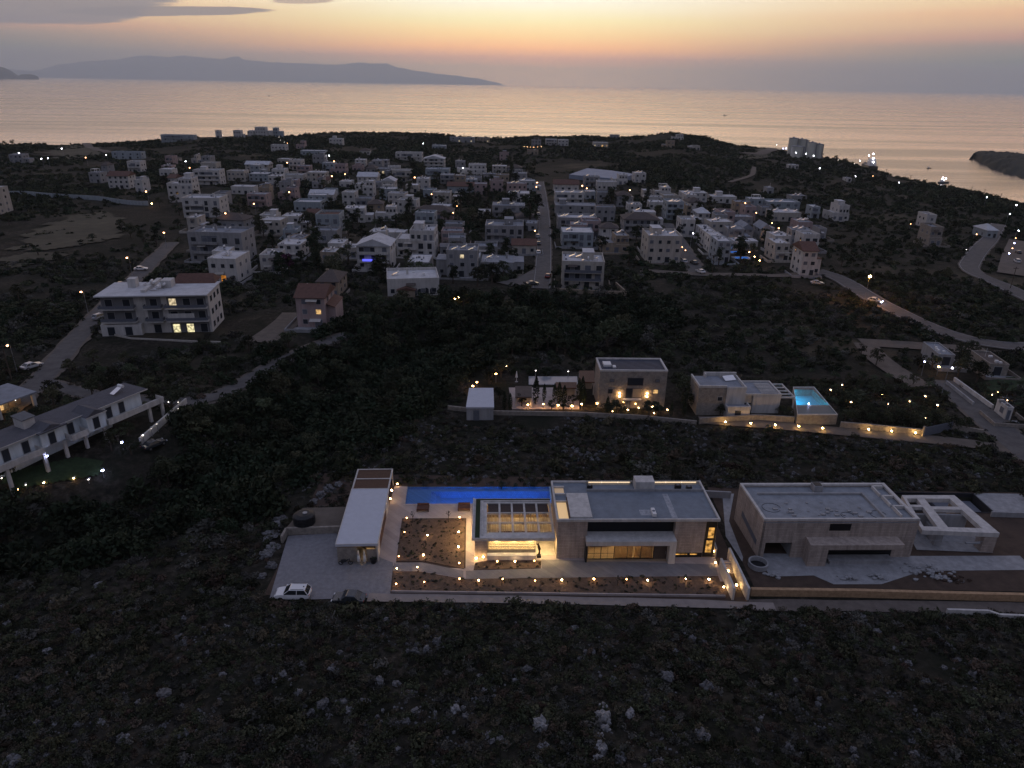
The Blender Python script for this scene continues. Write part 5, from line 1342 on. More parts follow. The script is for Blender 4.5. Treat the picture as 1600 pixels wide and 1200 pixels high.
# ================================================================== the long house at the lower left
LH0 = U(0, 692, 6.0); LH1 = U(228, 608, 6.0)
ang = math.atan2(124.5 - 102.6, -70.1 + 80.5); LL_ = math.hypot(124.5 - 102.6, 10.4) + 3.5
lx, ly = -70.1 - math.cos(ang) * LL_, 124.5 - math.sin(ang) * LL_
lh = thing('house', 'long white house with dark grey roof and balconies on pillars', 'house', (lx, ly, H(-74, 115)), ang); ref(lh, 'the long white house on pillars', -76, 114)
FOOT.append((-76, 114, 15)); z6 = 6.0 - lh.location.z
zb = z6 - 3.0
M_llw = mat('pale_blue_plaster', (.66, .72, .76), .8, .25, 1.1, streak=True)
m = MB(); m.box(0, LL_ - 1, 0.6, 6.2, zb, z6 - .2); m.box(7, 11, 0, .6, zb, z6 - .2); m.box(14.5, 18, -1.2, .6, zb - .2, z6 - .2); m.box(0, LL_ - 6, 3.2, 6.0, -3, zb); m.build('wall', M_llw, lh)
m = MB()
for (a, b_, f_) in ((14.3, 18.2, -1.5), (6.8, 11.2, -.3)):
    m.add([(a, f_, z6 - .22), (b_, f_, z6 - .22), ((a + b_) / 2, f_, z6 + .75), (a, 3, z6 - .22), (b_, 3, z6 - .22), ((a + b_) / 2, 3, z6 + .75)], [(0, 1, 2), (1, 4, 5, 2), (3, 0, 2, 5), (0, 3, 4, 1), (4, 3, 5)])
m.build('gable_roof', mat('dark_roof', (.10, .10, .115), .9, .25, 1.4, bump=.3), lh)
boxes('eaves_trim', [(14.2, 18.3, -1.56, -1.5, z6 - .36, z6 - .2), (6.7, 11.3, -.36, -.3, z6 - .36, z6 - .2), (-.5, LL_ + .3, -.06, -.002, z6 - .2, z6 + .02)], M_plaster, lh)
m = MB(); m.box(-.5, LL_ + .3, 0, 6.6, z6 - .2, z6); m.box(6.5, 11.5, -.7, 0, z6 - .2, z6);  rf = m.build('roof', mat('dark_roof', (.10, .10, .115), .9, .25, 1.4, bump=.3), lh)
m = MB(); m.box(6.6, 8.6, 3.2, 5.8, z6, z6 + 1.6); q_ = m.build('roof_room', M_plaster, rf); m = MB(); m.prism([(6.4, 3), (8.8, 3), (8.8, 6), (6.4, 6)], [z6 + 1.61, z6 + 1.61, z6 + 1.9, z6 + 1.9], [z6 + 1.7, z6 + 1.7, z6 + 2.0, z6 + 2.0]); m.build('roof', M_dark, q_)
heater(lh, LL_ - 5, 2.4, z6)
for (a, b_) in ((-1, 6.2), (11.2, 14.2), (18.2, LL_ + 2.2)):
    m = MB(); m.box(a, b_, -1.6, .598, zb - .2, zb); bl_ = m.build('balcony', M_plaster, lh)
    m = MB(); m.box(a, b_, -1.6, -1.5, zb, zb + .9); m.box(a, a + .1, -1.5, .59, zb, zb + .9); m.box(b_ - .1, b_, -1.5, .59, zb, zb + .9); m.build('railing', M_plaster, bl_)
for (a, b_) in ((.2, -1.2), (6.4, -.9), (10.8, .3), (14.4, .1), (18.0, -.2), (LL_ - 1, -1.2), (LL_ + 1.8, -1.2)):
    m = MB(); m.box(a - .25, a + .25, b_ - .25, b_ + .25, -3, zb - .2); m.build('pillar', M_plaster, lh)
for a in (1.0, 4.2, 8.3, 12.0, 15.6, 19.4, 22): 
    f_ = 0 if 7 < a < 11 else -1.2 if 14.5 < a < 18 else .6
    mf, mp = MB(), MB(); win(mf, mp, 'x', a, 1.1, zb + .15, zb + 2.2, f_, -1); wf = mf.build('window', M_frame, lh); mp.build('pane', M_dark, wf)
mf, mp = MB(), MB(); win(mf, mp, 'y', 2.5, 1.4, zb + .15, zb + 2.2, LL_ - 1, 1); wf = mf.build('window', M_frame, lh); mp.build('pane', M_dark, wf)
patch('lawn', [(0, 768), (2, 744), (60, 728), (120, 716), (165, 722), (160, 742), (90, 754), (30, 765)], mat('dark_lawn', (.03, .052, .02), .95, .5, 1.2, bump=.8, bscale=9), .12, .45)
gw = MB(); wp = [G(220, 695)[:2], G(246, 672)[:2], G(268, 652)[:2], G(292, 632)[:2]]; gw.gwall(wp, .3, 1.4, 2.5); tag(gw.build('garden_wall', M_plaster), 'white garden wall with small lamps east of the long white house', 'wall')
# the neighbour with the orange lit terrace
nh = thing('house', 'white house with orange-lit terrace at the edge of the road junction', 'house', (-100.8, 114.6, H(-98, 122)), ang); ref(nh, 'the orange-lit terrace house', -98, 123); FOOT.append((-99, 124, 8))
m = MB(); m.box(2, 12, 4.5, 9, -3, 3.0); m.box(0, 9.5, 5.2, 9, 3.0, 6.2); m.build('wall', M_blue, nh)
m = MB(); m.box(1.5, 15.5, .2, 9.4, 3.0, 3.25); m.box(-.3, 9.9, 4.8, 9.3, 6.2, 6.42); m.build('roof', M_roofg, nh)
m = MB(); m.box(14.6, 15.2, .5, 1.1, -3, 3.0); m.box(8, 8.5, .5, 1.0, -3, 3.0); m.box(14.6, 15.2, 6.5, 7.1, -3, 3.0); m.build('pillar', M_plaster, nh)
m = MB(); m.box(12.05, 14.4, 4.4, 4.55, 0, 2.9); m.build('lit_wall', M_tan, nh)
m = MB(); m.box(9, 13.5, 2.6, 2.8, 2.9, 2.98); m.build('lamp', glow('terrace_lamp', (1, .5, .14), 16), nh)
mf, mp = MB(), MB(); win(mf, mp, 'x', 9.2, 1.8, .1, 2.3, 4.5, -1); wf = mf.build('door', M_frame, nh); mp.build('pane', M_lit, wf)

# ================================================================== the middle row: stone house, terraces, white pool villa
sx, sy = 17.7, 132.5
sh = thing('stone_house', 'tall stone house with solar roof and glowing wall lamps', 'house', (sx, sy, H(sx + 6, sy + 3)), R(1.5)); ref(sh, 'the tall stone house', 24.5, 136); FOOT.append((24.5, 136, 8.5))
SW_, SD, SHt = 13.6, 6.9, 8.1
m = MB(); m.box(0, SW_, 0, SD, -2, SHt); m.build('wall', M_stone, sh)
m = MB(); m.box(.3, SW_ - .3, .3, SD - .3, SHt - .05, SHt + .06); rf = m.build('roof', mat('solar_tiles', (.07, .078, .105), .65, .3, 1.2, spec=.15, brick=(1.6, .5, .02)), sh)
m = MB(); m.box(-.05, SW_ + .05, -.05, .3, SHt, SHt + .35); m.box(-.05, SW_ + .05, SD - .3, SD + .05, SHt, SHt + .35); m.box(-.05, .3, .3, SD - .3, SHt, SHt + .35); m.box(SW_ - .3, SW_ + .05, .3, SD - .3, SHt, SHt + .35); m.build('parapet', M_plaster, rf)
m = MB(); m.box(1.0, 2.6, 2.5, 4.5, SHt + .07, SHt + .5); m.box(2.8, 3.4, 1.6, 2.6, SHt + .07, SHt + .4); m.build('roof_unit', M_white, rf)
for (a, w_, z0, z1, pm) in ((5.7, 3.1, 5.2, 6.7, M_dark), (5.5, 1.2, 2.4, 4.4, M_dark), (6.9, 1.8, 2.5, 4.4, MATS['room_wall']), (1.9, .8, 3.4, 4.2, M_dark), (11.1, .9, 3.4, 4.2, M_lit), (2.1, .8, 5.9, 6.4, M_shut), (11.3, .8, 5.9, 6.4, M_shut), (5.3, 1.2, .1, 2.0, M_shut)):
    mf, mp = MB(), MB(); win(mf, mp, 'x', a, w_, z0, z1, 0, -1); wf = mf.build('window' if z0 > .5 else 'door', M_btile, sh); mp.build('pane', pm, wf)
m = MB(); m.box(5.0, 8.6, -.9, -.01, 2.1, 2.3); m.build('porch_roof', M_plaster, sh)
for a in (4.2, 9.8):
    m = MB(); m.box(a - .12, a + .12, -.3, -.01, 3.0, 3.3); q_ = m.build('wall_lamp', M_black, sh); m = MB(); m.ball((a, -.32, 2.85), .2, 1); m.ball((a, -.32, 3.5), .17, 1); m.build('bulb', glow('facade_bulb', (1, .55, .2), 60), q_)
m = MB(); m.box(4.95, 5.15, -.35, -.02, 1.5, 1.7); q_ = m.build('wall_lamp', M_black, sh); m = MB(); m.ball((5.05, -.4, 1.5), .17, 1); m.ball((7.6, -.4, 1.2), .14, 1); m.build('bulb', M_bulb, q_)
# terraces west of it
m = MB(); m.poly([P(795, 606), P(905, 606), P(905, 640), P(800, 640)], .12); struct(m.build('terrace', M_pave))
tp = thing('swimming_pool', 'still pale pool on the terrace west of the tall stone house', 'pool', (0, 0, .0)); m = MB(); m.prism([P(826, 589), P(902, 589), P(903, 602), P(826, 602)], .1, .2); m.build('basin', M_conc, tp)
m = MB(); m.poly([P(827, 590), P(901, 590), P(902, 601), P(827, 601)], .21); m.build('water', mat('still_water', (.25, .27, .3), .08, .1, 1, spec=.6), tp)
for (l, r, t_, b_, hh, lb) in ((868, 901, 597, 606, 2.6, 'low brown flat-roofed pavilion in the middle of the pool terrace'), (905, 929, 579, 597, 3.0, 'brown flat-roofed annex against the tall stone house'), (805, 831, 603, 620, 2.6, 'brown pergola at the west end of the pool terrace')):
    p4_ = [U(l, b_, hh), U(r, b_, hh), U(r, t_, hh), U(l, t_, hh)]
    cx = sum(p[0] for p in p4_) / 4; cy = sum(p[1] for p in p4_) / 4; o = thing('pavilion', lb, 'outbuilding', (cx, cy, H(cx, cy)))
    pts = [(p[0] - cx, p[1] - cy) for p in p4_]
    m = MB(); m.prism(pts, hh - .25, hh); m.build('roof', M_wood if 'pergola' not in lb else M_btile, o)
    m = MB()
    for p in pts: m.box(p[0] * .93 - .12, p[0] * .93 + .12, p[1] * .93 - .12, p[1] * .93 + .12, 0, hh - .25)
    m.build('post', M_plaster, o)
    m = MB(); m.prism([(p[0] * .9, max(p[1], 0) * .9 + .1) for p in pts], 0, hh - .26); m.build('wall', M_cream, o)
x, y = P(807, 597); o = thing('folded_parasol', 'white parasol standing on the pool terrace of the stone house', 'parasol', (x, y, .1)); m = MB(); m.cyl(0, 0, 0, 2.6, .04, n=6); m.build('pole', M_white, o); m = MB(); m.cyl(0, 0, 1.1, 2.5, .28, .06, 8); m.build('canopy', M_white, o); m = MB(); m.cyl(0, 0, 0, .1, .35, n=10); m.build('base', M_metal, o)
p4_ = [U(728, 636, 2.9), U(772, 636, 2.9), U(771, 606, 2.9), U(733, 606, 2.9)]
o = thing('shed', 'low grey flat-roofed shed at the west end of the middle row', 'shed', (p4_[0][0], p4_[0][1], H(*p4_[0]) + 0)); ref(o, 'the low grey shed', -6, 130); FOOT.append((-6, 130, 6))
pts = [(p[0] - p4_[0][0], p[1] - p4_[0][1]) for p in p4_]
m = MB(); m.prism(pts, 2.6, 2.9); m.build('roof', MATS['smooth_white_roof'], o); m = MB(); m.prism([(p[0] * .96 + .1, p[1] * .97 + .15) for p in pts], -1, 2.6); m.build('wall', M_conc, o); mf, mp = MB(), MB(); win(mf, mp, 'x', 1.5, 1.0, .1, 2.1, .15, -1); mf.build('door', M_shut, o)
m = MB(); m.gwall([G(700, 640)[:2], G(772, 648)[:2], G(900, 650)[:2], G(1000, 655)[:2], G(1088, 664)[:2]], .4, .9); tag(m.build('boundary_wall', M_stone), 'long grey stone wall below the tall stone house', 'wall')
# the white pool villa
VV = thing('pool_villa', 'white and stone villa with turquoise pool and stepped flat roofs', 'house', (37.2, 130.0, 0), R(2)); ref(VV, 'the turquoise pool villa', 48, 134); FOOT.append((47, 135, 12)); VV.location.z = H(47, 131)
m = MB(); m.box(0, 5.6, 0, 6.2, -2, 6.0); m.build('wall', M_stone, VV)
m = MB(); m.box(5.6, 9.4, -.4, 5.9, -2, 5.7); m.box(11.6, 17.2, .9, 7.8, -2, 3.9); m.box(9.4, 11.6, 1.6, 7.6, -2, 3.75); m.box(5.6, 10.0, -2.4, -.4, -2, 2.5); m.build('white_wall', M_plaster, VV)
m = MB(); m.box(.25, 5.6, .25, 6.0, 6.0, 6.06); m.box(5.6, 9.2, -.2, 5.8, 5.7, 5.78); m.box(9.5, 17.0, 1.2, 7.6, 3.9, 3.97); m.box(5.9, 9.8, -2.2, -.4, 2.5, 2.55); rf = m.build('roof', M_roofg, VV)
m = MB()
m.box(-.05, 5.6, -.05, .25, 6, 6.45); m.box(-.05, .25, .25, 6.2, 6, 6.45); m.box(2.6, 2.9, 5.2, 6.4, 6, 6.8); m.box(2.6, 9.4, 6.2, 6.5, 5.6, 6.8); m.box(5.6, 9.45, -.45, -.2, 5.7, 6.3); m.box(9.2, 9.45, -.2, 6.2, 5.7, 6.3)
m.box(9.4, 17.3, .85, 1.1, 3.9, 4.3); m.box(17.0, 17.3, 1.1, 7.9, 3.9, 4.3); m.box(9.4, 17.0, 7.6, 7.9, 3.9, 4.3); m.box(5.55, 10.05, -2.45, -2.2, 2.5, 3.0); m.box(9.8, 10.05, -2.2, -.4, 2.5, 3.0)
m.build('parapet', M_plaster, rf)
m = MB()
for i in range(7): m.box(13.4, 16.6, 1.8 + i * .75, 2.05 + i * .75, 4.1, 4.25)
m.box(17.3, 20.2, 1.0, 1.25, 3.3, 3.6); m.box(19.95, 20.2, 1.25, 8, 3.3, 3.6); m.box(17.3, 19.95, 7.75, 8, 3.3, 3.6)
for i in range(3): m.box(17.3, 19.95, 2.6 + i * 1.7, 2.85 + i * 1.7, 3.35, 3.58)
m.box(19.95, 20.2, 1.0, 1.25, -1, 3.3); m.build('pergola', M_plaster, VV)
m = MB(); m.prism([(6.4, 3.6), (8.8, 4.2), (8.4, 5.4), (6.0, 4.8)], [5.9, 5.9, 6.5, 6.5], [6.0, 6.0, 6.6, 6.6]); m.build('solar_panel', M_panel, VV)
for (a, w_, z0, z1, f_) in ((4.0, .9, 3.2, 4.0, 0), (7.0, 1.2, .1, 2.1, -2.4), (10.0, .7, .6, 2.0, 1.6), (10.9, .6, .6, 2.0, 1.6)):
    mf, mp = MB(), MB(); win(mf, mp, 'x', a, w_, z0, z1, f_, -1); wf = mf.build('window', M_frame, VV); mp.build('pane', M_dark, wf)
tpz = 2.0
q4 = [U(1246, 649, tpz), U(1309, 649, tpz), U(1272, 605.5, tpz), U(1239, 605.5, tpz)]
pl = thing('swimming_pool', 'turquoise lit pool raised on a stone terrace beside the white villa', 'pool', (0, 0, 0))
wq = [U(1244, 633, tpz), U(1294, 633, tpz), U(1270, 608.5, tpz), U(1241, 608.5, tpz)]
zg = H(60, 133)
def ring(mb, outer, inner, z0, z1):
    n = len(outer)
    for i in range(n):
        j = (i + 1) % n; mb.prism([outer[i], outer[j], inner[j], inner[i]], z0, z1)
m = MB(); ring(m, q4, wq, zg - 1, tpz); m.build('terrace', M_stone, pl)
m = MB(); m.prism(wq, zg - 1, .5); m.build('basin', mat('turquoise_tiles', (.35, .6, .62), .4, .1, 2), pl)
m = MB(); m.poly([lerp2(wq[0], wq[2], .003), lerp2(wq[1], wq[3], .003), lerp2(wq[2], wq[0], .003), lerp2(wq[3], wq[1], .003)], tpz - .1); m.build('water', wm, pl)
m = MB(); m.prism([lerp2(q4[0], q4[3], .04), lerp2(q4[1], q4[2], .04), lerp2(q4[1], q4[2], .3), lerp2(q4[0], q4[3], .3)], tpz + .004, tpz + .05); m.build('cover', mat('dark_pool_cover', (.02, .06, .09), .3, .2), pl)
m = MB(); ring(m, q4, [lerp2(q4[i], q4[(i + 2) % 4], .02) for i in range(4)], tpz + .06, tpz + .2); m.build('kerb', M_plaster, pl)
wi = [lerp2(wq[i], wq[(i + 2) % 4], .012) for i in range(4)]
m = MB(); m.wall([wi[0], wi[1]], .08, tpz - .55, tpz - .35); m.wall([wi[3], wi[0]], .08, tpz - .55, tpz - .35); m.build('hidden_light_strip', glow('turquoise_lamp', (.05, .62, .95), 26), pl)  # hidden strips added along the inner walls to brighten the water
x, y = lerp2(wq[0], wq[2], .22); m = MB(); m.cyl(x, y, .51, .56, .13, n=10); m.build('underwater_lamp', glow('turquoise_spot', (.1, .5, 1), 90), pl)
x, y = U(1262, 631, tpz); m = MB(); m.ball((x, y - .5, tpz + .25), .14, 1); tag(m.build('pool_lamp', M_bulbb), 'blue-white lamp at the edge of the turquoise pool', 'lamp')
m = MB(); m.wall([P(1312, 668), P(1360, 672), P(1440, 680)], .35, -1, 1.3); tag(m.build('boundary_wall', M_stone), 'stone wall with small lamps east of the turquoise pool terrace', 'wall')
m = MB(); m.wall([P(1092, 662), P(1180, 656.5), P(1240, 660)], .35, -1, 1.3); tag(m.build('boundary_wall', M_stone), 'stone wall with small lamps below the turquoise pool villa', 'wall')
o = thing('driveway_gate', 'wide dark sliding gate at the end of the lamp-lit wall', 'gate', (*P(1441, 682), 0)); x1, y1 = P(1487, 672); L_ = math.hypot(x1 - o.location.x, y1 - o.location.y); o.rotation_euler.z = math.atan2(y1 - o.location.y, x1 - o.location.x)
m = MB(); m.box(.2, L_ - .2, -.05, .05, .05, 1.9); m.build('panel', M_shut, o); m = MB(); m.box(-.2, .2, -.2, .2, 0, 2.2); m.box(L_ - .2, L_ + .2, -.2, .2, 0, 2.2); m.build('post', M_stone, o)
m = MB(); m.wall([P(1487, 672), P(1535, 680)], .4, -1, 1.2); tag(m.build('boundary_wall', M_stone), 'short stone wall between the dark gate and the lane corner', 'wall')
m = MB(); m.wall([P(1490, 596), P(1550, 640)], .35, -1, 1.1); tag(m.build('boundary_wall', M_plaster), 'straight pale wall along the road beside the orchard', 'wall')
m = MB(); m.wall([P(1478, 600), P(1520, 634)], .3, -1, .9); tag(m.build('hedge_wall', M_conc), 'grey kerb wall on the orchard side of the road', 'wall')
for (lb, l, r, b_, t_, d_, c_l, f_) in (('low house with white and warm lamps by the orchard', 1440, 1488, 572, 567, 9, 'k', 'roof:g'), ('ruined stone farmhouse beside the orchard lamps', 1515, 1572, 588, 570, 9, 's', 'roof:n'), ('small white gatehouse at the road below the orchard', 1560, 1578, 657, 645, 4, 'w', '')):
    house(lb, l, r, b_, t_, d_, c_l, f_, -6)
# other walls
m = MB(); m.gwall([G(-20, 304)[:2], G(60, 307)[:2], G(120, 311)[:2], G(180, 317)[:2], G(232, 321)[:2]], .4, 2.4); tag(m.build('field_wall', M_blue), 'long pale bluish wall across the dry field', 'wall')
zt = H(15, 212)
m = MB(); m.wall([G(868, 456)[:2], G(945, 462)[:2], G(978, 462)[:2], G(962, 448)[:2]], .4, zt - 4, zt + 2.2); tag(m.build('retaining_wall', M_tan), 'angular retaining wall below the big apartment house at the street end', 'wall')
p4_ = [G(889, 279)[:2], G(918, 283)[:2], G(970, 286)[:2], G(990, 280)[:2], G(955, 275)[:2], G(917, 272)[:2]]
zt = max(H(*p) for p in p4_); m = MB(); m.prism(p4_, zt - 2, zt + 2.6); o = thing('greenhouse', 'wide pale plastic greenhouse behind the town', 'greenhouse', (0, 0, 0)); m.build('cover', mat('plastic_cover', (.26, .3, .38), .7, .2, .15), o)
for i, (px, py) in enumerate(((1144, 388), (1151, 395), (1159, 404))):
    x, y, z = G(px, py); o = thing('swimming_pool', ['small pool farthest from the road beside the white terrace', 'middle one of three small pools beside the white terrace', 'bright blue small pool with lamp beside the white terrace'][i], 'pool', (x, y, z + .1), R(8))
    m = MB(); m.box(-3.6, 3.6, -2.4, 2.4, -1, .25); m.build('terrace', M_conc, o); m = MB(); m.box(-2.8, 2.8, -1.5, 1.5, .255, .28); m.build('water', glow('glowing_pool_water', (.06, .22, .75), [.5, .5, .95][i]), o)  # pool light is put into the water itself as emission
# ================================================================== plants
def leafmesh(name, m, n, shape, leaf, seed, flat=.0):
    """many leaf-sized quads spread over clumps"""
    g = np.random.default_rng(seed)
    c = shape(g, n)                                    # n x 3 leaf centres, n x 3 outward directions
    P_, D_ = c
    nrm = D_ + g.normal(0, .55, (n, 3)); nrm /= np.linalg.norm(nrm, axis=1)[:, None] + 1e-9
    a = np.cross(nrm, g.normal(0, 1, (n, 3))); a /= np.linalg.norm(a, axis=1)[:, None] + 1e-9
    b = np.cross(nrm, a)
    s = leaf * g.uniform(.55, 1.35, n)[:, None]
    V = np.stack([P_ - a * s, P_ - b * s * .55, P_ + a * s, P_ + b * s * .55], 1).reshape(-1, 3)
    me = bpy.data.meshes.new(name)
    me.vertices.add(len(V)); me.vertices.foreach_set('co', V.ravel())
    me.loops.add(len(V)); me.loops.foreach_set('vertex_index', np.arange(len(V)))
    me.polygons.add(n); me.polygons.foreach_set('loop_start', np.arange(n) * 4); me.polygons.foreach_set('loop_total', np.full(n, 4))
    me.update(); me.validate(); me.materials.append(m)
    return me
def clumps(k, box, rad, lift=0.0, hollow=.55):
    def f(g, n):
        th = g.uniform(0, 6.283, k); rr = np.sqrt(g.uniform(0, 1, k)); hz = g.uniform(0, 1, k)
        cx = np.stack([box[0] * rr * np.cos(th) * (1 - .45 * hz), box[1] * rr * np.sin(th) * (1 - .45 * hz), lift + box[2] * hz], 1)
        cr = rad * g.uniform(.6, 1.25, k)
        i = g.integers(0, k, n)
        d = g.normal(0, 1, (n, 3)); d /= np.linalg.norm(d, axis=1)[:, None]; d[:, 2] = np.where(d[:, 2] < -.35, -d[:, 2], d[:, 2])
        r = cr[i] * g.uniform(hollow, 1.0, n)
        p = cx[i] + d * r[:, None] * np.array([1, 1, .8]); p[:, 2] = np.maximum(p[:, 2], .03)
        return p, d
    return f
def cone(w, h, lift):
    def f(g, n):
        t_ = g.uniform(0, 1, n) ** .8; th = g.uniform(0, 6.283, n); r = w * np.sin(math.pi * np.clip(t_ * .9 + .12, 0, 1)) ** .7 * g.uniform(.7, 1.05, n)
        return np.stack([r * np.cos(th), r * np.sin(th), lift + h * t_], 1), np.stack([np.cos(th), np.sin(th), np.full(n, .3)], 1)
    return f
L_green = mat('leaf_green', (.053, .058, .033), .8, .4, 3, rnd=.65, spec=.15)
L_olive = mat('leaf_olive', (.058, .068, .038), .8, .4, 3, rnd=.6, spec=.15)
L_pine = mat('leaf_pine', (.027, .038, .02), .8, .4, 3, rnd=.4, spec=.15)
L_grey = mat('scrub_grey', (.092, .09, .078), .85, .4, 5, rnd=.65, spec=.1)
L_brown = mat('scrub_brown', (.08, .062, .044), .85, .4, 5, rnd=.6, spec=.1)
L_purple = mat('purple_bloom', (.09, .025, .06), .8, .4, 3, spec=.1)
M_bark = mat('bark', (.09, .07, .055), .9, .3, 4)
M_rock = mat('limestone', (.2, .198, .205), .9, .8, 3.5, bump=.9, bscale=7, rnd=.25)
M_rockp = mat('pale_limestone', (.36, .355, .36), .9, .7, 3.0, bump=.9, bscale=8)
SRC = []
def src(name, me):
    o = bpy.data.objects.new(name, me); return o
BUSH = [src('bush_source', leafmesh('bush', mm, 150, clumps(9, (.55, .55, .35), .34), .11, 20 + i)) for i, mm in enumerate((L_green, L_grey, L_brown, L_green, L_grey))]
def tuft(g, n):
    th = g.uniform(0, 6.283, n); t_ = g.uniform(.1, 1, n); r = .12 + .5 * t_ * g.uniform(.3, 1, n)
    return np.stack([r * np.cos(th), r * np.sin(th), .1 + .65 * t_ * (1 - .4 * r)], 1), np.stack([np.cos(th) * .5, np.sin(th) * .5, np.full(n, .4)], 1)
L_dry = mat('dry_grass', (.125, .108, .078), .9, .4, 5, rnd=.4, spec=.1)
BUSH += [src('tuft_source', leafmesh('tuft', L_dry, 110, tuft, .09, 33)), src('bush_source', leafmesh('bush', L_green, 210, clumps(14, (.8, .8, .55), .4), .12, 34))]
SHRUB = [src('shrub_source', leafmesh('shrub', mm, 170, clumps(10, (.75, .75, .7), .42), .14, 40 + i)) for i, mm in enumerate((L_green, L_olive, L_pine, L_grey))]
DARKS = [src('thicket_source', leafmesh('thicket', L_pine, 260, clumps(14, (.8, .8, .9), .42), .13, 80 + i)) for i in range(3)]
FARB = [src('wood_source', leafmesh('wood', mm, 80, clumps(7, (.6, .6, .5), .42), .2, 60 + i)) for i, mm in enumerate((L_green, L_olive, L_pine, L_pine))]
def rockmesh(seed):
    bm = bmesh.new(); bmesh.ops.create_icosphere(bm, subdivisions=3, radius=1)
    for v in bm.verts:
        k = 1 + .55 * mnoise.noise(v.co * 1.1 + Vector((seed * 3.1, 0, 0))) + .3 * mnoise.noise(v.co * 2.7 + Vector((0, seed * 5.0, 0))) + .16 * abs(mnoise.noise(v.co * 6 + Vector((0, seed * 5.0, 3))))
        v.co = Vector((v.co.x * k, v.co.y * k * .8, v.co.z * k * .75))
    me = bpy.data.meshes.new('rock'); bm.to_mesh(me); bm.free(); me.materials.append(M_rock); return me
def crag(seed):
    """a jagged, weathered piece of limestone"""
    g = random.Random(seed); bm = bmesh.new(); bmesh.ops.create_icosphere(bm, subdivisions=3, radius=1); o_ = Vector((seed * 7.3, seed * 2.1, 0))
    for v in bm.verts:
        c = v.co.copy(); k = 1 + .7 * mnoise.noise(c * 1.4 + o_) + .45 * mnoise.noise(c * 3.1 + o_) - .35 * abs(mnoise.noise(c * 5.5 + o_)) + .15 * mnoise.noise(c * 11 + o_)
        k = max(.25, k); v.co = Vector((c.x * k * 1.1, c.y * k * .8, c.z * k * (1.0 if seed % 2 else .6)))
    me = bpy.data.meshes.new('rock'); bm.to_mesh(me); bm.free(); me.materials.append(M_rock); return me
ROCKM = [crag(i) for i in range(9)]
ROCKS = [src('rock_source', me) for me in ROCKM]
def scatter(name, pts, sc, variants, seed=0, tilt=.15, rz=True):
    pts = np.asarray(pts, np.float32); n = len(pts); g = np.random.default_rng(seed)
    me = bpy.data.meshes.new(name); me.vertices.add(n); me.vertices.foreach_set('co', pts.ravel()); me.update()
    a = me.attributes.new('sc', 'FLOAT_VECTOR', 'POINT'); sv = np.repeat(np.asarray(sc, np.float32)[:, None], 3, 1) * g.uniform(.8, 1.25, (n, 3)).astype(np.float32); a.data.foreach_set('vector', sv.ravel())
    a = me.attributes.new('ro', 'FLOAT_VECTOR', 'POINT'); a.data.foreach_set('vector', np.stack([g.normal(0, tilt, n), g.normal(0, tilt, n), g.uniform(0, 6.283, n)], 1).astype(np.float32).ravel())
    o = bpy.data.objects.new(name, me); COL.objects.link(o); o['kind'] = 'stuff'
    c = bpy.data.collections.new(name + '_source')
    for v in variants: c.objects.link(v)
    ng = bpy.data.node_groups.new(name, 'GeometryNodeTree'); ng.interface.new_socket('Geometry', in_out='INPUT', socket_type='NodeSocketGeometry'); ng.interface.new_socket('Geometry', in_out='OUTPUT', socket_type='NodeSocketGeometry')
    gi, go = ng.nodes.new('NodeGroupInput'), ng.nodes.new('NodeGroupOutput')
    ip = ng.nodes.new('GeometryNodeInstanceOnPoints'); ci = ng.nodes.new('GeometryNodeCollectionInfo'); ci.inputs['Collection'].default_value = c; ci.inputs['Separate Children'].default_value = True; ci.inputs['Reset Children'].default_value = True
    ip.inputs['Pick Instance'].default_value = True
    for nm, sk in (('sc', 'Scale'), ('ro', 'Rotation')):
        na = ng.nodes.new('GeometryNodeInputNamedAttribute'); na.data_type = 'FLOAT_VECTOR'; na.inputs['Name'].default_value = nm; ng.links.new(na.outputs['Attribute'], ip.inputs[sk])
    rv = ng.nodes.new('FunctionNodeRandomValue'); rv.data_type = 'INT'; 
    for s_ in rv.inputs:
        if s_.name == 'Max' and s_.type == 'INT': s_.default_value = len(variants) - 1
        if s_.name == 'Min' and s_.type == 'INT': s_.default_value = 0
    ov = [s_ for s_ in rv.outputs if s_.type == 'INT'][0]
    ng.links.new(ov, ip.inputs['Instance Index'])
    ng.links.new(gi.outputs[0], ip.inputs['Points']); ng.links.new(ci.outputs[0], ip.inputs['Instance']); ng.links.new(ip.outputs[0], go.inputs[0])
    md = o.modifiers.new('scatter', 'NODES'); md.node_group = ng
    return o
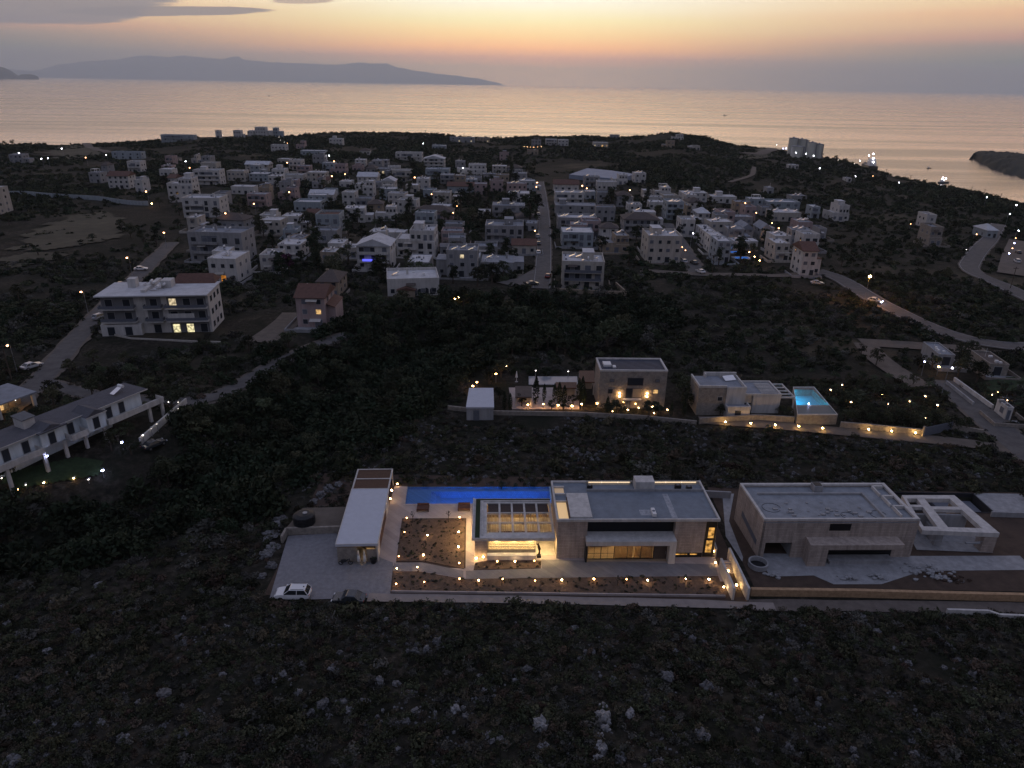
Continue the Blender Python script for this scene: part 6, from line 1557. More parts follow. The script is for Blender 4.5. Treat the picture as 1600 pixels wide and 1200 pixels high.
# ------------------------------------------------------------------ more of the town: closely set houses between the larger ones
INF = random.Random(3)
CW = {'w': 'white', 'c': 'cream', 'g': 'grey', 'p': 'pinkish', 't': 'tan', 'b': 'bluish'}
def infill(n, x0, x1, y0, y1, gap=1.0):
    got = t_ = 0
    while got < n and t_ < n * 60:
        t_ += 1
        px, py = INF.uniform(x0, x1), INF.uniform(y0, y1); x, y, z = G(px, py)
        w_, d_ = INF.uniform(8, 13), INF.uniform(7.5, 10); yc = y + d_ / 2; rr = math.hypot(w_, d_) / 2
        if any(math.hypot(x - a, yc - b_) < rr * .8 + c * .8 + gap for a, b_, c in FOOT): continue
        if any(float(seg_dist(np.array([x]), np.array([yc]), Pp)[0]) < w2 / 2 + rr * .85 for Pp, w2 in ROADS): continue
        hh = INF.choice([3.3, 3.6, 6.2, 6.4, 6.6]); k = FPX / depth(x, y, z); c_l = INF.choice('wwwcggbpt'); st_ = 1 if hh < 4 else 2
        i = min(range(len(TRACK)), key=lambda i: math.hypot(TRACK[i][1] - x, TRACK[i][2] - yc)); ph, a, b_ = TRACK[i]
        dy, dx = yc - b_, x - a; rel = 'behind' if dy > abs(dx) * .8 else 'in front of' if -dy > abs(dx) * .8 else 'east of' if dx > 0 else 'west of'
        f_ = INF.choice(['terr', 'sol:1', 'sol:2', 'bal sol:1', 'setback:.4', 'terr room', 'hip roof:n', 'sol:1 annr:.4', 'perg', 'roof:g', 'gab roof:r', 'bal terr', 'setback:.5 sol:2', 'annl:.5 terr'])
        kind_ = 'tiled' if 'hip' in f_ or 'gab' in f_ else 'flat-roofed'
        lb = f"{CW[c_l]} {['', 'one', 'two'][st_]}-storey {kind_} house {rel} {ph}"
        o = house(lb + str(got) + str(x0), px - w_ * k / 2, px + w_ * k / 2, py, proj(x, y, z + hh)[1], d_, c_l, f_, INF.uniform(-6, 6), track=False, st=st_)
        o['label'] = lb; AUTO.append((o, lb)); got += 1
    return got
infill(26, 555, 830, 262, 372); infill(14, 440, 640, 285, 420); infill(22, 255, 560, 252, 330); infill(14, 870, 1030, 285, 400); infill(22, 1010, 1260, 305, 395); infill(8, 300, 500, 345, 430, 2); infill(5, 150, 260, 245, 300, 3); infill(8, 560, 1100, 228, 252, 4); infill(4, 700, 850, 385, 420, .5)
FOOT_A = np.array(FOOT)
FX = [(P(728, 645), P(1088, 655), 10), ((-34, 100), (30, 100), 1)]
def free(x, y, pad=1.2, house_pad=.8):
    ok = np.ones(len(x), bool)
    for Pp, w in ROADS: ok &= seg_dist(x, y, Pp) > w / 2 + pad
    for fx_, fy_, fr_ in FOOT_A: ok &= np.hypot(x - fx_, y - fy_) > fr_ * .92 + house_pad
    for x0, x1, y0, y1 in ((-33.0, -17.5, 71.3, 88.2), (-25.2, 31.4, 73.6, 101.1), (-19.0, 31.4, 71.6, 101.1), (31.0, 84.6, 73.8, 101.9), (-33, -24, 86, 92.8), (-10, 36, 127.5, 150), (36, 67, 124.5, 146)):
        ok &= ~((x > x0) & (x < x1) & (y > y0) & (y < y1))
    return ok
def nfield(x, y, s, seed=0.0):
    return np.array([mnoise.noise(Vector((a * s + seed, b * s, seed))) for a, b in zip(x, y)])
def spread(n, x0, x1, y0, y1, cond=None):
    x = rng.uniform(x0, x1, n); y = rng.uniform(y0, y1, n); k = np.ones(n, bool) if cond is None else cond(x, y)
    return x[k], y[k]
# --- the rocky slope in front
x, y = spread(19000, -92, 82, 26, 72.9, lambda x, y: (np.abs(x) < 14 + y * .86) & (y < 72.3 + .35 * np.sin(x * .4) + .3 * np.sin(x * 1.7) - .4 * (x > 31)))
nf = nfield(x, y, .09, 3); k = (nf > -.62) & ((y < 72.9) & free(x, y - .9, -.7)); x, y, nf = x[k], y[k], nf[k]
s_ = rng.uniform(.45, 1.0, len(x)) * (1 + .8 * np.clip(nf, 0, .6)); k2 = rng.uniform(0, 1, len(x)) < .05; s_[k2] *= 1.7
scatter('hillside_scrub', np.stack([x, y, hgt_p(x, y) - .08], 1), s_, BUSH, 1)
x, y = spread(16000, -92, 82, 26, 71.5, lambda x, y: np.abs(x) < 14 + y * .86)
nf = nfield(x, y, .16, 8); k = (nf > .12) & free(x, y, .1); x, y = x[k], y[k]
scatter('loose_stones', np.stack([x, y, hgt_p(x, y)], 1), rng.uniform(.05, .17, len(x)) * (1 + (rng.uniform(0, 1, len(x)) < .12) * 1.6), ROCKS, 2, .5)
# --- slopes and fields behind, and the wooded gully
x, y = spread(24000, -150, 135, 70, 150, lambda x, y: np.abs(x) < 16 + y * .86)
nf = nfield(x, y, .06, 5); k = ((nf > -.5) | (x < -20)) & free(x, y, .0); x, y, nf = x[k], y[k], nf[k]
rd = seg_dist(x, y, RAV); s_ = rng.uniform(.5, 1.15, len(x)) * (1 + np.clip(nf, 0, .5)) * np.where((rng.uniform(0, 1, len(x)) < .05), 1.9, 1)
thin = rng.uniform(0, 1, len(x)) < .95; x, y, s_ = x[thin], y[thin], s_[thin]
scatter('field_scrub', np.stack([x, y, hgt_p(x, y) - .08], 1), s_, BUSH + SHRUB[:1], 3)
x, y = spread(4000, -150, 70, 80, 215, lambda x, y: (np.abs(x) < 16 + y * .86) & (seg_dist(x, y, RAV) < 24)); k = free(x, y, .8, 1.5) & ~((x > -36) & (y < 102)); x, y = x[k], y[k]
scatter('gully_thicket', np.stack([x, y, hgt(x, y) - .2], 1), rng.uniform(1.6, 3.8, len(x)), DARKS, 4)
x, y = spread(2600, -60, 90, 98, 130); k = free(x, y, .5) ; x, y = x[k], y[k]
nf = nfield(x, y, .13, 11); k = nf > -.05; x, y = x[k], y[k]
scatter('field_stones', np.stack([x, y, hgt(x, y)], 1), rng.uniform(.1, .42, len(x)), ROCKS, 5, .5)
# --- wild land farther out
x, y = spread(9000, -230, 215, 148, 260, lambda x, y: np.abs(x) < 20 + y * .87)
nf = nfield(x, y, .025, 6); k = (nf > -.2) & free(x, y, .8, 1.0); x, y, nf = x[k], y[k], nf[k]
scatter('wild_scrub', np.stack([x, y, hgt(x, y) - .15], 1), rng.uniform(.8, 1.9, len(x)) * (1 + np.clip(nf, 0, .5)), SHRUB, 6)
r_ = np.sqrt(rng.uniform(240 ** 2, 1000 ** 2, 38000)); a_ = rng.uniform(-.74, .74, 38000); x, y = r_ * np.sin(a_), r_ * np.cos(a_)
D_ = np.interp(a_, _A, _DD); nf = nfield(x, y, .013, 7); nf2 = nfield(x, y, .05, 9)
town = (x > -150) & (x < 125) & (y < 520)
dry = (a_ < -.42) & (r_ > 250) & (r_ < 420) & (nf2 < .15)
k = (r_ < D_ + 25) & (nf + .5 * nf2 > -.28) & free(x, y, 1.0, .2) & ~dry & ~(town & (rng.uniform(0, 1, len(x)) < .2)); x, y, nf, rr = x[k], y[k], nf[k], r_[k]
scatter('far_scrub', np.stack([x, y, hgt(x, y) - .3], 1), rng.uniform(1.0, 2.5, len(x)) * (1 + np.clip(nf, 0, .6)) * (1 + .3 * (rr > 500)), FARB, 7)
# --- small plants set out in the beds
def inside(x, y, poly):
    ins = np.zeros(len(x), bool); j = len(poly) - 1
    for i in range(len(poly)):
        (xi, yi), (xj, yj) = poly[i], poly[j]
        ins ^= ((yi > y) != (yj > y)) & (x < (xj - xi) * (y - yi) / (yj - yi + 1e-12) + xi); j = i
    return ins
bx_, by_ = [], []
for bd in BEDS:
    xs, ys = [p[0] for p in bd], [p[1] for p in bd]
    ar = (max(xs) - min(xs)) * (max(ys) - min(ys)); x, y = spread(int(ar * 1.5), min(xs), max(xs), min(ys), max(ys)); k = inside(x, y, bd); bx_ += list(x[k]); by_ += list(y[k])
bx_, by_ = np.array(bx_), np.array(by_)
scatter('bed_plants', np.stack([bx_, by_, np.full(len(bx_), .08)], 1), rng.uniform(.14, .42, len(bx_)), BUSH, 8)

# ------------------------------------------------------------------ trees as things
def trunkmesh(name, h, r, limbs, spread_, seed):
    g = random.Random(seed); mb = MB(); mb.tube((0, 0, -.4), (g.uniform(-.1, .1), g.uniform(-.1, .1), h), r, r * .6, 7)
    for i in range(limbs):
        a = i * 6.283 / limbs + g.uniform(-.4, .4); z0 = h * g.uniform(.55, 1.0)
        mb.tube((0, 0, z0), (math.cos(a) * spread_ * g.uniform(.5, 1), math.sin(a) * spread_ * g.uniform(.5, 1), z0 + spread_ * g.uniform(.5, .95)), r * .45, r * .12, 5)
    return mb.mesh(name, M_bark)
TK = {  # kind: crown meshes, trunk meshes (unit about 5 m tall)
    'round': ([leafmesh('crown', L_green, 620, clumps(16, (1.7, 1.7, 2.2), .85, 1.9), .2, 100 + i) for i in range(3)], [trunkmesh('trunk', 2.0, .2, 5, 1.4, i) for i in range(2)]),
    'olive': ([leafmesh('crown', L_olive, 620, clumps(14, (1.9, 1.9, 1.6), .8, 1.5), .19, 110 + i) for i in range(3)], [trunkmesh('trunk', 1.5, .26, 5, 1.3, 5 + i) for i in range(2)]),
    'pine': ([leafmesh('crown', L_pine, 760, clumps(20, (1.5, 1.5, 3.1), .75, 1.5), .2, 120 + i) for i in range(2)], [trunkmesh('trunk', 3.6, .2, 7, 1.2, 9 + i) for i in range(2)]),
    'cypress': ([leafmesh('crown', L_pine, 520, cone(.55, 4.6, .4), .16, 130 + i) for i in range(2)], [trunkmesh('trunk', 1.2, .12, 2, .3, 12)]),
}
def palm_crown(seed):
    g = random.Random(seed); mb = MB()
    for i in range(16):
        a = i * 6.283 / 16 + g.uniform(-.2, .2); up_ = g.uniform(.1, .9); pr = None
        for k in range(7):
            t_ = k / 6; rr = 1.9 * t_; z = 4.2 + up_ * 1.2 * math.sin(t_ * 1.7) - 1.3 * t_ * t_; w_ = .26 * math.sin(math.pi * min(1, t_ * .9 + .1))
            p = (math.cos(a) * rr, math.sin(a) * rr, z); s1 = (-math.sin(a) * w_, math.cos(a) * w_, -.1)
            cur = len(mb.v); mb.v += [(p[0] - s1[0], p[1] - s1[1], p[2] + s1[2]), p, (p[0] + s1[0], p[1] + s1[1], p[2] + s1[2])]
            if k: mb.f += [(cur - 3, cur - 2, cur + 1, cur), (cur - 2, cur - 1, cur + 2, cur + 1)]
    return mb.mesh('crown', L_olive)
TK['palm'] = ([palm_crown(1), palm_crown(2)], [trunkmesh('trunk', 4.3, .16, 0, 0, 20)])
KIND = {'round': ('round dark tree', 'tree'), 'olive': ('grey-green olive tree', 'tree'), 'pine': ('tall dark pine tree', 'tree'), 'cypress': ('slim dark cypress tree', 'cypress'), 'palm': ('small palm tree', 'palm')}
NAMES = {'round': 'tree', 'olive': 'olive_tree', 'pine': 'pine_tree', 'cypress': 'cypress_tree', 'palm': 'palm_tree'}
TR_T = np.array([(a, b) for _, a, b in TRACK])
def near_phrase(x, y):
    i = int(np.argmin(np.hypot(TR_T[:, 0] - x, TR_T[:, 1] - y))); ph, a, b = TRACK[i]
    d_, ew = y - b, x - a
    rel = 'behind' if d_ > abs(ew) * .8 else 'in front of' if -d_ > abs(ew) * .8 else 'east of' if ew > 0 else 'west of'
    return rel, ph
def tree(kind, x, y, h, label=None, group=None):
    rel, ph = near_phrase(x, y)
    sz = 'small ' if h < 3.6 else 'big ' if h > 7.5 else ''
    kd = KIND[kind][0]; kd = kd.replace('small ', '') if sz else kd
    lb = label or f'{sz}{kd} {rel} {ph}'
    s_ = h / 5.2
    o = thing(NAMES[kind], lb, KIND[kind][1], (x, y, H(x, y)), random.uniform(0, 6.28), group or 'trees in and around the town')
    o.scale = (s_ * random.uniform(.85, 1.2), s_ * random.uniform(.85, 1.2), s_)
    cr, tk = TK[kind]
    for nm, me_ in (('trunk', random.choice(tk)), ('crown', random.choice(cr))):
        c = bpy.data.objects.new(nm, me_); COL.objects.link(c); c.parent = o
    if not label: AUTO.append((o, lb))
    return o
NT = 0
for (kind, px, py, h) in (('pine', 828, 352, 15), ('pine', 838, 338, 12), ('round', 882, 372, 7), ('pine', 720, 330, 12), ('round', 740, 345, 9), ('round', 760, 362, 9), ('round', 650, 352, 9), ('pine', 640, 335, 9),
                          ('round', 1368, 572, 5.2), ('round', 1345, 556, 3.5), ('cypress', 837, 632, 6.5), ('cypress', 850, 628, 4.2), ('cypress', 866, 630, 4.6), ('cypress', 873, 632, 5.2), ('cypress', 881, 634, 4.8), ('cypress', 904, 626, 5.2), ('cypress', 909, 628, 6), ('cypress', 912, 634, 4.5),
                          ('cypress', 788, 643, 4.6), ('cypress', 797, 643, 4.2), ('olive', 955, 648, 4.8), ('olive', 966, 647, 4.4), ('olive', 1014, 650, 4.8), ('olive', 1026, 649, 4.6), ('olive', 880, 641, 3.4), ('olive', 862, 640, 3.0), ('round', 1065, 628, 6.5), ('round', 1060, 612, 5), ('round', 1072, 640, 4.5), ('cypress', 1068, 652, 3.8), ('cypress', 948, 650, 4.5), ('cypress', 1048, 652, 3.8),
                          ('olive', 765, 600, 5), ('round', 783, 590, 5), ('round', 800, 575, 4), ('olive', 720, 605, 5), ('round', 705, 620, 5), ('round', 745, 575, 5), ('olive', 780, 625, 4.5), ('round', 815, 635, 3.2), ('olive', 895, 632, 3.2),
                          ('round', 1125, 650, 3), ('round', 1135, 648, 2.6), ('round', 1220, 648, 2.4), ('round', 1232, 652, 2.6),
                          ('round', 90, 226, 7), ('round', 20, 228, 7), ('round', 8, 228, 6), ('round', 1378, 288, 11), ('round', 1318, 260, 9), ('round', 1305, 252, 7), ('pine', 1283, 248, 8), ('round', 1530, 312, 6), ('round', 1440, 300, 7), ('round', 1420, 292, 6),
                          ('round', 205, 372, 7), ('round', 190, 360, 6), ('round', 225, 380, 6.5), ('round', 15, 352, 7), ('olive', 60, 400, 5), ('round', 95, 415, 6), ('round', 145, 378, 4), ('round', 330, 425, 4), ('olive', 232, 400, 5),
                          ('olive', 60, 655, 4), ('round', 145, 622, 5.5), ('round', 158, 615, 5), ('olive', 185, 690, 4.5), ('olive', 200, 680, 4.5), ('round', 175, 705, 4.5), ('olive', 205, 710, 4), ('round', 15, 585, 5), ('round', 60, 500, 6), ('round', 30, 470, 6),
                          ('palm', 1530, 360, 5), ('palm', 1300, 640, 3), ('olive', 780, 560, 6), ('olive', 840, 552, 6), ('olive', 870, 548, 7), ('pine', 1090, 340, 9), ('round', 1030, 378, 8), ('round', 1060, 372, 7), ('pine', 955, 322, 11), ('pine', 975, 330, 9), ('round', 945, 330, 9), ('round', 925, 330, 7), ('round', 960, 372, 8), ('round', 940, 395, 8)):
    g_ = G(px, py); tree(kind, g_[0], g_[1], h); NT += 1
bg_ = G(452, 428); o = tree('round', bg_[0], bg_[1], 8.5, 'tall purple flowering bougainvillea tree in front of a white house'); [c.data.materials for c in o.children]
for c in o.children:
    if c.name.startswith('crown'):
        c.data = leafmesh('crown', L_purple, 620, clumps(16, (1.5, 1.5, 2.6), .7, 1.7), .2, 777)
# the orchard beside the turquoise pool
for i in range(8):
    for j in range(5):
        px = 1300 + i * 21 + j * 5 + random.uniform(-5, 5); py = 594 + j * 15 + i * 1.5 + random.uniform(-3, 3)
        x, y, z = G(px, py); o = tree(random.choice(['olive', 'olive', 'round', 'palm']), x, y, random.uniform(2.4, 3.8), 'small orchard tree among lamps east of the turquoise pool', 'orchard trees east of the turquoise pool'); NT += 1
for i in range(16):
    px = 1320 + i * 12.5; x, y, z = G(px, 660 + i * .9); tree('round', x, y, random.uniform(2.6, 4.0), 'dense hedge tree behind the lamp-lit orchard wall', 'hedge trees behind the orchard wall'); NT += 1
# trees scattered through the town, the gully and the east
def fill(n, x0, x1, y0, y1, kinds, hs, sp_=5.0):
    global NT
    got = []; tries = 0
    while len(got) < n and tries < n * 40:
        tries += 1
        px, py = random.uniform(x0, x1), random.uniform(y0, y1); x, y, z = G(px, py)
        if not free(np.array([x]), np.array([y]), 1.6, 1.4)[0]: continue
        if any(math.hypot(x - a, y - b) < sp_ for a, b in got): continue
        got.append((x, y)); tree(random.choice(kinds), x, y, random.uniform(*hs)); NT += 1
fill(60, 560, 1000, 480, 556, ['round', 'pine', 'olive'], (6, 9.5), 5)
fill(22, 400, 620, 540, 660, ['round', 'olive'], (5, 8), 6)
fill(12, 250, 520, 640, 760, ['round', 'olive'], (4.5, 7), 6)
fill(60, 400, 830, 290, 450, ['round', 'round', 'pine', 'olive'], (5, 9), 6)
fill(34, 550, 830, 255, 330, ['round', 'pine'], (5, 10), 8)
fill(46, 930, 1260, 300, 420, ['round', 'pine', 'olive'], (5, 8), 7)
fill(34, 230, 560, 262, 400, ['round', 'olive', 'pine'], (5, 8), 8)
fill(10, 100, 400, 540, 600, ['olive', 'round'], (3.5, 5.5), 6)
fill(14, 1240, 1600, 330, 440, ['round', 'pine'], (4.5, 7.5), 8)
fill(60, 420, 830, 270, 440, ['round', 'pine', 'olive'], (6, 10), 4.5)
fill(14, 0, 260, 600, 760, ['round', 'olive'], (3.5, 6), 4)
fill(26, 1010, 1260, 300, 420, ['round', 'pine'], (5, 8), 5)
fill(10, 1430, 1530, 555, 600, ['round', 'olive'], (3.5, 6), 4)
fill(8, 240, 330, 640, 700, ['round', 'olive'], (4, 6.5), 4)
# young trees in the garden beds
for i, (px, py, lb) in enumerate(((645, 817, 'thin young tree in the top corner of the square bed'), (701, 816, 'forked bare young tree between the square bed and the sunbeds'), (664, 862, 'bare sapling in the middle of the square bed'), (965, 915, 'bare sapling in the front bed before the glazed door'), (1070, 912, 'bare sapling under the last lamps of the front bed'), (784, 915, 'leafy young shrub in the front bed below the pavilion'))):
    x, y = P(px, py); o = thing('young_tree', lb, 'tree', (x, y, .1), i); g = random.Random(i); mb = MB(); hh = 1.9 if i < 2 else 1.3
    mb.tube((0, 0, 0), (.05, 0, hh * .55), .06, .045, 6)
    for k in range(4 + i % 2):
        a = k * 1.5 + i; mb.tube((.05, 0, hh * .5), (.05 + .4 * math.cos(a), .4 * math.sin(a), hh * g.uniform(.8, 1.05)), .035, .012, 5)
    mb.build('trunk', M_bark, o)
    c = bpy.data.objects.new('crown', leafmesh('crown', L_olive, 60 if i < 5 else 160, clumps(5, (.35, .35, .4), .2, hh * .75), .06, 300 + i)); COL.objects.link(c); c.parent = o

# ------------------------------------------------------------------ boulders standing out of the scrub
def boulder(px, py, s_, lb, tall=1.0, grp='limestone boulders in the scrub', pale=False):
    x, y, z = G(px, py); o = bpy.data.objects.new('boulder', random.choice(ROCKM)); COL.objects.link(o); o.location = (x, y, z + .1 * s_); o.scale = (s_, s_ * 1.1, s_ * tall); o.rotation_euler = (random.uniform(-.2, .2), random.uniform(-.2, .2), random.uniform(0, 6.3))
    if pale:
        o.material_slots[0].link = 'OBJECT'; o.material_slots[0].material = M_rockp
    tag(o, lb, 'boulder', grp)
for (px, py, s_, t_, lb) in ((942, 1128, .75, 1.5, 'tall pale limestone outcrop rising alone in the front scrub'), (938, 1168, .6, 1.2, 'pale rock at the foot of the tall limestone outcrop'), (985, 1118, .45, 1.4, 'upright grey rock beside the tall limestone outcrop'), (712, 1112, .5, 1.5, 'upright pitted grey rock in the middle of the front scrub'), (593, 1066, .55, .8, 'broad grey rock hump in the front scrub'), (640, 1083, .4, 1.1, 'small bright rock beside the broad grey hump'), (506, 1102, .6, .9, 'rounded pale rock low in the front scrub'), (845, 1135, .8, 1.2, 'dark-hollowed grey outcrop west of the tall outcrop'), (1045, 1062, .7, 1.3, 'twin-topped grey outcrop in the front scrub'), (1105, 1075, .6, 1.5, 'jagged grey outcrop east of the twin-topped one'), (1098, 1150, .7, 1.3, 'dark jagged outcrop at the bottom of the slope'), (1268, 992, .5, 1.0, 'pale rock below the lane by the boundary wall'), (1168, 972, .5, .9, 'pale rock just below the lit steps'), (1370, 990, .6, .8, 'broad rock hump below the roadside parapet'), (75, 1018, .5, .9, 'pale rock on the dark western slope'), (118, 988, .6, .8, 'pale rock high on the dark western slope'), (315, 925, .45, .8, 'grey rock near the parking court edge'), (20, 1190, .7, .9, 'broad rock in the bottom corner of the slope'), (190, 1155, .6, .8, 'flat grey rock low on the western slope'), (255, 1085, .7, .6, 'long grey rock ridge on the western slope'), (152, 915, .5, 1.0, 'stacked pale rocks at the gully rim'), (285, 865, .6, .6, 'flat pale rock at the gully rim')):
    boulder(px, py, s_, lb, t_, pale=px > 700 and px < 1000)
for i, (px, py) in enumerate(((943, 1105), (937, 1118), (946, 1140), (936, 1152), (942, 1176), (933, 1188))):
    lb = 'pale broken rock in the upright limestone streak of the front scrub'; boulder(px, py, .42 + .05 * (i % 3), lb, 1.5, 'rocks of the limestone streak', True)
for k in range(90):
    px, py = random.uniform(10, 1590), random.uniform(965, 1195)
    if px > 1000 and py < 985: continue
    boulder(px, py, random.uniform(.18, .5), 'pale limestone boulder among the low scrub below the lane', random.uniform(.6, 1.3))
for (px, py, s_) in ((432, 822, 1.0), (420, 838, 1.2), (438, 812, .9), (428, 856, .9), (415, 868, .8), (425, 885, .7), (410, 900, .6), (502, 775, .8), (515, 765, .9), (530, 758, .7), (490, 785, .7), (600, 705, .8), (570, 715, .7)):
    boulder(px, py, s_, 'grey limestone boulder on the bank west of the parking court', .8, 'boulders on the bank by the parking court')
# ================================================================== cars
M_tyre = mat('tyre', (.02, .02, .02), .9, .1); M_carglass = mat('car_glass', (.02, .025, .03), .06, 0, spec=.7)
M_rim = mat('rim', (.35, .35, .36), .35, 0, metal=.8); M_tail = mat('tail_light', (.25, .02, .02), .3, 0); M_headl = mat('head_light', (.7, .7, .72), .15, 0)
def paint(nm, c):
    m_ = mat(nm, c, .25, .04, 4, spec=.5); m_.node_tree.nodes['Principled BSDF'].inputs['Coat Weight'].default_value = .6; return m_
P_white = paint('car_white', (.68, .68, .69)); P_dark = paint('car_dark', (.03, .034, .04)); P_silver = paint('car_silver', (.4, .41, .43)); P_red = paint('car_red', (.2, .03, .03))
def car(name, label, x, y, z, rz, m, suv=False, L_=4.5, Wd=1.84, lights=False, small=False):
    """front towards +x"""
    o = thing(name, label, 'car', (x, y, z), rz)
    Ht = 1.66 if suv else 1.44; belt = 1.02 if suv else .9; hl = L_ / 2; hw = Wd / 2
    st = [(-hl, .55, belt - .08, .86), (-hl + .12, .34, belt + .0, .95), (-hl + .6, .26, belt + .02, 1.0), (-.3, .22, belt, 1.0), (hl * .42, .24, belt - .01, 1.0), (hl * .62, .26, belt - .08, .98), (hl - .22, .3, belt - .2, .92), (hl - .03, .42, belt - .34, .8)]
    if suv: st = st[:4] + [(hl * .52, .26, belt - .0, 1.0), (hl * .72, .28, belt - .06, .98), (hl - .2, .32, belt - .14, .93), (hl - .03, .45, belt - .3, .82)]
    mb = MB(); K = 8
    for (sx, zb_, zt_, f_) in st:
        w_ = hw * f_; ws = zb_ + (zt_ - zb_) * .55
        mb.v += [(sx, -w_ * .86, zb_), (sx, -w_, zb_ + .16), (sx, -w_, ws), (sx, -w_ * .93, zt_), (sx, w_ * .93, zt_), (sx, w_, ws), (sx, w_, zb_ + .16), (sx, w_ * .86, zb_)]
    for i in range(len(st) - 1):
        for k in range(K): a, b_ = i * K + k, i * K + (k + 1) % K; mb.f.append((a, b_, b_ + K, a + K))
    mb.f += [tuple(range(K)), tuple(range(len(st) * K - 1, len(st) * K - K - 1, -1))]
    mb.build('body', m, o, smooth=False)
    # cabin: glass loft with painted roof and pillars
    r0, r1 = (-hl + (.1 if suv else .5), hl * (.5 if suv else .42)); t0, t1 = (-hl + (.55 if suv else 1.15), hl * (.12 if suv else .08))
    wb, wt = hw * .93, hw * .74
    g_ = MB(); g_.add([(r0, -wb, belt - .02), (r1, -wb, belt - .04), (r1, wb, belt - .04), (r0, wb, belt - .02), (t0, -wt, Ht - .05), (t1, -wt, Ht - .05), (t1, wt, Ht - .05), (t0, wt, Ht - .05)], [(0, 1, 5, 4), (1, 2, 6, 5), (2, 3, 7, 6), (3, 0, 4, 7)])
    g_.build('window', M_carglass, o)
    rf_ = MB(); rf_.add([(t0 - .06, -wt - .03, Ht - .07), (t1 + .05, -wt - .03, Ht - .07), (t1 + .05, wt + .03, Ht - .07), (t0 - .06, wt + .03, Ht - .07), (t0 + .08, -wt + .1, Ht), (t1 - .12, -wt + .1, Ht), (t1 - .12, wt - .1, Ht), (t0 + .08, wt - .1, Ht)], [(0, 1, 5, 4), (1, 2, 6, 5), (2, 3, 7, 6), (3, 0, 4, 7), (4, 5, 6, 7), (3, 2, 1, 0)])
    for sg in (-1, 1):
        for (bx0, tx0) in ((r0, t0), (r1, t1), ((r0 + r1) / 2 - .15, (t0 + t1) / 2)): rf_.tube((bx0, sg * wb, belt - .02), (tx0, sg * wt, Ht - .06), .05, .045, 5)
    rf_.build('roof', m, o)
    if suv:
        for sg in (-1, 1):
            q = MB(); q.tube((t0 + .1, sg * (wt - .06), Ht + .05), (t1 - .2, sg * (wt - .06), Ht + .05), .022, n=5); q.build('roof_rail', M_black, o)
        q = MB(); q.box(t0 + .15, t0 + .3, -.06, .06, Ht + .003, Ht + .06); q.build('aerial', M_black, o)
    for sx in (-hl * .6, hl * .62):
        for sg in (-1, 1):
            q = MB(); n_ = 14; y0, y1 = sg * (hw - .2), sg * (hw + .012)
            for yy in (y0, y1): q.v += [(sx + .34 * math.cos(6.283 * i / n_), yy, .34 + .34 * math.sin(6.283 * i / n_)) for i in range(n_)]
            q.f = [(i, (i + 1) % n_, n_ + (i + 1) % n_, n_ + i) for i in range(n_)] + [tuple(range(n_)), tuple(range(2 * n_ - 1, n_ - 1, -1))]
            wh = q.build('wheel', M_tyre, o); q = MB(); yy = sg * (hw + .02); q.v = [(sx + .2 * math.cos(6.283 * i / n_), yy, .34 + .2 * math.sin(6.283 * i / n_)) for i in range(n_)]; q.f = [tuple(range(n_))]; q.build('rim', M_rim, wh)
    for sg in (-1, 1):
        q = MB(); q.box(hl - .14, hl - .02, sg * hw * .72 - .16, sg * hw * .72 + .16, belt - .4, belt - .26); q.build('headlight', glow('headlight_beam', (.62, .66, 1.0), 60) if lights else M_headl, o)
        q = MB(); q.box(-hl - .01, -hl + .1, sg * hw * .7 - .14, sg * hw * .7 + .14, belt - .22, belt - .06); q.build('tail_light', M_tail, o)
        q = MB(); q.box(r1 - .25, r1 - .1, sg * (hw + .02), sg * (hw + .18), belt - .02, belt + .13); q.build('mirror', m, o)
    return o
def carp(px, py, name, label, m, rz, suv=False, lights=False, L_=4.4):
    x, y, z = G(px, py); z += .12 + .0012 * math.hypot(x, y)
    return car(name, label, x, y, z, rz, m, suv, L_, lights=lights)
car('parked_car', 'white five-door utility car parked at the front edge of the cobbled court', -27.45, 72.9, .1, R(181), P_white, True, 4.45)
car('parked_car', 'dark hatchback half hidden by scrub at the front of the cobbled court', -20.2, 72.2, .1, R(176), P_dark, False, 4.2)
carp(51, 577, 'parked_car', 'silver saloon parked at the roadside below the large apartment block', P_silver, R(62))
carp(221, 424, 'parked_car', 'white car parked on the road above the large apartment block', P_white, R(15))
carp(158, 500, 'parked_car', 'pale pickup-like car squeezed beside the large apartment block', P_silver, R(70), True)
carp(191, 449, 'parked_car', 'dark car behind the roof edge of the large apartment block', P_dark, R(10))
carp(1366, 474, 'moving_car', 'car driving down the eastern road with bright headlights', P_silver, R(-48), False, True)
carp(832, 447, 'parked_car', 'dark car on the forecourt at the end of the street', P_dark, R(20))
carp(841, 398, 'parked_car', 'white car parked along the street nearer the open end', P_white, R(90))
carp(841, 384, 'parked_car', 'dark car parked between two pale cars along the street', P_dark, R(90))
carp(840, 373, 'parked_car', 'silver car parked midway along the street by a lamp', P_silver, R(90), True)
carp(841, 338, 'parked_car', 'white car parked high up the street below the lamps', P_white, R(90))
carp(856, 435, 'parked_car', 'red car by the wall of the big apartment house', P_red, R(80))
carp(1094, 428, 'parked_car', 'white car at the foot of the eastern side street', P_white, R(110))
carp(1084, 414, 'parked_car', 'dark car parked below the stepped white terrace', P_dark, R(105))
carp(1068, 412, 'parked_car', 'silver car parked beside the large plain flats', P_silver, R(100))
carp(1276, 446, 'parked_car', 'silver car in the verge below the red-roofed roadside house', P_silver, R(-5))
carp(242, 700, 'parked_car', 'dark car parked under the trees by the white garden wall', P_dark, R(60))
carp(1588, 412, 'parked_car', 'white van-like car on the gravel lot by the loop road', P_white, R(70), True)
carp(1590, 398, 'parked_car', 'dark car on the gravel lot by the loop road', P_dark, R(70))

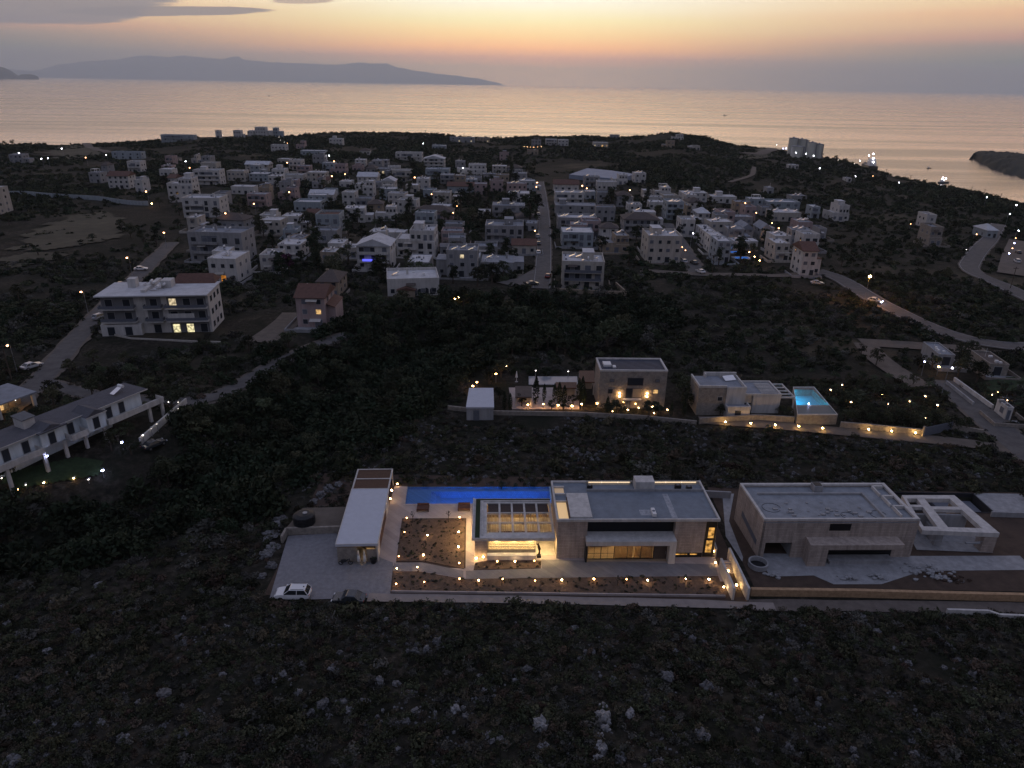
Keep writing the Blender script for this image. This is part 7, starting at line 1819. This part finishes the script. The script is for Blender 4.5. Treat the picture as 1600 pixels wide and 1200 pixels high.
# ================================================================== lamps of the town
LAMPC = {'p': (M_bulbp, 'warm street lamp', 6.5, .30), 'w': (M_bulbw, 'white street lamp', 6.5, .24), 'o': (glow('amber_bulb', (1, .5, .16), 70), 'low amber lamp', 2.2, .24), 'b': (M_bulbb, 'blue-white lamp', 3.5, .24), 's': (M_gard, 'small garden lamp', .5, .17), 't': (M_bulbp, 'small warm lamp', 2.5, .2), 'v': (glow('dim_white_bulb', (.95, .85, .75), 9), 'small white lamp', 2.0, .15)}
def lamp(px, py, k, hh=None, label=None, x=None, y=None, z=None):
    mm, nm, h0, r_ = LAMPC[k]; h_ = hh or h0
    if x is None:
        x, y, z = G(px, py, h_)
        D = float(np.interp(math.atan2(x, y), _A, _DD))
        if math.hypot(x, y) > D:
            x, y = rg(px, .985); z = H(x, y); h_ = max(1.5, min(9, solve_top(x, y, py) - z))
    far = max(1.0, math.hypot(x, y) / 330)
    r_ *= min(far, 1.45) * random.uniform(.75, 1.1)
    rel, ph = near_phrase(x, y)
    o = thing('street_lamp' if h_ > 4 else 'garden_lamp', label or f'{nm} {rel} {ph}', 'street lamp' if h_ > 4 else 'lamp', (x, y, z), random.uniform(-.5, .5) - math.pi / 2, 'street and garden lamps of the town')
    m = MB(); m.cyl(0, 0, -.3, h_ - .1, .075, .05, 6)
    if h_ > 4: m.tube((0, 0, h_ - .15), (.75, 0, h_ + .12), .04, .035, 5); m.cyl(0, 0, -.3, .7, .13, n=8)
    m.build('pole', M_metal, o)
    bx = .8 if h_ > 4 else 0
    m = MB(); m.ball((bx, 0, h_), r_, 1, (1, 1, .8)); m.build('bulb', mm, o)
    m = MB(); m.add([(bx - .4, -.16, h_ + r_ * .8 + .01), (bx + .4, -.16, h_ + r_ * .8 + .01), (bx + .4, .16, h_ + r_ * .8 + .01), (bx - .4, .16, h_ + r_ * .8 + .01), (bx - .3, -.1, h_ + r_ * .8 + .12), (bx + .3, -.1, h_ + r_ * .8 + .12), (bx + .3, .1, h_ + r_ * .8 + .12), (bx - .3, .1, h_ + r_ * .8 + .12)], [(3, 2, 1, 0), (4, 5, 6, 7), (0, 1, 5, 4), (1, 2, 6, 5), (2, 3, 7, 6), (3, 0, 4, 7)]); m.build('lamp_head', M_metal, o)
    if not label: AUTO.append((o, o['label']))
    return o
for s_ in '''15 538 p|201 402 p|130 455 p|30 239 w|66 248 w|75 247 w|97 232 w|135 246 p|167 242 w|177 243 v|230 299 p|237 318 o|256 363 p|290 252 w|297 262 p|352 333 p|398 318 p|453 300 p|468 303 t|478 302 t|433 260 p|449 254 p|515 243 w|523 252 p|519 275 p|540 272 p|482 443 p|711 467 o|717 464 o|674 303 p|648 277 p|612 320 t|636 328 v|709 332 p|742 323 p|714 322 t|720 322 t|839 285 p|839 292 p|838 313 p|845 312 b|837 360 p|910 290 p|917 294 p|983 297 p|932 323 p|1163 317 p|1182 332 p|1206 348 p|1217 356 p|1118 345 t|1138 373 o|1142 372 o|1163 388 o|1171 394 o|1179 401 o|1187 407 o|1202 370 o|1206 375 o|1062 366 w|1081 364 w|1066 386 t|1071 391 t|1213 226 w|1224 232 b|1247 238 b|1281 263 w|1336 275 w|1405 285 w|1423 350 t|1471 365 v|1526 366 t|1510 390 v|1576 334 w|1589 360 w|1587 372 t|1585 380 b|1582 388 t|1577 396 b|1541 308 w|1587 320 w|1303 247 v|1310 250 v|1327 248 v|1335 256 v|1350 251 w|1364 275 t|819 229 t|824 229.5 t|829 229.7 t|834 230 t|840 229.5 t|846 229 t|665 212 v|661 224 w|694 228 t|710 216 t|720 217 t|731 217 t|705 216 t|348 211 v|436 214 v|438 219 v|444 222 v|449 224 t|611 289 v|663 251 v|723 262 w|160 735 b|190 691 b|40 757 v|68 754 s|115 747 s|138 749 v|27 765 s|2 747 v|24 625 v|223 680 v|236 669 v|245 662 v|264 649 v|278 638 v|263 628 v|278 628 v|745 597 o|739 603 o|775 584 o|791 572 s|825 632 o|849 631 o|872 633 o|894 634 o|909 631 o|933 630 o|957 642 s|958 636 s|978 634 s|981 640 s|998 637 s|1019 635 s|1022 645 s|1043 640 s|1087 632 o|1094 630 o|837 579 v|888 580 v|1298 609 s|1316 601 s|1330 628 s|1379 616 s|1388 631 s|1422 627 s|1446 619 s|1465 633 s|1422 652 s|1446 653 s|1445 565 b|1467 573 o|1483 573 w|1551 617 s|1567 622 s|1574 625 s|1560 613 s'''.split('|'):
    a, b_, k = s_.split(); a, b_ = float(a), float(b_)
    hh = None
    if 590 < b_ < 660 and k == 'o': hh = 1.1
    if k == 'b' and a < 300: hh = 1.4
    if k == 's' and 1290 < a < 1470 and b_ < 640: hh = 1.5
    if k == 'v' and a < 160 and b_ > 600: hh = .8
    if k == 'v' and a < 300 and 620 < b_ < 690: hh = 1.7
    lamp(a, b_, k, hh)
LAMPC['a'] = (glow('sodium_bulb', (1.0, .4, .07), 700), 'amber street lamp', 9.0, .42)
lamp(1359, 431, 'a', 9.0, 'tall street lamp throwing amber light on the eastern road')
x_, y_, z_ = G(73, 737); lamp(0, 0, 'b', 2.6, 'blue-white lamp on a pillar of the long white house', lx + math.cos(ang) * 6.4 + 1.6 * math.sin(ang), ly + math.sin(ang) * 6.4 - 1.6 * math.cos(ang), lh.location.z)
# downlights along the wall of the pool villa
for i, (px, py) in enumerate(((1133, 657), (1173, 659), (1211, 661.5), (1248, 663.5), (1285, 666.5), (1357, 668.5), (1393, 671), (1430, 674))):
    x, y, z = G(px, py + 1, .9)
    o = thing('wall_lamp', 'shaded amber lamp on the stone wall below the turquoise pool villa', 'lamp', (x, y - .1, z), 0, 'amber wall lamps along the lane')
    m = MB(); m.cyl(0, 0, 0, .9, .05, n=6); m.build('post', M_black, o); m = MB(); m.ball((0, -.05, .82), .15, 1); m.build('bulb', glow('downlight', (1, .58, .18), 140), o); m = MB(); m.cyl(0, -.05, 1.02, 1.1, .26, .1, 10); m.build('cap', M_black, o)
    AUTO.append((o, o['label']))

# ================================================================== coast: silos, ship, boats, masts
M_silo = mat('silo_concrete', (.6, .59, .52), .8, .2, .12, bump=.1)
for i, (l, r, t_, b_, fr_, lb) in enumerate(((1233, 1246, 216, 240, .955, 'tall silo at the west end of the silo group'), (1246, 1259.5, 218, 241, .965, 'tall silo second from the west end of the group'), (1239, 1256.5, 229, 243, .925, 'short wide silo in front of the two tall ones'), (1257, 1264, 219.5, 241, .975, 'narrow silo squeezed between the taller and later ones'), (1264, 1276, 223, 245, .94, 'grey silo with its shaded side in the eastern pair'), (1275, 1287, 225.5, 246, .955, 'lit silo at the east end of the silo group'))):
    x, y = rg((l + r) / 2, fr_); z = H(x, y); k = FPX / depth(x, y, z); r_ = (r - l) / 2 / k; top = solve_top(x, y, t_)
    o = thing('silo', lb, 'silo', (x, y, z - 4), 0, 'silos above the harbour'); m = MB(); m.cyl(0, 0, 0, top - z + 4, r_, n=24); m.build('shell', M_silo, o, smooth=False)
    m = MB(); m.cyl(0, 0, top - z + 4, top - z + 4.5, r_ * 1.05, n=24); m.cyl(0, 0, top - z + 4.5, top - z + 5.6, r_ * .3, r_ * .2, n=12); m.build('roof', M_conc, o)
    m = MB(); m.box(r_ * .75, r_ * .95, -r_ * .95, -r_ * .8, 0, top - z + 4.4); m.build('ladder', M_metal, o)
for (px, py, k, fr_, hh) in ((1247, 240, 'w', .90, 7), (1230, 233, 'b', .92, 8), (1262, 243, 'w', .915, 6), (1275, 246, 'w', .91, 6)):  # extra lamps added to brighten the silos
    x, y = rg(px, fr_); o = lamp(px, py, k, hh, None, x, y, H(x, y))
def boat(name, label, px, py, L_, m_h, lights=None, cabin=True, heading=0.0):
    x, y = U(px, py, SEA); o = thing(name, label, 'boat' if L_ < 30 else 'ship', (x, y, SEA), heading)
    w_ = L_ * .13; mb = MB(); hh = L_ * .09
    mb.prism([(-L_ / 2, -w_), (L_ * .3, -w_), (L_ / 2, 0), (L_ * .3, w_), (-L_ / 2, w_)], -.5, [hh, hh, hh * 1.4, hh, hh]); mb.build('hull', m_h, o)
    if cabin:
        mb = MB(); mb.box(-L_ * .38, -L_ * .08, -w_ * .7, w_ * .7, hh, hh + L_ * .12); mb.box(-L_ * .33, -L_ * .15, -w_ * .6, w_ * .6, hh + L_ * .12, hh + L_ * .2); mb.build('cabin', M_white, o)
        mb = MB(); mb.tube((-L_ * .2, 0, hh), (-L_ * .2, 0, hh + L_ * .36), L_ * .006); mb.tube((L_ * .2, 0, hh), (L_ * .2, 0, hh + L_ * .3), L_ * .006); mb.build('mast', M_metal, o)
    for (a, b_, c) in lights or ():
        mb = MB(); mb.ball((a * L_, 0, b_ * L_), c, 1); mb.build('lamp', glow('deck_lamp', (.9, .88, 1), 60), o)
    return o
boat('ferry', 'dark ship with bright deck lamps moored at the harbour point', 1357, 262, 46, M_black, [(-.2, .42, .9), (.2, .34, .8), (-.3, .3, .8), (-.1, .24, .7), (-.38, .2, .7)], True, R(80))
boat('fishing_boat', 'brightly lit fishing boat in the bay below the dark shore', 1475, 286, 15, M_black, [(-.2, .42, .42), (-.3, .3, .42), (.1, .34, .42), (-.05, .22, .3)], True, R(15))
boat('rowing_boat', 'small dark boat without lights in the bay', 1452, 263, 7, M_black, None, True, R(10))
boat('fishing_boat', 'tiny dark boat far out on the western sea', 421, 150, 16, M_black, None, True, R(10))
boat('fishing_boat', 'tiny dark boat far out on the eastern sea', 1133, 180.5, 16, M_black, None, True, R(10))
for (px, py, h_, fr_, lb) in ((1538, 298, 7, .985, 'thin mast on the shore beside the white lamp'), (1560, 300, 8, .985, 'thin forked mast on the eastern shore'), (1588, 312, 8, .985, 'thin mast at the eastern end of the shore'), (1373, 258, 8, .985, 'thin mast at the harbour shore'), (1395, 270, 8, .985, 'thin leaning mast at the harbour shore'), (1436, 285, 7, .985, 'thin mast in the wood above the bay'), (665, 204, 9, .985, 'thin radio mast on the middle ridge'), (725, 208, 7, .985, 'thin mast beside the beach bar on the ridge')):
    x, y = rg(px, fr_); z = H(x, y); hh = max(5, solve_top(x, y, py) - z); o = thing('mast', lb, 'mast', (x, y, z)); m = MB(); m.cyl(0, 0, -1, hh, .22, .16, 5); m.build('pole', M_black, o); m = MB(); m.tube((-.9, 0, hh - .6), (.9, 0, hh - .5), .14, n=4); m.build('crossbar', M_black, o)
for (px, py, h_, lb) in ((1360, 448, 8, None), (1112, 432, 8, 'wooden power pole beside the country track'), (1578, 452, 8, 'power pole beside the loop road'), (1050 - 130, 446, 8, 'power pole beside the big apartment house'), (20, 600, 9, 'power pole at the road junction beside the silver saloon')):
    if lb:
        x, y, z = G(px, py); o = thing('power_pole', lb, 'power pole', (x, y, z)); m = MB(); m.cyl(0, 0, -.5, h_, .14, .1, 7); m.build('pole', M_bark, o); m = MB(); m.box(-.9, .9, -.06, .06, h_ - .6, h_ - .45); m.build('crossbar', M_bark, o)

# ================================================================== one label for one thing
ORD = ['', 'first', 'second', 'third', 'fourth', 'fifth', 'sixth', 'seventh', 'eighth', 'ninth', 'tenth', 'eleventh', 'twelfth']
by = {}
for o, lb in AUTO: by.setdefault(lb, []).append(o)
def clip(lb, n=16):
    w_ = lb.split()
    while len(w_) > n: w_.pop()
    while w_[-1] in ('the', 'of', 'with', 'and', 'a', 'at', 'in', 'by', 'to', 'on', 'from', 'two', 'one'): w_.pop()
    return ' '.join(w_)
for lb, os_ in by.items():
    n = len(os_)
    wx_ = max(o.location.x for o in os_) - min(o.location.x for o in os_); wy_ = max(o.location.y for o in os_) - min(o.location.y for o in os_)
    for i, o in enumerate(sorted(os_, key=lambda o: o.location.x if wx_ > wy_ else -o.location.y)):
        if n == 1: o['label'] = clip(lb)
        else:
            o['label'] = clip((f'{ORD[min(i + 1, 12)]} ' + lb), 12) + (' counting from the west' if wx_ > wy_ else ' counting from the sea')

# ================================================================== the evening haze over land and sea
hz = MB(); hz.box(-64000, 64000, -1500, 63500, SEA - 20, 2000)
hm = bpy.data.materials.new('evening_haze'); hm.use_nodes = True; t = hm.node_tree; t.nodes.clear()
pv_ = t.nodes.new('ShaderNodeVolumePrincipled'); pv_.inputs['Color'].default_value = (.8, .91, 1.0, 1); pv_.inputs['Density'].default_value = HAZE; pv_.inputs['Anisotropy'].default_value = .5
o_ = t.nodes.new('ShaderNodeOutputMaterial'); t.links.new(pv_.outputs[0], o_.inputs['Volume'])
try: hm.cycles.homogeneous_volume = True
except Exception: pass
ho = hz.build('haze', hm); ho['kind'] = 'stuff'
